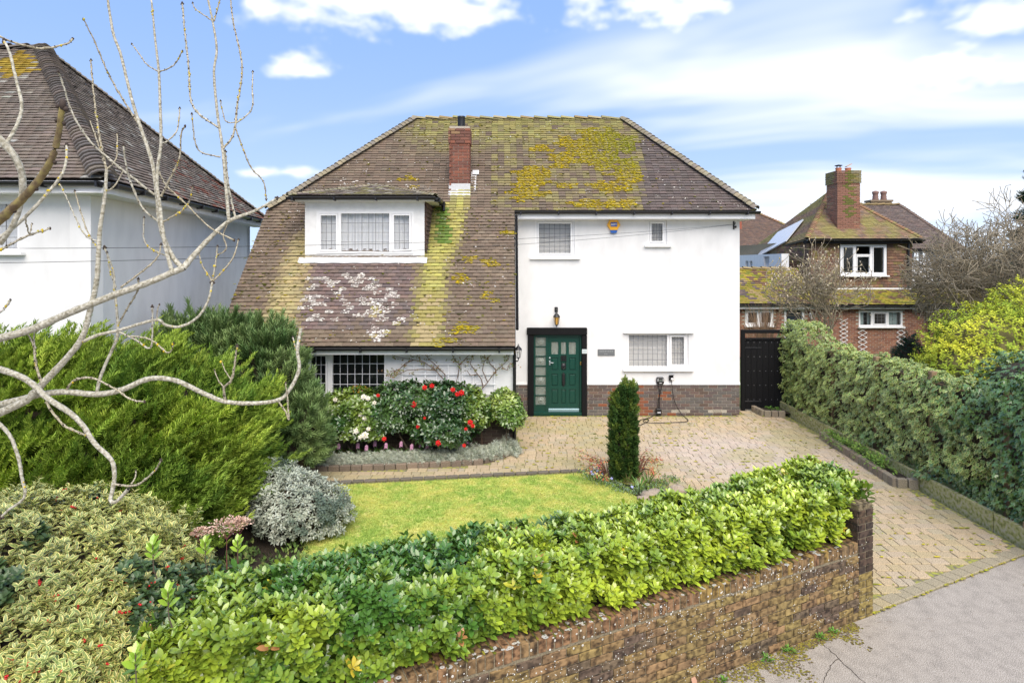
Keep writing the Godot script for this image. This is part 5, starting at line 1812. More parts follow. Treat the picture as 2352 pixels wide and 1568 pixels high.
# ---------- things fixed to the houses ----------
func make_fittings():
	var z := -FZ
	var L := thing("door_lantern", "black wall lantern with amber glass above the green front door", "lantern", Vector3(fx(1277.5), fy(735), z + .15))
	lantern(L, .95, M.black, M.amber)
	var m := MB.new()
	m.cbox(Vector3(0, .26, -.12), Vector3(.08, .13, .03), .01)
	m.tube([Vector3(0, .27, -.11), Vector3(0, .29, -.05), Vector3(0, .25, 0)], [.014, .014, .012], 6)
	obj("bracket", m, M.black, L)
	L = thing("corner_lantern", "small black clear glass lantern on the corner of the low catslide wall", "lantern", px(1190.5, 812, 12.15))
	lantern(L, .8, M.black, M.glass)
	m = MB.new()
	m.tube([Vector3(0, -.13, 0), Vector3(-.02, -.155, -.01), Vector3(-.085, -.15, -.05)], [.012, .012, .014], 6)
	obj("bracket", m, M.black, L)
	# alarm box
	var A := thing("alarm_box", "yellow hexagonal burglar alarm box with blue base between the upper windows", "alarm box", Vector3(fx(1409), fy(517.5), z))
	var hexa := func(r: float, yy: float) -> Array:
		var p := []
		for k in 6: p.append(Vector3(cos(TAU * k / 6) * r, sin(TAU * k / 6) * r + yy, 0))
		return p
	m = MB.new()
	var h0: Array = hexa.call(.162, .015)
	var h1: Array = hexa.call(.15, .015)
	for k in 6:
		var j := (k + 1) % 6
		m.quad(h0[k], h0[j], h0[j] + Vector3(0, 0, .06), h0[k] + Vector3(0, 0, .06))
		m.quad(h0[k] + Vector3(0, 0, .06), h0[j] + Vector3(0, 0, .06), h1[j] + Vector3(0, 0, .075), h1[k] + Vector3(0, 0, .075))
		m.tri(h1[k] + Vector3(0, 0, .075), h1[j] + Vector3(0, 0, .075), Vector3(0, .015, .078))
	obj("cover", m, mat(Color(.85, .42, .01), .3), A)
	m = MB.new()
	m.poly([Vector3(-.095, -.12, .07), Vector3(-.062, -.19, .065), Vector3(.062, -.19, .065), Vector3(.095, -.12, .07)])
	m.poly([Vector3(.062, -.19, .0), Vector3(-.062, -.19, .0), Vector3(-.062, -.19, .065), Vector3(.062, -.19, .065)])
	m.bx(-.07, .07, -.165, -.12, .0, .064)
	obj("strobe", m, mat(Color(.03, .12, .42), .2), A)
	m = MB.new()
	m.cbox(Vector3(0, .02, .079), Vector3(.155, .105, .006), .002)
	obj("badge", m, mat(Color(.012, .06, .36), .4), A)
	lettering(A, "ADT", .075, Vector3(0, .02, .083), M.white, Basis().from_euler(Vector3(0, 0, .0)))
	# slate name plate
	var P := thing("name_plate", "grey slate house name plate on the white wall beside the front door", "name plate", Vector3(fx(1392.5), fy(809), z))
	m = MB.new()
	m.cbox(Vector3(0, 0, .012), Vector3(.415, .155, .02), .004)
	obj("slate", m, bump(mat(Color(.13, .14, .145), .7), M.brick.heightmap_texture, .1), P)
	m = MB.new()     # worn lettering: two words above, a short line below, too faded to read
	for w in [[-.165, .012, 9, .034, .03], [.045, .012, 6, .034, .03], [-.05, -.05, 4, .024, .027]]:
		for k in int(w[2]):
			var cx: float = w[0] + .022 * k + .008
			var hh: float = w[3]
			m.bx(cx - .007, cx - .003, w[1], w[1] + hh, .022, .0232)
			if k % 2 == 0: m.bx(cx + .003, cx + .007, w[1], w[1] + hh, .022, .0232)
			if k % 3 != 1: m.bx(cx - .003, cx + .003, w[1] + hh * .42, w[1] + hh * .55, .022, .0232)
			if k % 3 == 1: m.bx(cx - .003, cx + .005, w[1] + hh * .86, w[1] + hh, .022, .0232)
	obj("lettering", m, mat(Color(.36, .37, .37), .7), P)
	var Cd := thing("notice_card", "small white card fixed to the black door surround", "notice", Vector3(fx(1342), fy(806), z + .062))
	m = MB.new()
	m.cbox(Vector3(0, 0, .003), Vector3(.12, .105, .006), .002)
	obj("card", m, mat(Color(.55, .62, .62), .5), Cd)
	m = MB.new()
	for k in 4: m.bx(-.045, .04 - .012 * (k % 2), .028 - k * .02, .034 - k * .02, .006, .0066)
	obj("print", m, mat(Color(.3, .33, .33), .6), Cd)
	# car charger
	var E := thing("car_charger", "black square electric car charger with small screen on the white wall", "charger", Vector3(fx(1515.5), fy(873), z))
	m = MB.new()
	m.cbox(Vector3(0, 0, .045), Vector3(.185, .17, .09), .025)
	obj("case", m, M.black, E)
	m = MB.new()
	m.bx(-.04, .04, -.02, .035, .09, .0925)
	obj("screen", m, mat(Color(.09, .11, .1), .15), E)
	m = MB.new()
	for sx in [-1, 1]: m.bx(sx * .062 - .006, sx * .062 + .006, -.01, .055, .09, .0925)
	m.bx(-.03, .03, -.06, -.05, .09, .0925)
	obj("marking", m, M.white, E)
	m = MB.new()
	for s in 2:
		var o := -.05 + .1 * s
		m.tube([Vector3(o, -.08, .05), Vector3(o * .7, -.18, .05), Vector3(-o * .2, -.3, .04), Vector3(o * .3 - .03, -.5, .035), Vector3(o * .4 - .03, -.8, .035)], [.009, .009, .009, .009, .009], 6)
	obj("lead", m, M.black, E)
	var J := thing("junction_box", "small black junction box at the foot of the brick plinth below the charger", "junction box", Vector3(fx(1512), .06, z))
	m = MB.new()
	m.cbox(Vector3(0, .06, .05), Vector3(.13, .15, .09), .012)
	obj("box", m, M.black, J)
	m = MB.new()
	m.bx(-.04, .04, .035, .06, .095, .0965)
	obj("marking", m, M.white_lead, J)
	var S := thing("wall_socket", "black outdoor wall socket holding a white plug beside the car charger", "socket", Vector3(fx(1541), fy(867.5), z))
	m = MB.new()
	m.cbox(Vector3(0, 0, .03), Vector3(.105, .125, .06), .01)
	m.box(Vector3(0, .075, .075), Vector3(.11, .012, .08), Basis(Vector3.RIGHT, -.25))
	obj("case", m, M.black, S)
	m = MB.new()
	m.cbox(Vector3(.012, -.025, .08), Vector3(.055, .07, .045), .01, Basis(Vector3.RIGHT, .4))
	obj("plug", m, M.white, S)
	var cb := thing("power_cable", "black cable hanging from the socket and coiling over the paving to the yew", "cable")
	m = MB.new()
	var pts := []
	for q in [[1543, 872, 14.78], [1544, 890, 14.82], [1548, 915, 14.84], [1556, 935, 14.82]]: pts.append(px(q[0], q[1], q[2]))
	for q in [[1568, 953], [1580, 963], [1575, 968], [1540, 970], [1500, 971], [1478, 968], [1485, 962], [1490, 966], [1475, 974], [1468, 976], [1470, 965], [1490, 960], [1500, 955]]: pts.append(ground(q[0], q[1], .045))
	pts.append(Vector3(fx(1508), .1, -FZ + .09))
	var c3 := Curve3D.new()
	for i in pts.size():
		var tg: Vector3 = (pts[mini(i + 1, pts.size() - 1)] - pts[maxi(i - 1, 0)]) * .18
		c3.add_point(pts[i], -tg, tg)
	c3.bake_interval = .05
	var bp := []
	var br := []
	for q in c3.get_baked_points(): bp.append(q); br.append(.0085)
	m.tube(bp, br, 6)
	obj("flex", m, M.black, cb)
	# telephone wires to the bracket under the eaves
	for k in 2:
		var Wr := thing("overhead_wire", ["thin black overhead wire running from the corner bracket past the upper windows", "lower of the two thin overhead wires sagging below the first"][k], "wire", Vector3.ZERO, "overhead wires")
		var a := Vector3(5.42, 4.68, -14.78)
		var b := px(-60, 508 + 22 * k, 7.0)
		b = a + (b - a) * 1.55
		m = MB.new()
		bp = []; br = []
		for i in 41:
			var s := i / 40.0
			bp.append(a.lerp(b, s) - Vector3(0, .62 + .12 * k, 0) * 4.0 * s * (1 - s) * .55); br.append(.0035)
		m.tube(bp, br, 4)
		obj("strand", m, M.black, Wr)
	var Bk := thing("wire_bracket", "small black wire bracket on the white wall under the right eaves", "bracket", Vector3(5.42, 4.66, z))
	m = MB.new()
	m.cbox(Vector3(0, 0, .012), Vector3(.035, .2, .022), .004)
	m.tube([Vector3(0, .02, .02), Vector3(0, .02, .1), Vector3(0, .07, .12)], [.01, .01, .01], 6)
	m.lathe(Vector3(.03, -.04, .05), [Vector2(0, -.03), Vector2(.03, -.02), Vector2(.03, .02), Vector2(0, .03)], 8)
	obj("arm", m, M.black, Bk)
	var Pl := thing("telephone_pole", "brown timber telephone pole carrying the overhead wires", "pole", Vector3(-12.6, 0, -2.7))
	m = MB.new()
	m.tube([Vector3(0, -.2, 0), Vector3(0, 4, 0), Vector3(0, 7, 0)], [.15, .13, .11], 12)
	obj("shaft", m, M.timber, Pl)
	# yellow case inside the dark window
	var Y := thing("yellow_case", "yellow wedge shaped case standing behind the dark leaded window", "case", Vector3(-3.18, 1.06, -12.62))
	m = MB.new()
	m.poly([Vector3(-.16, 0, .05), Vector3(.16, 0, .05), Vector3(.2, .05, .05), Vector3(.1, .13, .05), Vector3(-.16, .13, .05)])
	m.quad(Vector3(-.16, .13, .05), Vector3(.1, .13, .05), Vector3(.1, .13, -.1), Vector3(-.16, .13, -.1))
	m.quad(Vector3(.1, .13, .05), Vector3(.2, .05, .05), Vector3(.2, .05, -.1), Vector3(.1, .13, -.1))
	m.quad(Vector3(.2, .05, .05), Vector3(.16, 0, .05), Vector3(.16, 0, -.1), Vector3(.2, .05, -.1))
	obj("shell", m, mat(Color(.85, .42, .01), .5), Y)
	m = MB.new()
	m.bx(-.14, -.03, .06, .1, .05, .053)
	obj("marking", m, M.black, Y)
	m = MB.new()
	m.bx(-1.3, .85, -.06, -.005, -.2, .22)
	obj("shelf", m, M.off, Y)
	# white trellis panels on the catslide wall
	for k in 2:
		var u0 := 924.0 if k == 0 else 1062.0
		var u1 := 1056.0 if k == 0 else 1136.0
		var xa := (u0 - CU) * 12.28 / F
		var xb := (u1 - CU) * 12.28 / F
		var yb := EYE - (950 - CV) * 12.28 / F
		var yt := EYE - (836 - CV) * 12.28 / F
		var T := thing("wall_trellis", ["white square trellis panel next to the dark window behind the climbing rose", "narrower white square trellis panel near the lantern corner"][k], "trellis", Vector3(xa, yb, -12.27), "square trellises")
		var nx := 5 if k == 0 else 3
		for i in nx + 1:
			m = MB.new()
			m.box(Vector3((xb - xa) * i / nx, (yt - yb) * .5, 0), Vector3(.022, yt - yb, .014))
			obj("upright", m, M.white, T)
		for j in 6:
			m = MB.new()
			m.box(Vector3((xb - xa) * .5, (yt - yb) * j / 5.0, .0145), Vector3(xb - xa + .03, .022, .014))
			obj("crossbar", m, M.white, T)
func lettering(parent: Node, text: String, size: float, at: Vector3, m: Material, b := Basis()):
	var t := TextMesh.new()
	var f := SystemFont.new()
	f.font_names = PackedStringArray(["Droid Sans"])
	f.font_weight = 700
	t.font = f
	t.text = text
	t.font_size = 32
	t.pixel_size = size / 32.0
	t.depth = .002
	var o := MeshInstance3D.new()
	o.mesh = t
	o.material_override = m
	o.transform = Transform3D(b, at)
	o.name = "lettering"
	parent.add_child(o, true)
# ---------- planting ----------
func make_garden():
	laurel_hedge()
	holly()
	juniper()
	pine()
	silver_bush()
	low_weeds()
	camellias()
	bed_plants()
	yew_bed()
	ivy()
	rose()
func laurel_hedge():
	var Hd := thing("laurel_hedge", "glossy bright green laurel hedge growing above the low brick wall", "hedge", Vector3.ZERO)
	var ux := Vector3(WDIR.x, 0, -WDIR.y)
	var back := -Vector3(WDIR.y, 0, WDIR.x)
	var o := Vector3(PIER.x, 0, -PIER.y)
	var L := 6.75
	var leaf := leaf_mb(.078, .038, .22, .12, 4, 1.2)
	var xf := []
	var cols := []
	var mb := MB.new()
	mb.box(o - ux * (L * .5 + .22) + back * .5 + Vector3(0, .95, 0), Vector3(L - .4, .5, .34), Basis(ux, Vector3.UP, -back))
	obj("inner_branches", mb, M.core, Hd)
	var twigs := MB.new()
	for k in 150:
		var s := rng.randf_range(.1, L - .1)
		var w := rng.randf_range(.3, .7)
		var b := o - ux * s + back * w
		twigs.tube([b, b + Vector3(rng.randf_range(-.08, .08), .7, rng.randf_range(-.08, .08)), b + Vector3(rng.randf_range(-.2, .2), 1.25, rng.randf_range(-.2, .2))], [.011, .008, .004], 5)
	obj("stem", twigs, M.stem, Hd)
	for k in 9200:
		var s := rng.randf_range(-.03, L)
		var top := 1.36 + .07 * smoothstep(1.4, .6, s) + .09 * nz.get_noise_1d(s * 1.3) + .07 * nz.get_noise_1d(s * 4.0 + 9) + .05 * clampf(s / 6.0, 0, 1)
		var wb := .76 + .14 * smoothstep(1.6, .6, s) + .2 * smoothstep(2.8, 4.6, s) + .08 * nz.get_noise_1d(s * 1.1 + 77)
		var wf := .07 + .09 * nz.get_noise_2d(s * 1.4, 3.0)
		if s < .28: wf += .06
		var f := rng.randf()
		var p := Vector3.ZERO
		var n := Vector3.ZERO
		if f < .48:        # top
			var w := rng.randf_range(wf, wb)
			var e := minf(w - wf, wb - w)
			var y := top - .1 * pow(1.0 - clampf(e / .18, 0, 1), 2.0) - pow(rng.randf(), 2.0) * .16 + .05 * nz.get_noise_2d(s * 4, w * 4)
			p = -ux * s + back * w + Vector3(0, y, 0)
			n = (Vector3.UP + (-back * (1.0 - e / .18) * .6 if e < .18 and w < .5 else Vector3.ZERO)).normalized()
		elif f < .86:      # street side
			var y := rng.randf_range(.84, top - .02)
			var w := wf + pow(rng.randf(), 2.0) * .2 + .13 * nz.get_noise_2d(s * 3, y * 4) + .1 * pow(clampf((1.0 - y) / .2, 0, 1), 2.0)
			p = -ux * s + back * w + Vector3(0, y, 0)
			n = (-back + Vector3.UP * .45).normalized()
		elif f < .96:      # garden side
			var y := rng.randf_range(.3, top)
			p = -ux * s + back * (wb - rng.randf() * .1) + Vector3(0, y, 0)
			n = back
		else:              # ends
			var y := rng.randf_range(.8, top)
			p = -ux * (rng.randf_range(-.06, .06) if rng.randf() < .6 else L + rng.randf_range(-.05, .05)) + back * rng.randf_range(wf, wb) + Vector3(0, y, 0)
			n = ux if p.dot(ux) > -1 else -ux
		if nz.get_noise_3d(p.x * 5.0, p.y * 5.0, p.z * 5.0) < -.28: p -= n * .13
		p += o
		var shoot := (n * .8 + Vector3.UP * .75 + rv() * .35).normalized()
		var patch := nz.get_noise_3d(p.x * .55 + 3, p.y * .8, p.z * .55) + .5 * nz.get_noise_3d(p.x * 2.1, p.y * 2, p.z * 2.1)
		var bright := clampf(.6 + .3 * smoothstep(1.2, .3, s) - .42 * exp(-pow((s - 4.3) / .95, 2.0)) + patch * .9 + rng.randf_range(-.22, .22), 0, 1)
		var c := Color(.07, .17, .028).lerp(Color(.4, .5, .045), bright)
		if rng.randf() < .012: c = pick([Color(.55, .45, .05), Color(.5, .5, .06), Color(.42, .2, .08)])
		var m := rng.randi_range(5, 8)
		var side := shoot.cross(rv()).normalized()
		for j in m:
			var a := j * 2.399 + rng.randf() * .5
			var out := side.rotated(shoot, a)
			var h := float(j) / m
			var d := (shoot * lerpf(.45, 1.5, h) + out).normalized()
			var sc := rng.randf_range(.72, 1.15) * lerpf(1.05, .8, h)
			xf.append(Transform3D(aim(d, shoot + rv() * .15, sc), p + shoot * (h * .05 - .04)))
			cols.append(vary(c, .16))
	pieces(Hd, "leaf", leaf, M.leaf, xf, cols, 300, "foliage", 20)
	# loose shoots that stand above the clipped top
	for sh in [[350, 1225, 4.0], [470, 1215, 4.5], [545, 1210, 4.7], [385, 1335, 3.75], [310, 1480, 3.45]]:
		var S := thing("laurel_shoot", "stray pale laurel shoot standing up among the holly leaves", "shoot", px(sh[0], sh[1] + 60, sh[2]), "stray laurel shoots")
		xf = []; cols = []
		for j in 9:
			var d := Vector3(cos(j * 2.4), 1.0 + j * .12, sin(j * 2.4)).normalized()
			xf.append(Transform3D(aim(d, Vector3.UP + Vector3.BACK * .5, rng.randf_range(.8, 1.15)), Vector3(0, .011 * j, 0)))
			cols.append(vary(Color(.3, .46, .05), .15))
		pieces(S, "leaf", leaf, M.leaf, xf, cols, 20, "", 3)
		mb = MB.new()
		mb.tube([Vector3(.01, -.14, -.03), Vector3(.005, -.06, 0), Vector3(0, .1, 0)], [.005, .004, .003], 5)
		obj("stem", mb, M.stem, S)
func holly():
	var Hd := thing("holly_bush", "variegated cream edged holly bush with red berries beside the laurel hedge", "bush")
	var lobes := [[Vector3(-3.75, .95, -4.6), Vector3(1.55, 1.02, 1.1)], [Vector3(-2.75, .8, -4.25), Vector3(.72, .78, .75)], [Vector3(-3.1, .8, -3.85), Vector3(.9, .8, .6)], [Vector3(-4.3, .8, -3.9), Vector3(.9, .9, .6)]]
	core(Hd, lobes, .78)
	stems(Hd, Vector3(-3.5, 0, -4.4), [Vector3(-3.9, .9, -4.5), Vector3(-3.1, .9, -4.2), Vector3(-3.6, 1.0, -4.7)], .05)
	var leaf := leaf_mb(.046, .022, .25, .25, 4, .95, Color(.15, .2, .055), Color(.8, .7, .27), .45)
	var plain := leaf_mb(.05, .03, .35, .2, 4, .95)
	var xf := []
	var cols := []
	var xd := []
	var cd := []
	var bx_ := []
	var bc := []
	for q in skin(lobes, 14500, .07, 1.1, .07, -.3):
		var p: Vector3 = q[0]
		var n: Vector3 = q[1]
		var up := to_px(p)
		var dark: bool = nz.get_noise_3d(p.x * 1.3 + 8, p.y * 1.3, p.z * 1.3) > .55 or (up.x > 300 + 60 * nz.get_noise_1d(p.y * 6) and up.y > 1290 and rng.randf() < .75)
		var shoot := (n + Vector3.UP * .5 + rv() * .35).normalized()
		var side := shoot.cross(rv()).normalized()
		var tint := vary(Color(1.1, 1.1, 1.05).lerp(Color(1.45, 1.4, 1.2), clampf(nz.get_noise_3dv(p * .8) + .35, 0, 1)), .15)
		for j in rng.randi_range(5, 7):
			var d := (shoot * lerpf(.35, 1.3, j / 6.0) + side.rotated(shoot, j * 2.4)).normalized()
			var t := Transform3D(aim(d, shoot + rv() * .2, rng.randf_range(.75, 1.2)), p + shoot * (j * .006 - .02))
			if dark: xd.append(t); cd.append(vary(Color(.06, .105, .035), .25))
			else: xf.append(t); cols.append(tint)
		if rng.randf() < (.09 if up.y > 1330 else .012):
			for b in rng.randi_range(2, 5):
				bx_.append(Transform3D(Basis().scaled(Vector3.ONE * .0075), p + shoot * .012 + rv() * .014)); bc.append(vary(Color(.5, .012, .015), .15))
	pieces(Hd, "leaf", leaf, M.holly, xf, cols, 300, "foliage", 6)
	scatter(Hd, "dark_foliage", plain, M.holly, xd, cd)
	var berry := MB.new()
	berry.blob(Vector3.ZERO, Vector3.ONE, 8, 5)
	pieces(Hd, "berry", berry, mat(Color(1, 1, 1), .25), bx_, bc, 120, "berries", 4)
	# pale yellow unvariegated sprigs and dry flower heads at the edges
	var dry := leaf_mb(.02, .013, .2, .3, 2)
	for fh in [[520, 1210, 4.95, .16], [545, 1205, 5.0, .12], [460, 1222, 5.0, .07]]:
		var D := thing("dried_flower_head", "dry pinkish brown flat flower head standing above the holly", "dried flower", px(fh[0], fh[1], fh[2]), "dried flower heads")
		xf = []; cols = []
		for k in 260:
			var d := rv().normalized()
			d.y = absf(d.y)
			xf.append(Transform3D(aim(d + rv() * .3, Vector3.UP + rv(), 1.0), Vector3(d.x, d.y * .35, d.z) * fh[3] * rng.randf_range(.4, 1.0)))
			cols.append(vary(pick([Color(.55, .36, .27), Color(.45, .27, .2), Color(.62, .46, .36)]), .2))
		scatter(D, "florets", dry, M.soft, xf, cols)
		var mb := MB.new()
		for k in 7:
			var e := Vector3(rng.randf_range(-1, 1), .1, rng.randf_range(-1, 1)) * float(fh[3]) * .7
			mb.tube([Vector3(0, -.28, 0), Vector3(0, -.1, 0), e], [.004, .003, .002], 4)
		mb.tube([Vector3(.03, -1.4, 0), Vector3(0, -.26, 0)], [.007, .005], 5)
		obj("stem", mb, mat(Color(.2, .07, .06), .8), D)
func juniper():
	var J := thing("juniper_bush", "huge feathery bright green juniper filling the corner behind the bare branches", "bush")
	var lobes := [[Vector3(-5.5, 1.05, -8.7), Vector3(1.85, 1.36, 1.6)], [Vector3(-6.6, 1.2, -8.2), Vector3(1.6, 1.4, 1.5)], [Vector3(-4.55, .8, -8.35), Vector3(.95, 1.1, 1.05)], [Vector3(-5.4, .7, -7.4), Vector3(1.6, 1.0, .95)]]
	core(J, lobes, .8)
	stems(J, Vector3(-5.3, 0, -8.6), [Vector3(-5.8, 1.4, -8.6), Vector3(-4.8, 1.4, -8.5), Vector3(-5.2, 1.5, -9.0)], .08)
	var pm := plume_mb(.29, 56, .55, .0055, .085, .25, Color(1.6, 1.45, 1.1))
	var xf := []
	var cols := []
	for q in skin(lobes, 12500, .2, 1.0, .12, -.35):
		var p: Vector3 = q[0]
		var n: Vector3 = q[1]
		var dir := (n * .75 + Vector3(.55, .55, .1) + rv() * .4).normalized()
		var k := clampf(.5 + nz.get_noise_3dv(p * .9) * .9 + rng.randf_range(-.15, .15), 0, 1)
		var c := Color(.14, .25, .035).lerp(Color(.4, .52, .07), k)
		xf.append(Transform3D(aim(dir, n + rv() * .4, rng.randf_range(.6, 1.25)), p - dir * .1))
		cols.append(vary(c, .2))
	scatter(J, "foliage", pm, M.needle, xf, cols)
func pine():
	var P := thing("mountain_pine", "dense dark green mountain pine with upright candles in front of the catslide roof", "bush")
	var lobes := [[Vector3(-4.5, 1.35, -10.9), Vector3(.82, 1.35, .75)], [Vector3(-3.85, .75, -10.7), Vector3(.6, .85, .55)], [Vector3(-5.3, 1.5, -11.0), Vector3(.85, 1.25, .7)], [Vector3(-5.9, 1.2, -11.0), Vector3(.8, 1.4, .7)]]
	core(P, lobes, .78)
	stems(P, Vector3(-4.3, 0, -10.9), [Vector3(-4.3, 1.4, -10.9), Vector3(-3.9, .9, -10.7), Vector3(-5.0, 1.4, -10.9)], .06)
	var sh := MB.new()
	for i in 30:
		var t := float(i) / 30
		var a := i * 2.399
		var side := Vector3(cos(a), 0, sin(a))
		var p := Vector3(0, .13 * t, 0)
		var d := (side * lerpf(.85, .5, t) + Vector3.UP * .75).normalized()
		var x := d.cross(side + Vector3(.2, .3, .1)).normalized() * .0075
		sh.col = Color(.8, .8, .8).lerp(Color(1.7, 1.6, 1.3), t)
		var q := p + d * .07
		if x.cross(d).dot(side + Vector3.UP) < 0: x = -x
		sh.tri(p - x, p + x, q)
	sh.col = Color(3.0, 1.9, 1.6)
	sh.tube([Vector3(0, .1, 0), Vector3(0, .165, 0)], [.006, .003], 5)
	var xf := []
	var cols := []
	for q in skin(lobes, 3900, .16, 1.3, .1, -.5):
		var p: Vector3 = q[0]
		var n: Vector3 = q[1]
		var low: bool = p.distance_to(Vector3(-3.7, .55, -10.35)) + .4 * nz.get_noise_3dv(p * 2.5) < .6      # a patch of dead brown needles beside the path
		var dir := (n * .55 + Vector3.UP * (.95 if not low else .35) + rv() * .22).normalized()
		var c := Color(.1, .175, .055).lerp(Color(.22, .31, .11), clampf(.55 + nz.get_noise_3dv(p * 1.2), 0, 1))
		xf.append(Transform3D(aim(dir, n + rv() * .3, rng.randf_range(1.1, 2.0)), p - dir * .09))
		cols.append(vary(c, .2))
	scatter(P, "foliage", sh, M.needle, xf, cols)
func silver_bush():
	var S := thing("silver_leaved_bush", "rounded silver grey leaved bush at the edge of the lawn", "bush")
	var lobes := [[Vector3(-2.95, .34, -8.35), Vector3(.56, .47, .45)], [Vector3(-3.3, .38, -8.75), Vector3(.45, .5, .4)], [Vector3(-2.65, .28, -8.5), Vector3(.38, .4, .38)]]
	core(S, lobes, .74)
	stems(S, Vector3(-2.95, 0, -8.4), [Vector3(-2.7, .4, -8.3), Vector3(-3.2, .4, -8.5), Vector3(-3.0, .45, -8.6)], .02)
	var leaf := leaf_mb(.05, .02, .2, .25, 3)
	var xf := []
	var cols := []
	for q in skin(lobes, 2300, .12, 1.6, .14, -.45):
		var p: Vector3 = q[0]
		var shoot: Vector3 = (q[1] + Vector3.UP * .55 + rv() * .4).normalized()
		var side := shoot.cross(rv()).normalized()
		var c := Color(.25, .29, .22).lerp(Color(.46, .49, .4), clampf(.6 + nz.get_noise_3dv(p * 2.0) + rng.randf_range(-.2, .2), 0, 1))
		if nz.get_noise_3dv(p * 1.5 + Vector3(4, 0, 0)) < -.35: c = Color(.12, .16, .12)
		for j in 6:
			var d := (shoot * lerpf(.3, 1.2, j / 5.0) + side.rotated(shoot, j * 2.4)).normalized()
			xf.append(Transform3D(aim(d, shoot + rv() * .2, rng.randf_range(.7, 1.2)), p + shoot * .008 * j))
			cols.append(vary(c, .15))
	pieces(S, "leaf", leaf, M.soft, xf, cols, 0, "foliage")
func low_weeds():
	var W := thing("low_groundcover", "low dark green weeds between the laurel hedge and the silver bush", "ground cover")
	W.set_meta("kind", "stuff")
	var lf := leaf_mb(.05, .026, .2, .3, 3)
	var xf := []
	var cols := []
	for k in 5200:
		var p := Vector3(rng.randf_range(-3.7, -1.5), 0, -rng.randf_range(5.4, 8.1))
		if p.x > -1.5 - (-p.z - 4.9) * .38: continue
		if nz.get_noise_2d(p.x * 2.0, p.z * 2.0) < -.25: continue
		var d := (rv() * .7 + Vector3.UP).normalized()
		xf.append(Transform3D(aim(d, Vector3.UP + rv() * .6, rng.randf_range(.6, 1.5)), p + Vector3(0, rng.randf() * .07, 0)))
		cols.append(vary(pick([Color(.1, .17, .04), Color(.16, .24, .06), Color(.08, .13, .04), Color(.22, .27, .08)]), .2))
	scatter(W, "foliage", lf, M.soft, xf, cols)
func shrub(called: String, label: String, lobes: Array, leaf: MB, m: Material, shoots: int, per: int, colour: Callable, up := .5, base := Vector3.ZERO, inner: Material = null) -> Node3D:
	var S := thing(called, label, "bush")
	core(S, lobes, .76, "inner_branches", inner)
	var tips := []
	for l in lobes: tips.append(l[0])
	if base == Vector3.ZERO: base = lobes[0][0] * Vector3(1, 0, 1)
	stems(S, base, tips, .022)
	var xf := []
	var cols := []
	for q in skin(lobes, shoots, .12, 1.5, .14, -.6):
		var p: Vector3 = q[0]
		var shoot: Vector3 = (q[1] + Vector3.UP * up + rv() * .4).normalized()
		var side := shoot.cross(rv()).normalized()
		var c: Color = colour.call(p)
		for j in per:
			var d := (shoot * lerpf(.2, 1.1, float(j) / per) + side.rotated(shoot, j * 2.4)).normalized()
			xf.append(Transform3D(aim(d, q[1] + Vector3.UP * .6 + rv() * .3, rng.randf_range(.75, 1.2)), p + shoot * .01 * j))
			cols.append(vary(c, .17))
	pieces(S, "leaf", leaf, m, xf, cols, 0, "foliage")
	return S
func flower_mb(r: float, petals: int, rows: int) -> MB:
	var m := MB.new()
	for k in rows:
		for i in petals:
			var a := TAU * (i + .5 * k) / petals
			var tilt := lerpf(1.25, .35, float(k) / maxf(rows - 1, 1))
			m.add(leaf_mb(r * lerpf(1.0, .55, float(k) / rows), r * .75, -.2, -.25, 3, .8), Transform3D(Basis(Vector3.UP, a) * Basis(Vector3.RIGHT, tilt), Vector3(0, k * r * .12, 0)))
	return m
func bloom(called: String, label: String, at: Vector3, s: float, face: Vector3, col: Color, group: String, heart := Color(.7, .5, .05)):
	var B := thing(called, label, "flower", at, group)
	var m := MB.new()
	m.col = col
	m.add(flower_mb(s, 6, 3), Transform3D(aim(face, Vector3.UP), Vector3.ZERO))
	obj("petals", m, M.petal, B)
	m = MB.new()
	m.blob(face.normalized() * s * .25, Vector3.ONE * s * .2, 7, 4)
	m.tube([face.normalized() * -.09 + Vector3(0, -.03, 0), Vector3.ZERO], [.006, .008], 5)
	m.col = heart
	obj("heart", m, mat(heart, .6), B)
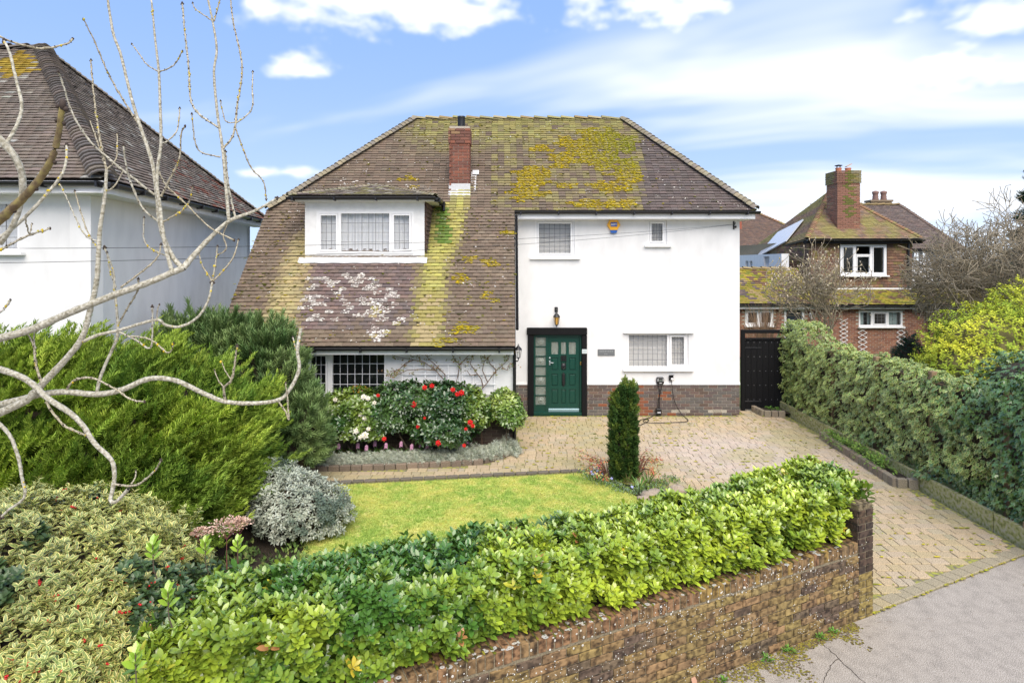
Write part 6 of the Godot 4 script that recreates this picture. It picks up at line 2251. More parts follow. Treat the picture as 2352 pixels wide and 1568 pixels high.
func camellias():
	var cam := leaf_mb(.085, .042, .25, .2, 4, .9)
	var dark := func(p): return Color(.03, .07, .02).lerp(Color(.075, .14, .035), clampf(.4 + nz.get_noise_3dv(p * 1.6), 0, 1))
	var mid := func(p): return Color(.04, .1, .02).lerp(Color(.17, .24, .035), clampf(.45 + nz.get_noise_3dv(p * 1.7) * 1.2, 0, 1))
	var light := func(p): return Color(.11, .2, .035).lerp(Color(.3, .38, .08), clampf(.5 + nz.get_noise_3dv(p * 2.0) * 1.2, 0, 1))
	shrub("white_camellia", "leafy camellia with white blooms under the dark leaded window", [[Vector3(-3.05, .92, -11.7), Vector3(.62, .36, .4)], [Vector3(-3.3, .7, -11.6), Vector3(.45, .42, .35)], [Vector3(-2.75, .75, -11.6), Vector3(.4, .45, .35)]], cam, M.leaf, 1250, 6, mid)
	shrub("red_camellia", "dark glossy camellia with red blooms in front of the white trellis", [[Vector3(-1.95, 1.08, -11.75), Vector3(.75, .34, .4)], [Vector3(-1.25, 1.05, -11.75), Vector3(.6, .35, .38)], [Vector3(-2.35, .8, -11.65), Vector3(.4, .4, .35)], [Vector3(-1.3, .6, -11.5), Vector3(.55, .3, .35)]], cam, M.leaf, 1750, 6, dark, .4, Vector3(-1.9, 0, -11.7))
	shrub("pale_green_shrub", "pale yellow green camellia beside the dark one with red blooms", [[Vector3(-.78, .88, -11.75), Vector3(.3, .42, .28)]], cam, M.leaf, 420, 6, mid)
	shrub("corner_shrub", "small bright light green shrub at the corner of the low white wall", [[Vector3(-.14, .9, -12.0), Vector3(.3, .32, .26)], [Vector3(-.02, .72, -11.95), Vector3(.24, .22, .22)]], cam, M.leaf, 560, 6, light)
	for r in [[950, 929, 11.32, .075], [1040, 895, 11.4, .06], [1050, 905, 11.38, .06], [1060, 902, 11.4, .07], [975, 890, 11.45, .06], [992, 886, 11.5, .06], [960, 980, 11.2, .05], [1080, 970, 11.2, .065], [882, 1008, 11.2, .055], [1007, 1017, 11.1, .07], [1066, 1023, 11.05, .045], [1070, 985, 11.2, .04], [868, 908, 11.4, .045], [1086, 978, 11.15, .05], [975, 960, 11.2, .035]]:
		bloom("red_bloom", "red camellia bloom on the dark glossy bush", px(r[0], r[1], r[2]), r[3] * .85, Vector3(rng.randf_range(-.4, .4), rng.randf_range(.1, .7), 1), Color(.62, .016, .022), "red camellia blooms")
	for r in [[752, 934, 11.2, .06], [758, 946, 11.18, .08], [818, 990, 11.15, .06], [838, 1000, 11.1, .075], [828, 1004, 11.12, .05], [846, 985, 11.2, .045], [838, 960, 11.25, .055], [828, 952, 11.3, .05], [770, 918, 11.35, .05], [835, 912, 11.4, .06], [845, 915, 11.4, .05], [860, 925, 11.4, .045], [740, 975, 11.1, .04], [722, 1000, 11.1, .04]]:
		bloom("white_bloom", "creamy white camellia bloom beneath the dark window", px(r[0], r[1], r[2]), r[3], Vector3(rng.randf_range(-.4, .4), rng.randf_range(.1, .7), 1), Color(.82, .78, .66), "white camellia blooms")
func bed_plants():
	# silver edging plants in front of the bed, one cushion after another
	var tuft := plume_mb(.1, 26, .95, .0035, .07, .1)
	for k in 13:
		var x := lerpf(-3.55, -.12, k / 12.0)
		var d := bed_edge(x) + .2
		var S := thing("silver_edging_plant", "low silver grey cushion plant edging the flower bed by the path", "plant", Vector3(x, 0, -d), "silver edging plants")
		var xf := []
		var cols := []
		var big := 1.0 + .35 * clampf((k - 6) / 6.0, 0, 1)
		for q in skin([[Vector3(0, .08, 0), Vector3(.22, .14, .17) * big]], 330, .2, 4.0, .3, -.1):
			var n: Vector3 = q[1]
			var p: Vector3 = q[0]
			xf.append(Transform3D(aim(n * .6 + Vector3.UP + rv() * .35, rv(), rng.randf_range(.6, 1.1)), Vector3(p.x, maxf(p.y - .05, 0), p.z)))
			cols.append(vary(Color(.34, .38, .29).lerp(Color(.58, .61, .5), rng.randf()), .15))
		scatter(S, "foliage", tuft, M.soft, xf, cols)
		var mb := MB.new()
		mb.blob(Vector3(0, .06, 0), Vector3(.15, .09, .12) * big, 8, 5, .3, k)
		obj("inner_stems", mb, mat(Color(.14, .15, .11), .95), S)
	# pink hyacinths with strap leaves
	var strap := leaf_mb(.2, .022, .3, .35, 4)
	for h in [[678, 1043], [608, 1060], [765, 1052], [838, 1046], [858, 1035], [910, 1052], [965, 1035], [980, 1040], [1022, 1034], [1038, 1036], [1058, 1036], [1072, 1028], [880, 1046], [805, 1058], [942, 1046], [730, 1060], [1000, 1040]]:
		var at := ground(maxf(h[0], 700), h[1] + 25)
		at.z = minf(at.z, -bed_edge(at.x) - .38)
		at.y = .05
		at.z -= rng.randf_range(-.1, .12)
		var Hy := thing("pink_hyacinth", "pink hyacinth flowering between the silver edging and the camellias", "flower", at, "pink hyacinths")
		var mb := MB.new()
		mb.col = Color(.1, .24, .05)
		for k in 6: mb.add(strap, Transform3D(aim(Vector3(cos(k * 2.4), 2.0, sin(k * 2.4)), Vector3(-cos(k * 2.4), 1.0, -sin(k * 2.4)), rng.randf_range(1.0, 1.6)), Vector3.ZERO))
		obj("leaves", mb, M.leaf, Hy)
		mb = MB.new()
		mb.col = Color(.75, .4, .58)
		var fl := flower_mb(.028, 5, 1)
		for k in 12: mb.add(fl, Transform3D(aim(Vector3(cos(k * 2.4), .4, sin(k * 2.4)), Vector3.UP), Vector3(cos(k * 2.4) * .02, .22 + .007 * k, sin(k * 2.4) * .02)))
		obj("flower_spike", mb, M.petal, Hy)
		mb = MB.new()
		mb.tube([Vector3.ZERO, Vector3(0, .33, 0)], [.007, .004], 5)
		obj("stem", mb, mat(Color(.12, .22, .06), .7), Hy)
func yew_bed():
	var base := ground(1431, 1100)
	var Y := thing("columnar_yew", "narrow upright columnar yew with yellow tips beside the driveway", "shrub")
	var lobes := []
	var tops := []
	for k in 17:
		var a := k * 2.399
		var r := .2 * sqrt((k + .5) / 17.0)
		var h := rng.randf_range(1.22, 1.62) - r * .3 + (.12 if cos(a) > .3 else 0.0)
		for j in 9:
			var t := (j + .5) / 9.0
			lobes.append([base + Vector3(cos(a) * r, h * t, sin(a) * r) * Vector3(1.0, 1.0, 1.0), Vector3(.062, h * .085, .062) * (1.0 - .3 * pow(t, 6.0))])
		tops.append(base + Vector3(cos(a) * r, h * 1.02, sin(a) * r))
	core(Y, [[base + Vector3(0, .66, 0), Vector3(.17, .66, .17)]], .95)
	var mb := MB.new()
	mb.tube([base - Vector3(0, .05, 0), base + Vector3(0, .4, 0)], [.04, .03], 7)
	obj("stem", mb, M.stem, Y)
	var tuft := plume_mb(.085, 26, .75, .0045, .036, 0.0, Color(1.9, 1.7, .9))
	var xf := []
	var cols := []
	for q in skin(lobes, 4600, .08, 2.5, .1, -.2):
		var p: Vector3 = q[0]
		var n: Vector3 = q[1]
		var dir := (n * .8 + Vector3.UP * .9 + rv() * .35).normalized()
		var k := clampf(nz.get_noise_3dv(p * 5.0) * 1.1, 0, 1)
		xf.append(Transform3D(aim(dir, n, rng.randf_range(.8, 1.4)), p - dir * .02))
		cols.append(vary(Color(.06, .125, .03).lerp(Color(.24, .3, .05), k), .25))
	for t in tops:
		for j in 5:
			xf.append(Transform3D(aim(Vector3.UP + rv() * .25, rv(), 1.1), t - Vector3(0, .03 * j, 0) + rv() * .015)); cols.append(vary(Color(.2, .26, .045), .2))
	scatter(Y, "foliage", tuft, M.needle, xf, cols)
	# cut leaf maple spreading red twigs on both sides
	var twigleaf := leaf_mb(.045, .012, .2, .3, 2)
	for k in 2:
		var A := thing("dwarf_maple", ["low red twigged dwarf maple arching on the lawn side of the yew", "low red leaved dwarf maple on the drive side of the yew"][k], "shrub", base + (Vector3(-.24, 0, .06) if k == 0 else Vector3(.24, 0, -.02)))
		mb = MB.new()
		xf = []; cols = []
		for j in 13:
			var a := rng.randf_range(-1.2, 1.2) + (PI if k == 0 else 0.0)
			var r := rng.randf_range(.3, .62) * (1.0 if k == 0 else .75)
			var h := rng.randf_range(.22, .5)
			var p1 := Vector3(cos(a) * r * .45, h * .8, sin(a) * r * .45)
			var p2 := Vector3(cos(a) * r, h * rng.randf_range(.65, 1.0), sin(a) * r)
			mb.tube([Vector3(0, -.03, 0), p1, p2], [.013, .007, .003], 5)
			for i in 34:
				var t := rng.randf_range(.35, 1.05)
				var p := p1.lerp(p2, t) + rv() * .05
				xf.append(Transform3D(aim(rv() + Vector3(cos(a), -.2, sin(a)), rv() + Vector3.UP, rng.randf_range(.7, 1.4)), p))
				cols.append(vary(pick([Color(.45, .1, .06), Color(.55, .13, .08), Color(.38, .17, .08), Color(.4, .4, .12), Color(.45, .44, .15)]), .25))
		obj("branches", mb, mat(Color(.16, .075, .05), .8), A)
		scatter(A, "foliage", twigleaf, M.soft, xf, cols)
	# iris-like clumps
	var blade := leaf_mb(.36, .017, .3, .3, 5)
	for c in [[1442, 1108, 1.0], [1488, 1112, 1.05], [1425, 1112, .6], [1468, 1122, .7]]:
		var C := thing("strap_leaved_clump", "clump of arching green and straw strap leaves at the foot of the yew", "plant", ground(c[0], c[1]), "strap leaved clumps")
		xf = []; cols = []
		for j in 34:
			var a := rng.randf() * TAU
			xf.append(Transform3D(aim(Vector3(cos(a), rng.randf_range(.9, 3.0), sin(a)), Vector3(-cos(a), 1.2, -sin(a)), rng.randf_range(.5, 1.1) * c[2]), Vector3(cos(a), 0, sin(a)) * .03))
			cols.append(vary(pick([Color(.09, .2, .03), Color(.14, .27, .04), Color(.3, .33, .07), Color(.48, .4, .18)]), .2))
		pieces(C, "blade", blade, M.leaf, xf, cols, 40, "", 5)
	# violas and ground cover
	var small := leaf_mb(.03, .018, .2, .2, 3)
	var gc := thing("low_bedding", "low blue green bedding leaves along the lawn edge by the yew", "plant")
	gc.set_meta("kind", "stuff")
	xf = []; cols = []
	var pts := [[1352, 1088], [1362, 1100], [1380, 1108], [1400, 1112], [1420, 1122], [1440, 1130], [1460, 1132], [1480, 1128], [1500, 1120], [1520, 1112], [1545, 1105], [1370, 1092], [1390, 1098]]
	for q in pts:
		var o := ground(q[0], q[1])
		for j in 190:
			var d := (rv() * .5 + Vector3.UP).normalized()
			xf.append(Transform3D(aim(d, Vector3.UP + rv(), rng.randf_range(.6, 1.3)), o + Vector3(rng.randfn() * .1, rng.randf() * .06, rng.randfn() * .09)))
			cols.append(vary(pick([Color(.16, .24, .13), Color(.12, .2, .06), Color(.24, .3, .2), Color(.2, .3, .05)]), .2))
	scatter(gc, "foliage", small, M.soft, xf, cols)
	for q in [[1365, 1085], [1372, 1090], [1358, 1092], [1382, 1090], [1368, 1097], [1385, 1097], [1376, 1083], [1390, 1090], [1396, 1104], [1452, 1128], [1405, 1108], [1361, 1098]]:
		var V := thing("viola", "pale blue viola flower in the bedding beside the yew", "flower", ground(q[0], q[1]) + Vector3(0, .07, 0), "pale blue violas")
		mb = MB.new()
		mb.col = Color(.42, .45, .8)
		mb.add(flower_mb(.026, 5, 1), Transform3D(aim(Vector3(0, .8, 1), Vector3.UP), Vector3.ZERO))
		obj("petals", mb, M.petal, V)
		mb = MB.new()
		mb.tube([Vector3(0, -.08, 0), Vector3.ZERO], [.003, .002], 4)
		obj("stem", mb, M.stem, V)
	for r in [[1505, 1138, .2, .11], [1555, 1125, .15, .1], [1478, 1142, .1, .06]]:
		var R := thing("rockery_stone", ["large buff stone at the hedge side of the yew bed", "buff stone beside the larger one in the yew bed", "little buff stone at the lawn corner of the yew bed"][taken.get("rockery_stone", -1) + 1], "stone", ground(r[0], r[1] + 8), "buff stones")
		mb = MB.new()
		mb.blob(Vector3(0, r[3] * .5, 0), Vector3(r[2], r[3], r[2] * .7), 14, 9, .55, int(r[0]))
		obj("rock", mb, M.stone, R)
func ivy():
	var I := thing("ivy_hedge", "thick cream and green variegated ivy covering the boundary fence beside the drive", "ivy")
	var D := thing("dark_ivy", "dark green large leaved ivy heaped over the street end of the fence", "ivy")
	var vari := ivy_mb(.072, Color(.11, .195, .042), Color(.43, .47, .17))
	var green := ivy_mb(.08, Color(.09, .16, .04), Color(.13, .21, .06))
	var xv := []
	var cv := []
	var xg := []
	var cg := []
	var core_ := MB.new()
	core_.bx(6.98, 7.3, .35, 1.75, -15.35, -7.2)
	obj("inner_branches", core_, M.core, I)
	for k in 19000:
		var d := rng.randf_range(7.0, 15.45)
		var f := rng.randf()
		var top := 1.92 + .1 * nz.get_noise_1d(d * 1.1) + .08 * nz.get_noise_1d(d * 3.0)
		if d > 13.6: top += .36 * smoothstep(13.6, 14.4, d)
		if d < 9.2: top += (9.2 - d) * .3
		var p := Vector3.ZERO
		var n := Vector3.ZERO
		var bulge := .16 * nz.get_noise_2d(d * .8, 1.0)
		if f < .74:
			var y := pow(rng.randf(), .9) * (top - .12) + .12
			if d < 10.2: y = rng.randf_range(.27, top)
			elif y < .35 and rng.randf() < .5: continue
			var x := 6.82 + bulge * .5 + .2 * nz.get_noise_2d(d * 2.4, y * 2.6) + .07 * nz.get_noise_2d(d * 7.0, y * 7.0) + pow(rng.randf(), 2.0) * .14 + .25 * pow(clampf((y - top + .25) / .25, 0, 1), 2.0) + .12 * pow(clampf((.5 - y) / .4, 0, 1), 2.0)
			p = Vector3(x, y, -d)
			n = Vector3(-1, .3, .15)
		elif f < .95:
			var x := rng.randf_range(6.9, 7.5)
			p = Vector3(x, top - .05 * rng.randf() + .07 * nz.get_noise_2d(x * 4, d * 3) - .2 * pow(clampf((x - 7.3) / .2, 0, 1), 2.0), -d)
			n = Vector3(-.2, 1, .1)
		else:
			p = Vector3(rng.randf_range(6.8, 7.4), rng.randf_range(.3, 2.2), -15.4 + rng.randf() * .1)
			n = Vector3(-.2, .3, 1)
		n = n.normalized()
		var hang := (Vector3(0, -.75, 0) + n * .35 + rv() * .45).normalized()
		var t := Transform3D(aim(hang, n + rv() * .4 + Vector3.UP * .35, rng.randf_range(.65, 1.25)), p)
		var dk := nz.get_noise_2d(d * .9, p.y * 1.3) * .5 + clampf((10.3 - d) * .55, 0, 1.3) * (.55 + clampf(absf(p.y - .9) - .2, 0, .6))
		if p.y < .6 and d < 12.0: dk += .25
		if dk + rng.randf_range(-.12, .12) > .42: xg.append(t); cg.append(vary(Color(.9, .95, .9).lerp(Color(1.6, 1.5, 1.2), rng.randf() * .5), .25))
		else:
			xv.append(t); cv.append(vary(Color(.85, .88, .85).lerp(Color(1.15, 1.15, .95), clampf(.5 + nz.get_noise_2d(d * 1.6, p.y * 2), 0, 1)), .22))
	# heap of dark ivy behind, at the street end
	for q in skin([[Vector3(7.9, 1.75, -8.9), Vector3(.85, .75, 1.2)], [Vector3(8.1, 1.6, -7.6), Vector3(1.0, .9, 1.0)]], 4200, .15, 1.2, .1, -.3):
		var n: Vector3 = q[1]
		xg.append(Transform3D(aim(Vector3(0, -.6, 0) + n * .5 + rv() * .5, n + Vector3.UP * .4 + rv() * .3, rng.randf_range(.7, 1.25)), q[0]))
		cg.append(vary(Color(.9, .97, .95), .25))
	core(D, [[Vector3(7.9, 1.75, -8.9), Vector3(.85, .75, 1.2)], [Vector3(8.1, 1.6, -7.6), Vector3(1.0, .9, 1.0)]], .8)
	var mb := MB.new()
	mb.tube([Vector3(7.6, 0, -8.6), Vector3(7.7, .8, -8.7), Vector3(7.9, 1.6, -8.9)], [.06, .05, .03], 6)
	obj("stem", mb, M.stem, D)
	pieces(I, "leaf", vari, M.holly, xv, cv, 300, "foliage", 6)
	pieces(D, "leaf", green, M.leaf, xg, cg, 300, "foliage", 6)
	# weeds in the raised beds
	for q in [[6.62, 12.6, .2], [6.6, 11.95, .24], [6.58, 11.5, .24], [6.56, 11.05, .22], [6.55, 10.75, .25], [6.6, 12.3, .15]]:
		var Wd := thing("bed_weed", "leafy green weed growing in the block edged bed under the ivy", "weed", Vector3(q[0], .1, -q[1]), "weeds under the ivy")
		var xf := []
		var cols := []
		var lf := leaf_mb(.045, .022, .2, .4, 3)
		for k in 260:
			var d := (rv() + Vector3(-.1, .5, 0)).normalized()
			d.y = absf(d.y)
			xf.append(Transform3D(aim(d + rv() * .4, Vector3.UP + rv() * .4, rng.randf_range(.6, 1.2)), Vector3(d.x * .17, d.y * q[2], d.z * .26) * rng.randf_range(.4, 1.0)))
			cols.append(vary(Color(.13, .27, .05).lerp(Color(.25, .36, .07), rng.randf()), .2))
		scatter(Wd, "foliage", lf, M.soft, xf, cols)
	for q in [[6.35, 15.0], [6.5, 14.9]]:
		weed(Vector3(q[0], .12, -q[1]), .14, "dark green leafy plant in the tiny bed beside the gate", "plants by the gate")
	for u in [1497, 1560, 1577, 1612, 1672, 1682, 1632]:
		weed(ground(u, 949) + Vector3(0, .03, .0), .07, "small weed growing along the foot of the brick plinth", "weeds along the plinth")
func rose():
	var R := thing("climbing_rose", "sparse climbing rose with thin brown stems trained on the white wall", "climber", Vector3(-.9, 0, -12.2))
	var off_ := Vector3(.9, 0, 12.2)
	var mb := MB.new()
	var ends := []
	for st in [[[1025, 890], [1018, 870], [1000, 850], [975, 832], [950, 826], [925, 822], [905, 818]], [[1020, 885], [1022, 860], [1000, 838], [985, 825], [975, 812], [970, 803]], [[1000, 850], [970, 848], [935, 850], [910, 862], [890, 860]], [[950, 826], [930, 835], [915, 850], [895, 853]], [[1045, 890], [1052, 860], [1055, 838], [1042, 822], [1035, 808]], [[1105, 895], [1118, 880], [1140, 850], [1155, 838], [1168, 825], [1172, 810]], [[1110, 890], [1105, 870], [1090, 850], [1080, 835], [1085, 818], [1100, 808]], [[1120, 878], [1108, 850], [1112, 830], [1130, 812], [1150, 805]], [[1140, 850], [1125, 835], [1120, 820]], [[1155, 845], [1165, 850], [1170, 835]], [[1055, 838], [1068, 825], [1080, 812]], [[1095, 860], [1080, 862], [1072, 850]]]:
		var pts := []
		var rr := []
		for i in st.size():
			pts.append(px(st[i][0], st[i][1], 12.2 + rng.randf_range(-.03, .03)) + off_)
			rr.append(lerpf(.011, .0035, float(i) / st.size()))
			if i > 1:
				for k in 2: ends.append(pts[i] + rv() * .06)
		mb.tube(pts, rr, 5)
	for e in ends.duplicate():
		var f: Vector3 = e + Vector3(rng.randf_range(-.16, .16), rng.randf_range(-.05, .14), rng.randf_range(0, .05))
		mb.tube([e, e.lerp(f, .5) + rv() * .015, f], [.003, .0025, .0015], 4)
		ends.append(f)
	mb.tube([px(1025, 890, 12.2) + off_, Vector3(-.4, .0, .1)], [.014, .018], 5)
	mb.tube([px(1105, 895, 12.2) + off_, Vector3(.3, .0, .1)], [.014, .018], 5)
	mb.tube([px(1045, 890, 12.2) + off_, Vector3(-.2, .0, .1)], [.01, .014], 5)
	obj("stems", mb, mat(Color(.16, .1, .065), .85), R)
	var lf := leaf_mb(.038, .022, .2, .2, 3)
	var xf := []
	var cols := []
	for e in ends:
		for k in rng.randi_range(2, 6):
			xf.append(Transform3D(aim(rv() + Vector3(0, .1, .3), Vector3.BACK + rv() * .5, rng.randf_range(.7, 1.2)), e + rv() * .035))
			cols.append(vary(pick([Color(.2, .22, .06), Color(.16, .19, .05), Color(.3, .17, .08), Color(.27, .25, .1)]), .2))
	scatter(R, "foliage", lf, M.soft, xf, cols)
# ---------- plants behind ----------
func make_back_plants():
	var yl := leaf_mb(.05, .026, .2, .2, 3)
	var ye := func(p): return Color(.26, .36, .035).lerp(Color(.56, .57, .05), clampf(.55 + nz.get_noise_3dv(p * 1.1) * 1.1, 0, 1))
	shrub("golden_privet", "large golden yellow leaved shrub behind the ivy covered fence", [[Vector3(8.9, 2.05, -11.2), Vector3(1.25, .95, 1.0)], [Vector3(8.2, 1.75, -10.9), Vector3(.75, .6, .8)], [Vector3(9.9, 2.5, -11.2), Vector3(1.1, .95, 1.0)], [Vector3(10.1, 1.9, -10.4), Vector3(1.2, .9, .9)]], yl, M.soft, 6400, 5, ye, .8, Vector3.ZERO, mat(Color(.16, .14, .05), .95))
	# small dark conifer and blue spruce in front of the brick wall
	conifer("young_spruce", "young blue green spruce in front of the brick wall", Vector3(12.4, 0, -19.0), 1.55, .85, Color(.05, .1, .07), 900, .2)
	conifer("dark_fir", "small dark fir beside the golden shrub", Vector3(12.2, 0, -17.0), 2.3, .75, Color(.035, .075, .035), 900, .2)
	conifer("tall_conifer", "tall dark conifer rising at the edge behind the bare tree", Vector3(18.05, 0, -20.5), 8.3, 1.9, Color(.025, .06, .022), 5200, .34)
	# magnolia with pale buds
	bare_tree("magnolia_tree", "small bare magnolia with pale buds in front of the brick house", Vector3(9.75, 0, -19.2), 1.35, 4, Color(.5, .42, .29), 11, .075, Vector3(1.5, 1.5, 1.1), Vector3(9.75, 3.1, -19.2), true)
	bare_tree("tangled_tree", "wide bare tangled tree with grey brown twigs beyond the golden shrub", Vector3(13.4, 0, -16.4), 1.4, 6, Color(.5, .42, .29), 23, .13, Vector3(2.9, 2.0, 1.9), Vector3(13.5, 3.75, -16.4), false)
	# red twigged shrub by the far windows
	var Sh := thing("twiggy_shrub", "leafless reddish twiggy shrub in front of the far white windows", "shrub", Vector3(8.9, 0, -21.5))
	var mb := MB.new()
	for k in 110:
		var a := rng.randf() * TAU
		var r := rng.randf_range(.2, 1.3)
		mb.tube([Vector3(cos(a) * .15, 0, sin(a) * .15), Vector3(cos(a) * r * .5, 1.2, sin(a) * r * .35), Vector3(cos(a) * r, rng.randf_range(1.7, 2.4), sin(a) * r * .7)], [.012, .008, .003], 4)
	obj("twigs", mb, mat(Color(.3, .19, .11), .85), Sh)
	# hedge far behind that closes the view to the right
	for b in [["far_hedge", "dark evergreen hedge behind the tangled bare tree", Vector3(22.5, 1.8, -26), Vector3(5.0, 2.4, 1.5)], ["far_shrub", "grey green shrub mass at the far right behind the golden shrub", Vector3(17.0, 1.2, -17.5), Vector3(2.6, 1.5, 1.6)]]:
		shrub(b[0], b[1], [[b[2], b[3]], [b[2] + Vector3(2.5, .2, -.5), b[3] * .9]], leaf_mb(.14, .07, .2, .2, 3), M.soft, 1800, 5, func(p): return Color(.07, .09, .035).lerp(Color(.16, .16, .07), clampf(.5 + nz.get_noise_3dv(p), 0, 1)), .5)
func conifer(called: String, label: String, at: Vector3, h: float, r: float, c: Color, n: int, size: float):
	var C := thing(called, label, "conifer", at)
	var mb := MB.new()
	mb.tube([Vector3(0, -.1, 0), Vector3(0, h * .95, 0)], [h * .02 + .02, .01], 7)
	obj("trunk", mb, M.stem, C)
	mb = MB.new()
	mb.lathe(Vector3.ZERO, [Vector2(r * .62, h * .06), Vector2(r * .35, h * .5), Vector2(.02, h * .93)], 12)
	obj("inner_branches", mb, M.core, C)
	var pm := plume_mb(1.0, 26, .75, .03, .3, .2, Color(1.3, 1.3, 1.2))
	var xf := []
	var cols := []
	for k in n:
		var t := 1.0 - sqrt(rng.randf())
		var a := rng.randf() * TAU
		var rr := r * (1.0 - t) * (.8 + .25 * sin(t * h * 9.0) + rng.randf_range(-.12, .12)) + .03
		var d := Vector3(cos(a), .25 + t * .8, sin(a)).normalized()
		xf.append(Transform3D(aim(d, Vector3.UP + rv() * .2, size * rng.randf_range(.7, 1.2)), Vector3(cos(a) * rr * .8, h * (.05 + .95 * t), sin(a) * rr * .8)))
		cols.append(vary(c, .25))
	scatter(C, "foliage", pm, M.needle, xf, cols)
func bare_tree(called: String, label: String, at: Vector3, trunk: float, levels: int, c: Color, seed_: int, r0: float, rad: Vector3, mid: Vector3, buds: bool):
	var T := thing(called, label, "tree", at)
	var g := RandomNumberGenerator.new()
	g.seed = seed_
	var m := mat(c, .85, M.twig.albedo_texture, 4.0)
	var tr := MB.new()
	tr.tube([Vector3(0, -.1, 0), Vector3(.03, trunk * .5, 0), Vector3(-.02, trunk, .02)], [r0 * 1.25, r0, r0 * .85], 8)
	obj("trunk", tr, m, T)
	var br := MB.new()
	var tips := []
	var todo := []
	for k in 6:
		var a := TAU * k / 6 + g.randf()
		todo.append([Vector3(0, trunk * g.randf_range(.8, 1.0), 0), Vector3(cos(a), g.randf_range(.5, 1.5), sin(a)).normalized(), r0 * .55, 0])
	while todo.size() > 0:
		var q: Array = todo.pop_back()
		var lvl: int = q[3]
		var p: Vector3 = q[0]
		var d: Vector3 = q[1]
		var len: float = rad.y * [.8, .6, .5, .42, .34, .26, .2][lvl] * g.randf_range(.7, 1.2)
		var pts := [p]
		var rr := [q[2]]
		for i in 3:
			d = (d + Vector3(g.randfn(), g.randfn() + (.35 if buds else .02), g.randfn()) * .17).normalized()
			var e: Vector3 = (p + at - mid) / rad
			if e.length() > 1.0: d = (d - e.normalized() * .45).normalized()
			p += d * len / 3
			pts.append(p)
			rr.append(maxf(q[2] * (1.0 - .16 * (i + 1)), .008))
		br.tube(pts, rr, 5 if lvl < 3 else 3, false)
		if lvl < levels:
			var n := 3 if lvl < levels - 1 else 4
			for k in n:
				var f := g.randi_range(1, 3)
				var side := d.cross(Vector3(g.randfn(), g.randfn(), g.randfn())).normalized()
				todo.append([pts[f], (d + side * g.randf_range(.55, 1.1)).normalized(), maxf(rr[f] * .66, .008), lvl + 1])
		else: tips.append([p, d])
	obj("branches", br, m, T)
	if buds:
		var bd := MB.new()
		bd.blob(Vector3(0, .5, 0), Vector3(.28, .6, .28), 6, 4)
		var xf := []
		var cols := []
		for q in tips:
			xf.append(Transform3D(aim((q[1] + Vector3.UP * .8), Vector3.BACK, .06 * g.randf_range(.7, 1.3)), q[0])); cols.append(vary(pick([Color(.5, .42, .3), Color(.6, .52, .4), Color(.42, .36, .2)]), .15))
		scatter(T, "buds", bd, M.soft, xf, cols)
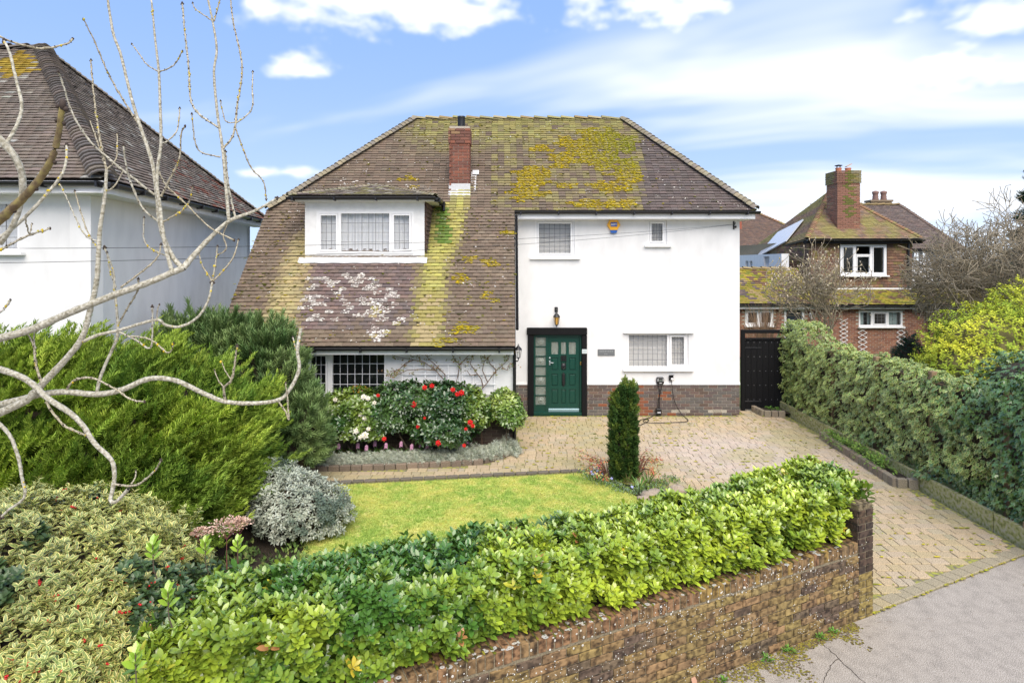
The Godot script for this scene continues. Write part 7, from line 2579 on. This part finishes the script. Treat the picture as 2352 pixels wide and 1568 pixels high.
# ---------- the bare ash in the foreground ----------
func make_tree():
	var T := thing("ash_tree", "leafless young ash with pale lichened limbs reaching in from the street side", "tree", Vector3(-3.75, 0, -2.75))
	var off_ := -T.position
	var mb := MB.new()
	mb.tube([Vector3(0, -.1, 0), Vector3(.03, 1.0, 0), Vector3(-.02, 2.2, .02), Vector3(.03, 3.4, 0), Vector3(0, 4.6, -.05), Vector3(.05, 6.2, 0)], [.13, .11, .1, .085, .06, .03], 12)
	obj("trunk", mb, M.bark, T)
	# each limb: start depth (0 = take it from the limb it grows on), end drift, start and end thickness in pixels, points
	var list := [
		[2.9, .15, 21, 16, [0, 776, 75, 755, 150, 722, 262, 677, 337, 650, 394, 626, 420, 616]],
		[0, .25, 17, 5, [420, 616, 442, 589, 476, 552, 525, 508, 585, 484, 634, 456]],
		[0, .05, 13, 6, [420, 616, 395, 588, 369, 525, 360, 450, 349, 375, 322, 292, 300, 221, 277, 127, 259, 75, 246, -5]],
		[0, .1, 11, 4.5, [394, 622, 378, 560, 366, 470, 360, 425, 362, 382, 369, 326, 367, 244, 364, 165, 356, 94, 349, 19, 345, -8]],
		[0, -.1, 4, 3, [364, 165, 397, 150, 418, 118]], [0, .1, 3.5, 2.5, [364, 165, 337, 148, 319, 124, 302, 101]],
		[0, .1, 4.5, 3, [369, 330, 390, 319, 407, 296, 412, 249]], [0, -.1, 6, 3.5, [369, 450, 397, 397, 412, 360, 415, 307, 424, 290]],
		[0, -.2, 6.5, 4, [355, 448, 300, 405, 244, 360, 202, 319, 165, 259, 142, 187, 133, 165]],
		[2.95, .05, 19, 8, [60, 920, 97, 881, 150, 825, 187, 776, 206, 712, 221, 645, 225, 585, 229, 525, 240, 450, 244, 390]],
		[0, .05, 6, 3.5, [244, 390, 229, 319, 217, 240, 210, 169, 208, 139]], [0, .1, 4, 3, [240, 378, 221, 319, 206, 277]],
		[0, .1, 4, 3, [245, 388, 266, 364, 268, 307]], [0, .1, 4.5, 3, [243, 439, 262, 427, 281, 394]],
		[0, -.15, 5, 3, [317, 285, 262, 195, 240, 150, 214, 90, 191, 45]],
		[0, .05, 9.5, 5, [525, 508, 517, 412, 510, 337, 499, 262, 491, 169, 497, 112, 487, 45, 476, -5]],
		[0, .1, 5.5, 4, [500, 292, 454, 259, 437, 225, 433, 157, 424, 75, 418, 9]],
		[0, -.1, 4.5, 3, [505, 360, 461, 349, 446, 319, 440, 262]],
		[0, .15, 5.5, 3.5, [512, 341, 536, 307, 544, 244, 555, 169, 551, 120, 536, 56, 529, -5]],
		[0, .1, 4, 3, [544, 281, 577, 251, 579, 199, 580, 165]], [0, .1, 4, 3, [541, 296, 559, 345, 577, 386, 604, 416, 611, 457]],
		[0, 0, 4.5, 3, [491, 49, 506, -5]], [0, 0, 3.5, 2.5, [487, 47, 450, 22, 442, 7]], [0, .1, 6, 4, [540, 500, 525, 431, 517, 349]],
		[0, 0, 3.5, 2.5, [541, 281, 517, 277, 506, 232]], [0, -.1, 5, 3, [372, 510, 412, 487, 431, 469, 442, 427]],
		[0, -.1, 5.5, 4.5, [364, 510, 326, 476, 300, 420, 289, 382, 283, 334]], [0, .1, 4.5, 3.5, [364, 394, 382, 427, 427, 469, 480, 521, 536, 551]],
		[0, .1, 4, 3, [225, 555, 195, 540, 172, 499, 150, 450, 137, 424]], [0, .1, 4, 3, [224, 570, 202, 536, 184, 484, 171, 439]],
		[2.1, .1, 20, 12, [-10, 310, 22, 345, 41, 375, 51, 412, 49, 450, 34, 506, 0, 560]], [0, .1, 10, 6, [13, 330, 37, 289, 49, 244, 37, 187, 22, 124, 9, 94]],
		[2.3, .2, 6, 4.5, [-5, 82, 37, 99, 94, 111, 150, 101, 165, 90]],
		[1.25, -.1, 24, 14, [-10, 512, 37, 469, 86, 416, 124, 349, 142, 247]],
		[2.4, .15, 10, 6, [-5, 548, 56, 499, 131, 416, 150, 375, 152, 334]], [2.4, .2, 7, 4, [-5, 577, 56, 544, 112, 525]], [0, .1, 4, 3, [56, 499, 66, 536, 72, 515]],
		[2.8, -.1, 17, 9, [-5, 846, 49, 866, 82, 889, 109, 915, 161, 949, 191, 979, 210, 1009, 225, 1027, 255, 1057, 262, 1095, 255, 1136, 252, 1147, 264, 1153, 294, 1123]],
		[0, -.1, 6, 4, [262, 1112, 311, 1114, 352, 1084, 369, 1057]], [0, .05, 4, 3, [300, 1112, 310, 1095, 311, 1082]],
		[2.95, .25, 18, 8, [-5, 930, 56, 915, 94, 905, 150, 900, 225, 905, 281, 894, 330, 873, 367, 868, 412, 877, 469, 904, 517, 922, 581, 926, 637, 919, 661, 900, 686, 850, 683, 804, 691, 753]],
		[0, .05, 5, 3, [685, 815, 676, 790, 672, 775]], [0, 0, 5, 3, [637, 919, 655, 945, 663, 965, 660, 920, 656, 880]],
		[0, -.05, 7, 4, [517, 922, 514, 889, 532, 870, 544, 795]], [0, 0, 3.5, 2.5, [514, 889, 500, 872, 492, 850]], [0, 0, 3.5, 2.5, [530, 872, 516, 850, 508, 830]],
		[0, .1, 9, 5, [221, 904, 232, 859, 262, 791, 270, 761, 266, 701, 262, 664, 259, 622, 240, 570]],
		[0, .15, 9, 6, [191, 784, 225, 769, 270, 759, 356, 735, 379, 746, 412, 750, 450, 731, 476, 694, 487, 649]],
		[0, 0, 5, 3, [487, 649, 495, 600, 499, 566]], [0, 0, 4, 3, [487, 645, 465, 611, 456, 581]], [0, .05, 4.5, 3, [489, 645, 532, 596, 547, 551]],
		[0, -.1, 6, 4, [150, 900, 169, 874, 210, 868, 262, 892, 300, 917, 330, 922]],
		[0, -.05, 5, 4, [275, 762, 311, 780, 345, 799, 349, 742, 349, 705]], [0, -.05, 4.5, 3.5, [300, 772, 345, 780, 385, 810, 397, 790]],
		[0, .05, 5, 3.5, [277, 660, 322, 626, 360, 592, 369, 562]], [0, -.05, 5, 3.5, [270, 745, 296, 701, 315, 667, 317, 641]],
		[0, 0, 7, 4, [99, 888, 82, 840, 77, 795, 62, 765]], [0, 0, 4, 3, [80, 800, 76, 775, 80, 762]],
		[0, 0, 7, 5, [105, 922, 124, 952, 150, 979, 199, 1001]],
		[2.6, 0, 10, 6, [-5, 970, 22, 1001, 41, 1050, 49, 1095, 55, 1141, 18, 1171, 3, 1186]],
		[0, 0, 4, 3, [265, 660, 252, 620, 245, 580]], [0, 0, 3.5, 2.5, [360, 735, 360, 715, 365, 700]],
		[0, .05, 4, 3, [420, 610, 385, 590, 345, 570, 330, 548, 330, 500]], [0, 0, 4, 3, [525, 508, 512, 540, 520, 570, 500, 585]],
		[2.5, .1, 5, 4, [-5, 722, 12, 705, 22, 690]]]
	var done := []      # [u, v, depth]
	var nodes_ := MB.new()
	var k0 := 0
	for l in list:
		var pts: Array = l[4]
		var n := pts.size() / 2
		var z0: float = l[0]
		if z0 == 0:
			var best := 1e9
			for q in done:
				var dd: float = Vector2(q[0] - pts[0], q[1] - pts[1]).length()
				if dd < best: best = dd; z0 = q[2]
		var cv := Curve3D.new()
		for i in n:
			var z := z0 + float(l[1]) * i / maxf(n - 1, 1)
			var p := px(pts[2 * i], pts[2 * i + 1], z)
			var a := px(pts[2 * maxi(i - 1, 0)], pts[2 * maxi(i - 1, 0) + 1], z)
			var b := px(pts[2 * mini(i + 1, n - 1)], pts[2 * mini(i + 1, n - 1) + 1], z)
			var tg := (b - a) * .17
			cv.add_point(p, -tg, tg)
		cv.bake_interval = .02
		var bp := cv.get_baked_points()
		var P := []
		var R := []
		var thin: bool = l[2] < 7.5
		if float(l[0]) > 0:     # limbs that start outside the frame are carried back to the trunk
			var s := bp[0]
			var t := T.position + Vector3(.02, clampf(s.y - .35, 1.2, 4.4), 0)
			for i in 6:
				var e := i / 6.0
				P.append(t.lerp(s, e) + off_ + Vector3(0, -.1 * sin(e * PI), 0))
				R.append(lerpf(float(l[2]) * 1.35, l[2], e) * .5 / F * z0)
		var m := bp.size()
		for i in m:
			var e := float(i) / maxf(m - 1, 1)
			var r: float = lerpf(l[2], l[3], e) * .5 / F * absf(bp[i].z) * .84
			var knot := 1.0
			if thin and i % 3 == 0: knot = 1.3 + .25 * sin(i * 1.7)
			elif not thin: knot = 1.0 + .07 * nz.get_noise_1d(i * .35 + k0) + (.1 if i % 11 == 3 else 0.0)
			P.append(bp[i] + off_ + rv() * (.0015 if thin else .0006))
			R.append(maxf(r, .0022) * knot)
			done.append([to_px(bp[i]).x, to_px(bp[i]).y, -bp[i].z])
			if thin and i % 3 == 0 and i > 2:
				for s2 in [-1, 1]:
					var d := (bp[mini(i + 1, m - 1)] - bp[i - 1]).normalized()
					var sd: Vector3 = d.cross(Vector3(.2, .3, 1).rotated(d, i * 1.57)).normalized() * s2
					nodes_.blob(bp[i] + off_ + sd * r * 1.1, Vector3.ONE * r * .85, 5, 3)
		k0 += 37
		var br := MB.new()
		br.tube(P, R, 10 if not thin else 6)
		obj("branch", br, M.brown_bark if l[0] == 1.25 else (M.bark if not thin or rng.randf() < .35 else M.thin_bark), T)
		# terminal bud cluster
		if l[3] < 7 or l[0] == 1.25:
			var e := bp[m - 1] + off_
			var d := (bp[m - 1] - bp[m - 3]).normalized()
			var s: float = float(l[3]) * .5 / F * absf(bp[m - 1].z)
			nodes_.blob(e + d * s * 1.2, Vector3(s, s * 1.7, s) * 1.15, 7, 5, .2, 2)
			var x := d.cross(Vector3.BACK).normalized()
			nodes_.blob(e + x * s * 1.3, Vector3.ONE * s * .95, 6, 4)
			nodes_.blob(e - x * s * 1.3, Vector3.ONE * s * .95, 6, 4)
			if l[0] == 1.25:
				for j in 4: 
					nodes_.blob(bp[m - 1 - j * 6 - 2] + off_ + x * s * 1.4, Vector3.ONE * s * .7, 6, 4)
					nodes_.blob(bp[m - 1 - j * 6 - 2] + off_ - x * s * 1.4, Vector3.ONE * s * .7, 6, 4)
	var b := obj("buds", nodes_, M.bud, T)
	b.set_meta("kind", "stuff")
	# yellow lichen crusts on some twigs
	var crust := MB.new()
	crust.blob(Vector3.ZERO, Vector3.ONE, 6, 4, .5, 6)
	var xf := []
	var cols := []
	for k in 700:
		var q: Array = done[rng.randi() % done.size()]
		var yes := nz.get_noise_2d(q[0] * .012 + 5, q[1] * .012)
		if yes < .16: continue
		var p := px(q[0], q[1], q[2])
		xf.append(Transform3D(Basis().scaled(Vector3(.0045, .0055, .0045) * rng.randf_range(.6, 1.3)), p + off_ + Vector3(rng.randf_range(-.004, .004), rng.randf_range(-.003, .004), .002)))
		cols.append(vary(pick([Color(.5, .37, .03), Color(.42, .36, .08), Color(.55, .42, .04)]), .2))
	scatter(T, "lichen", crust, M.moss, xf, cols)
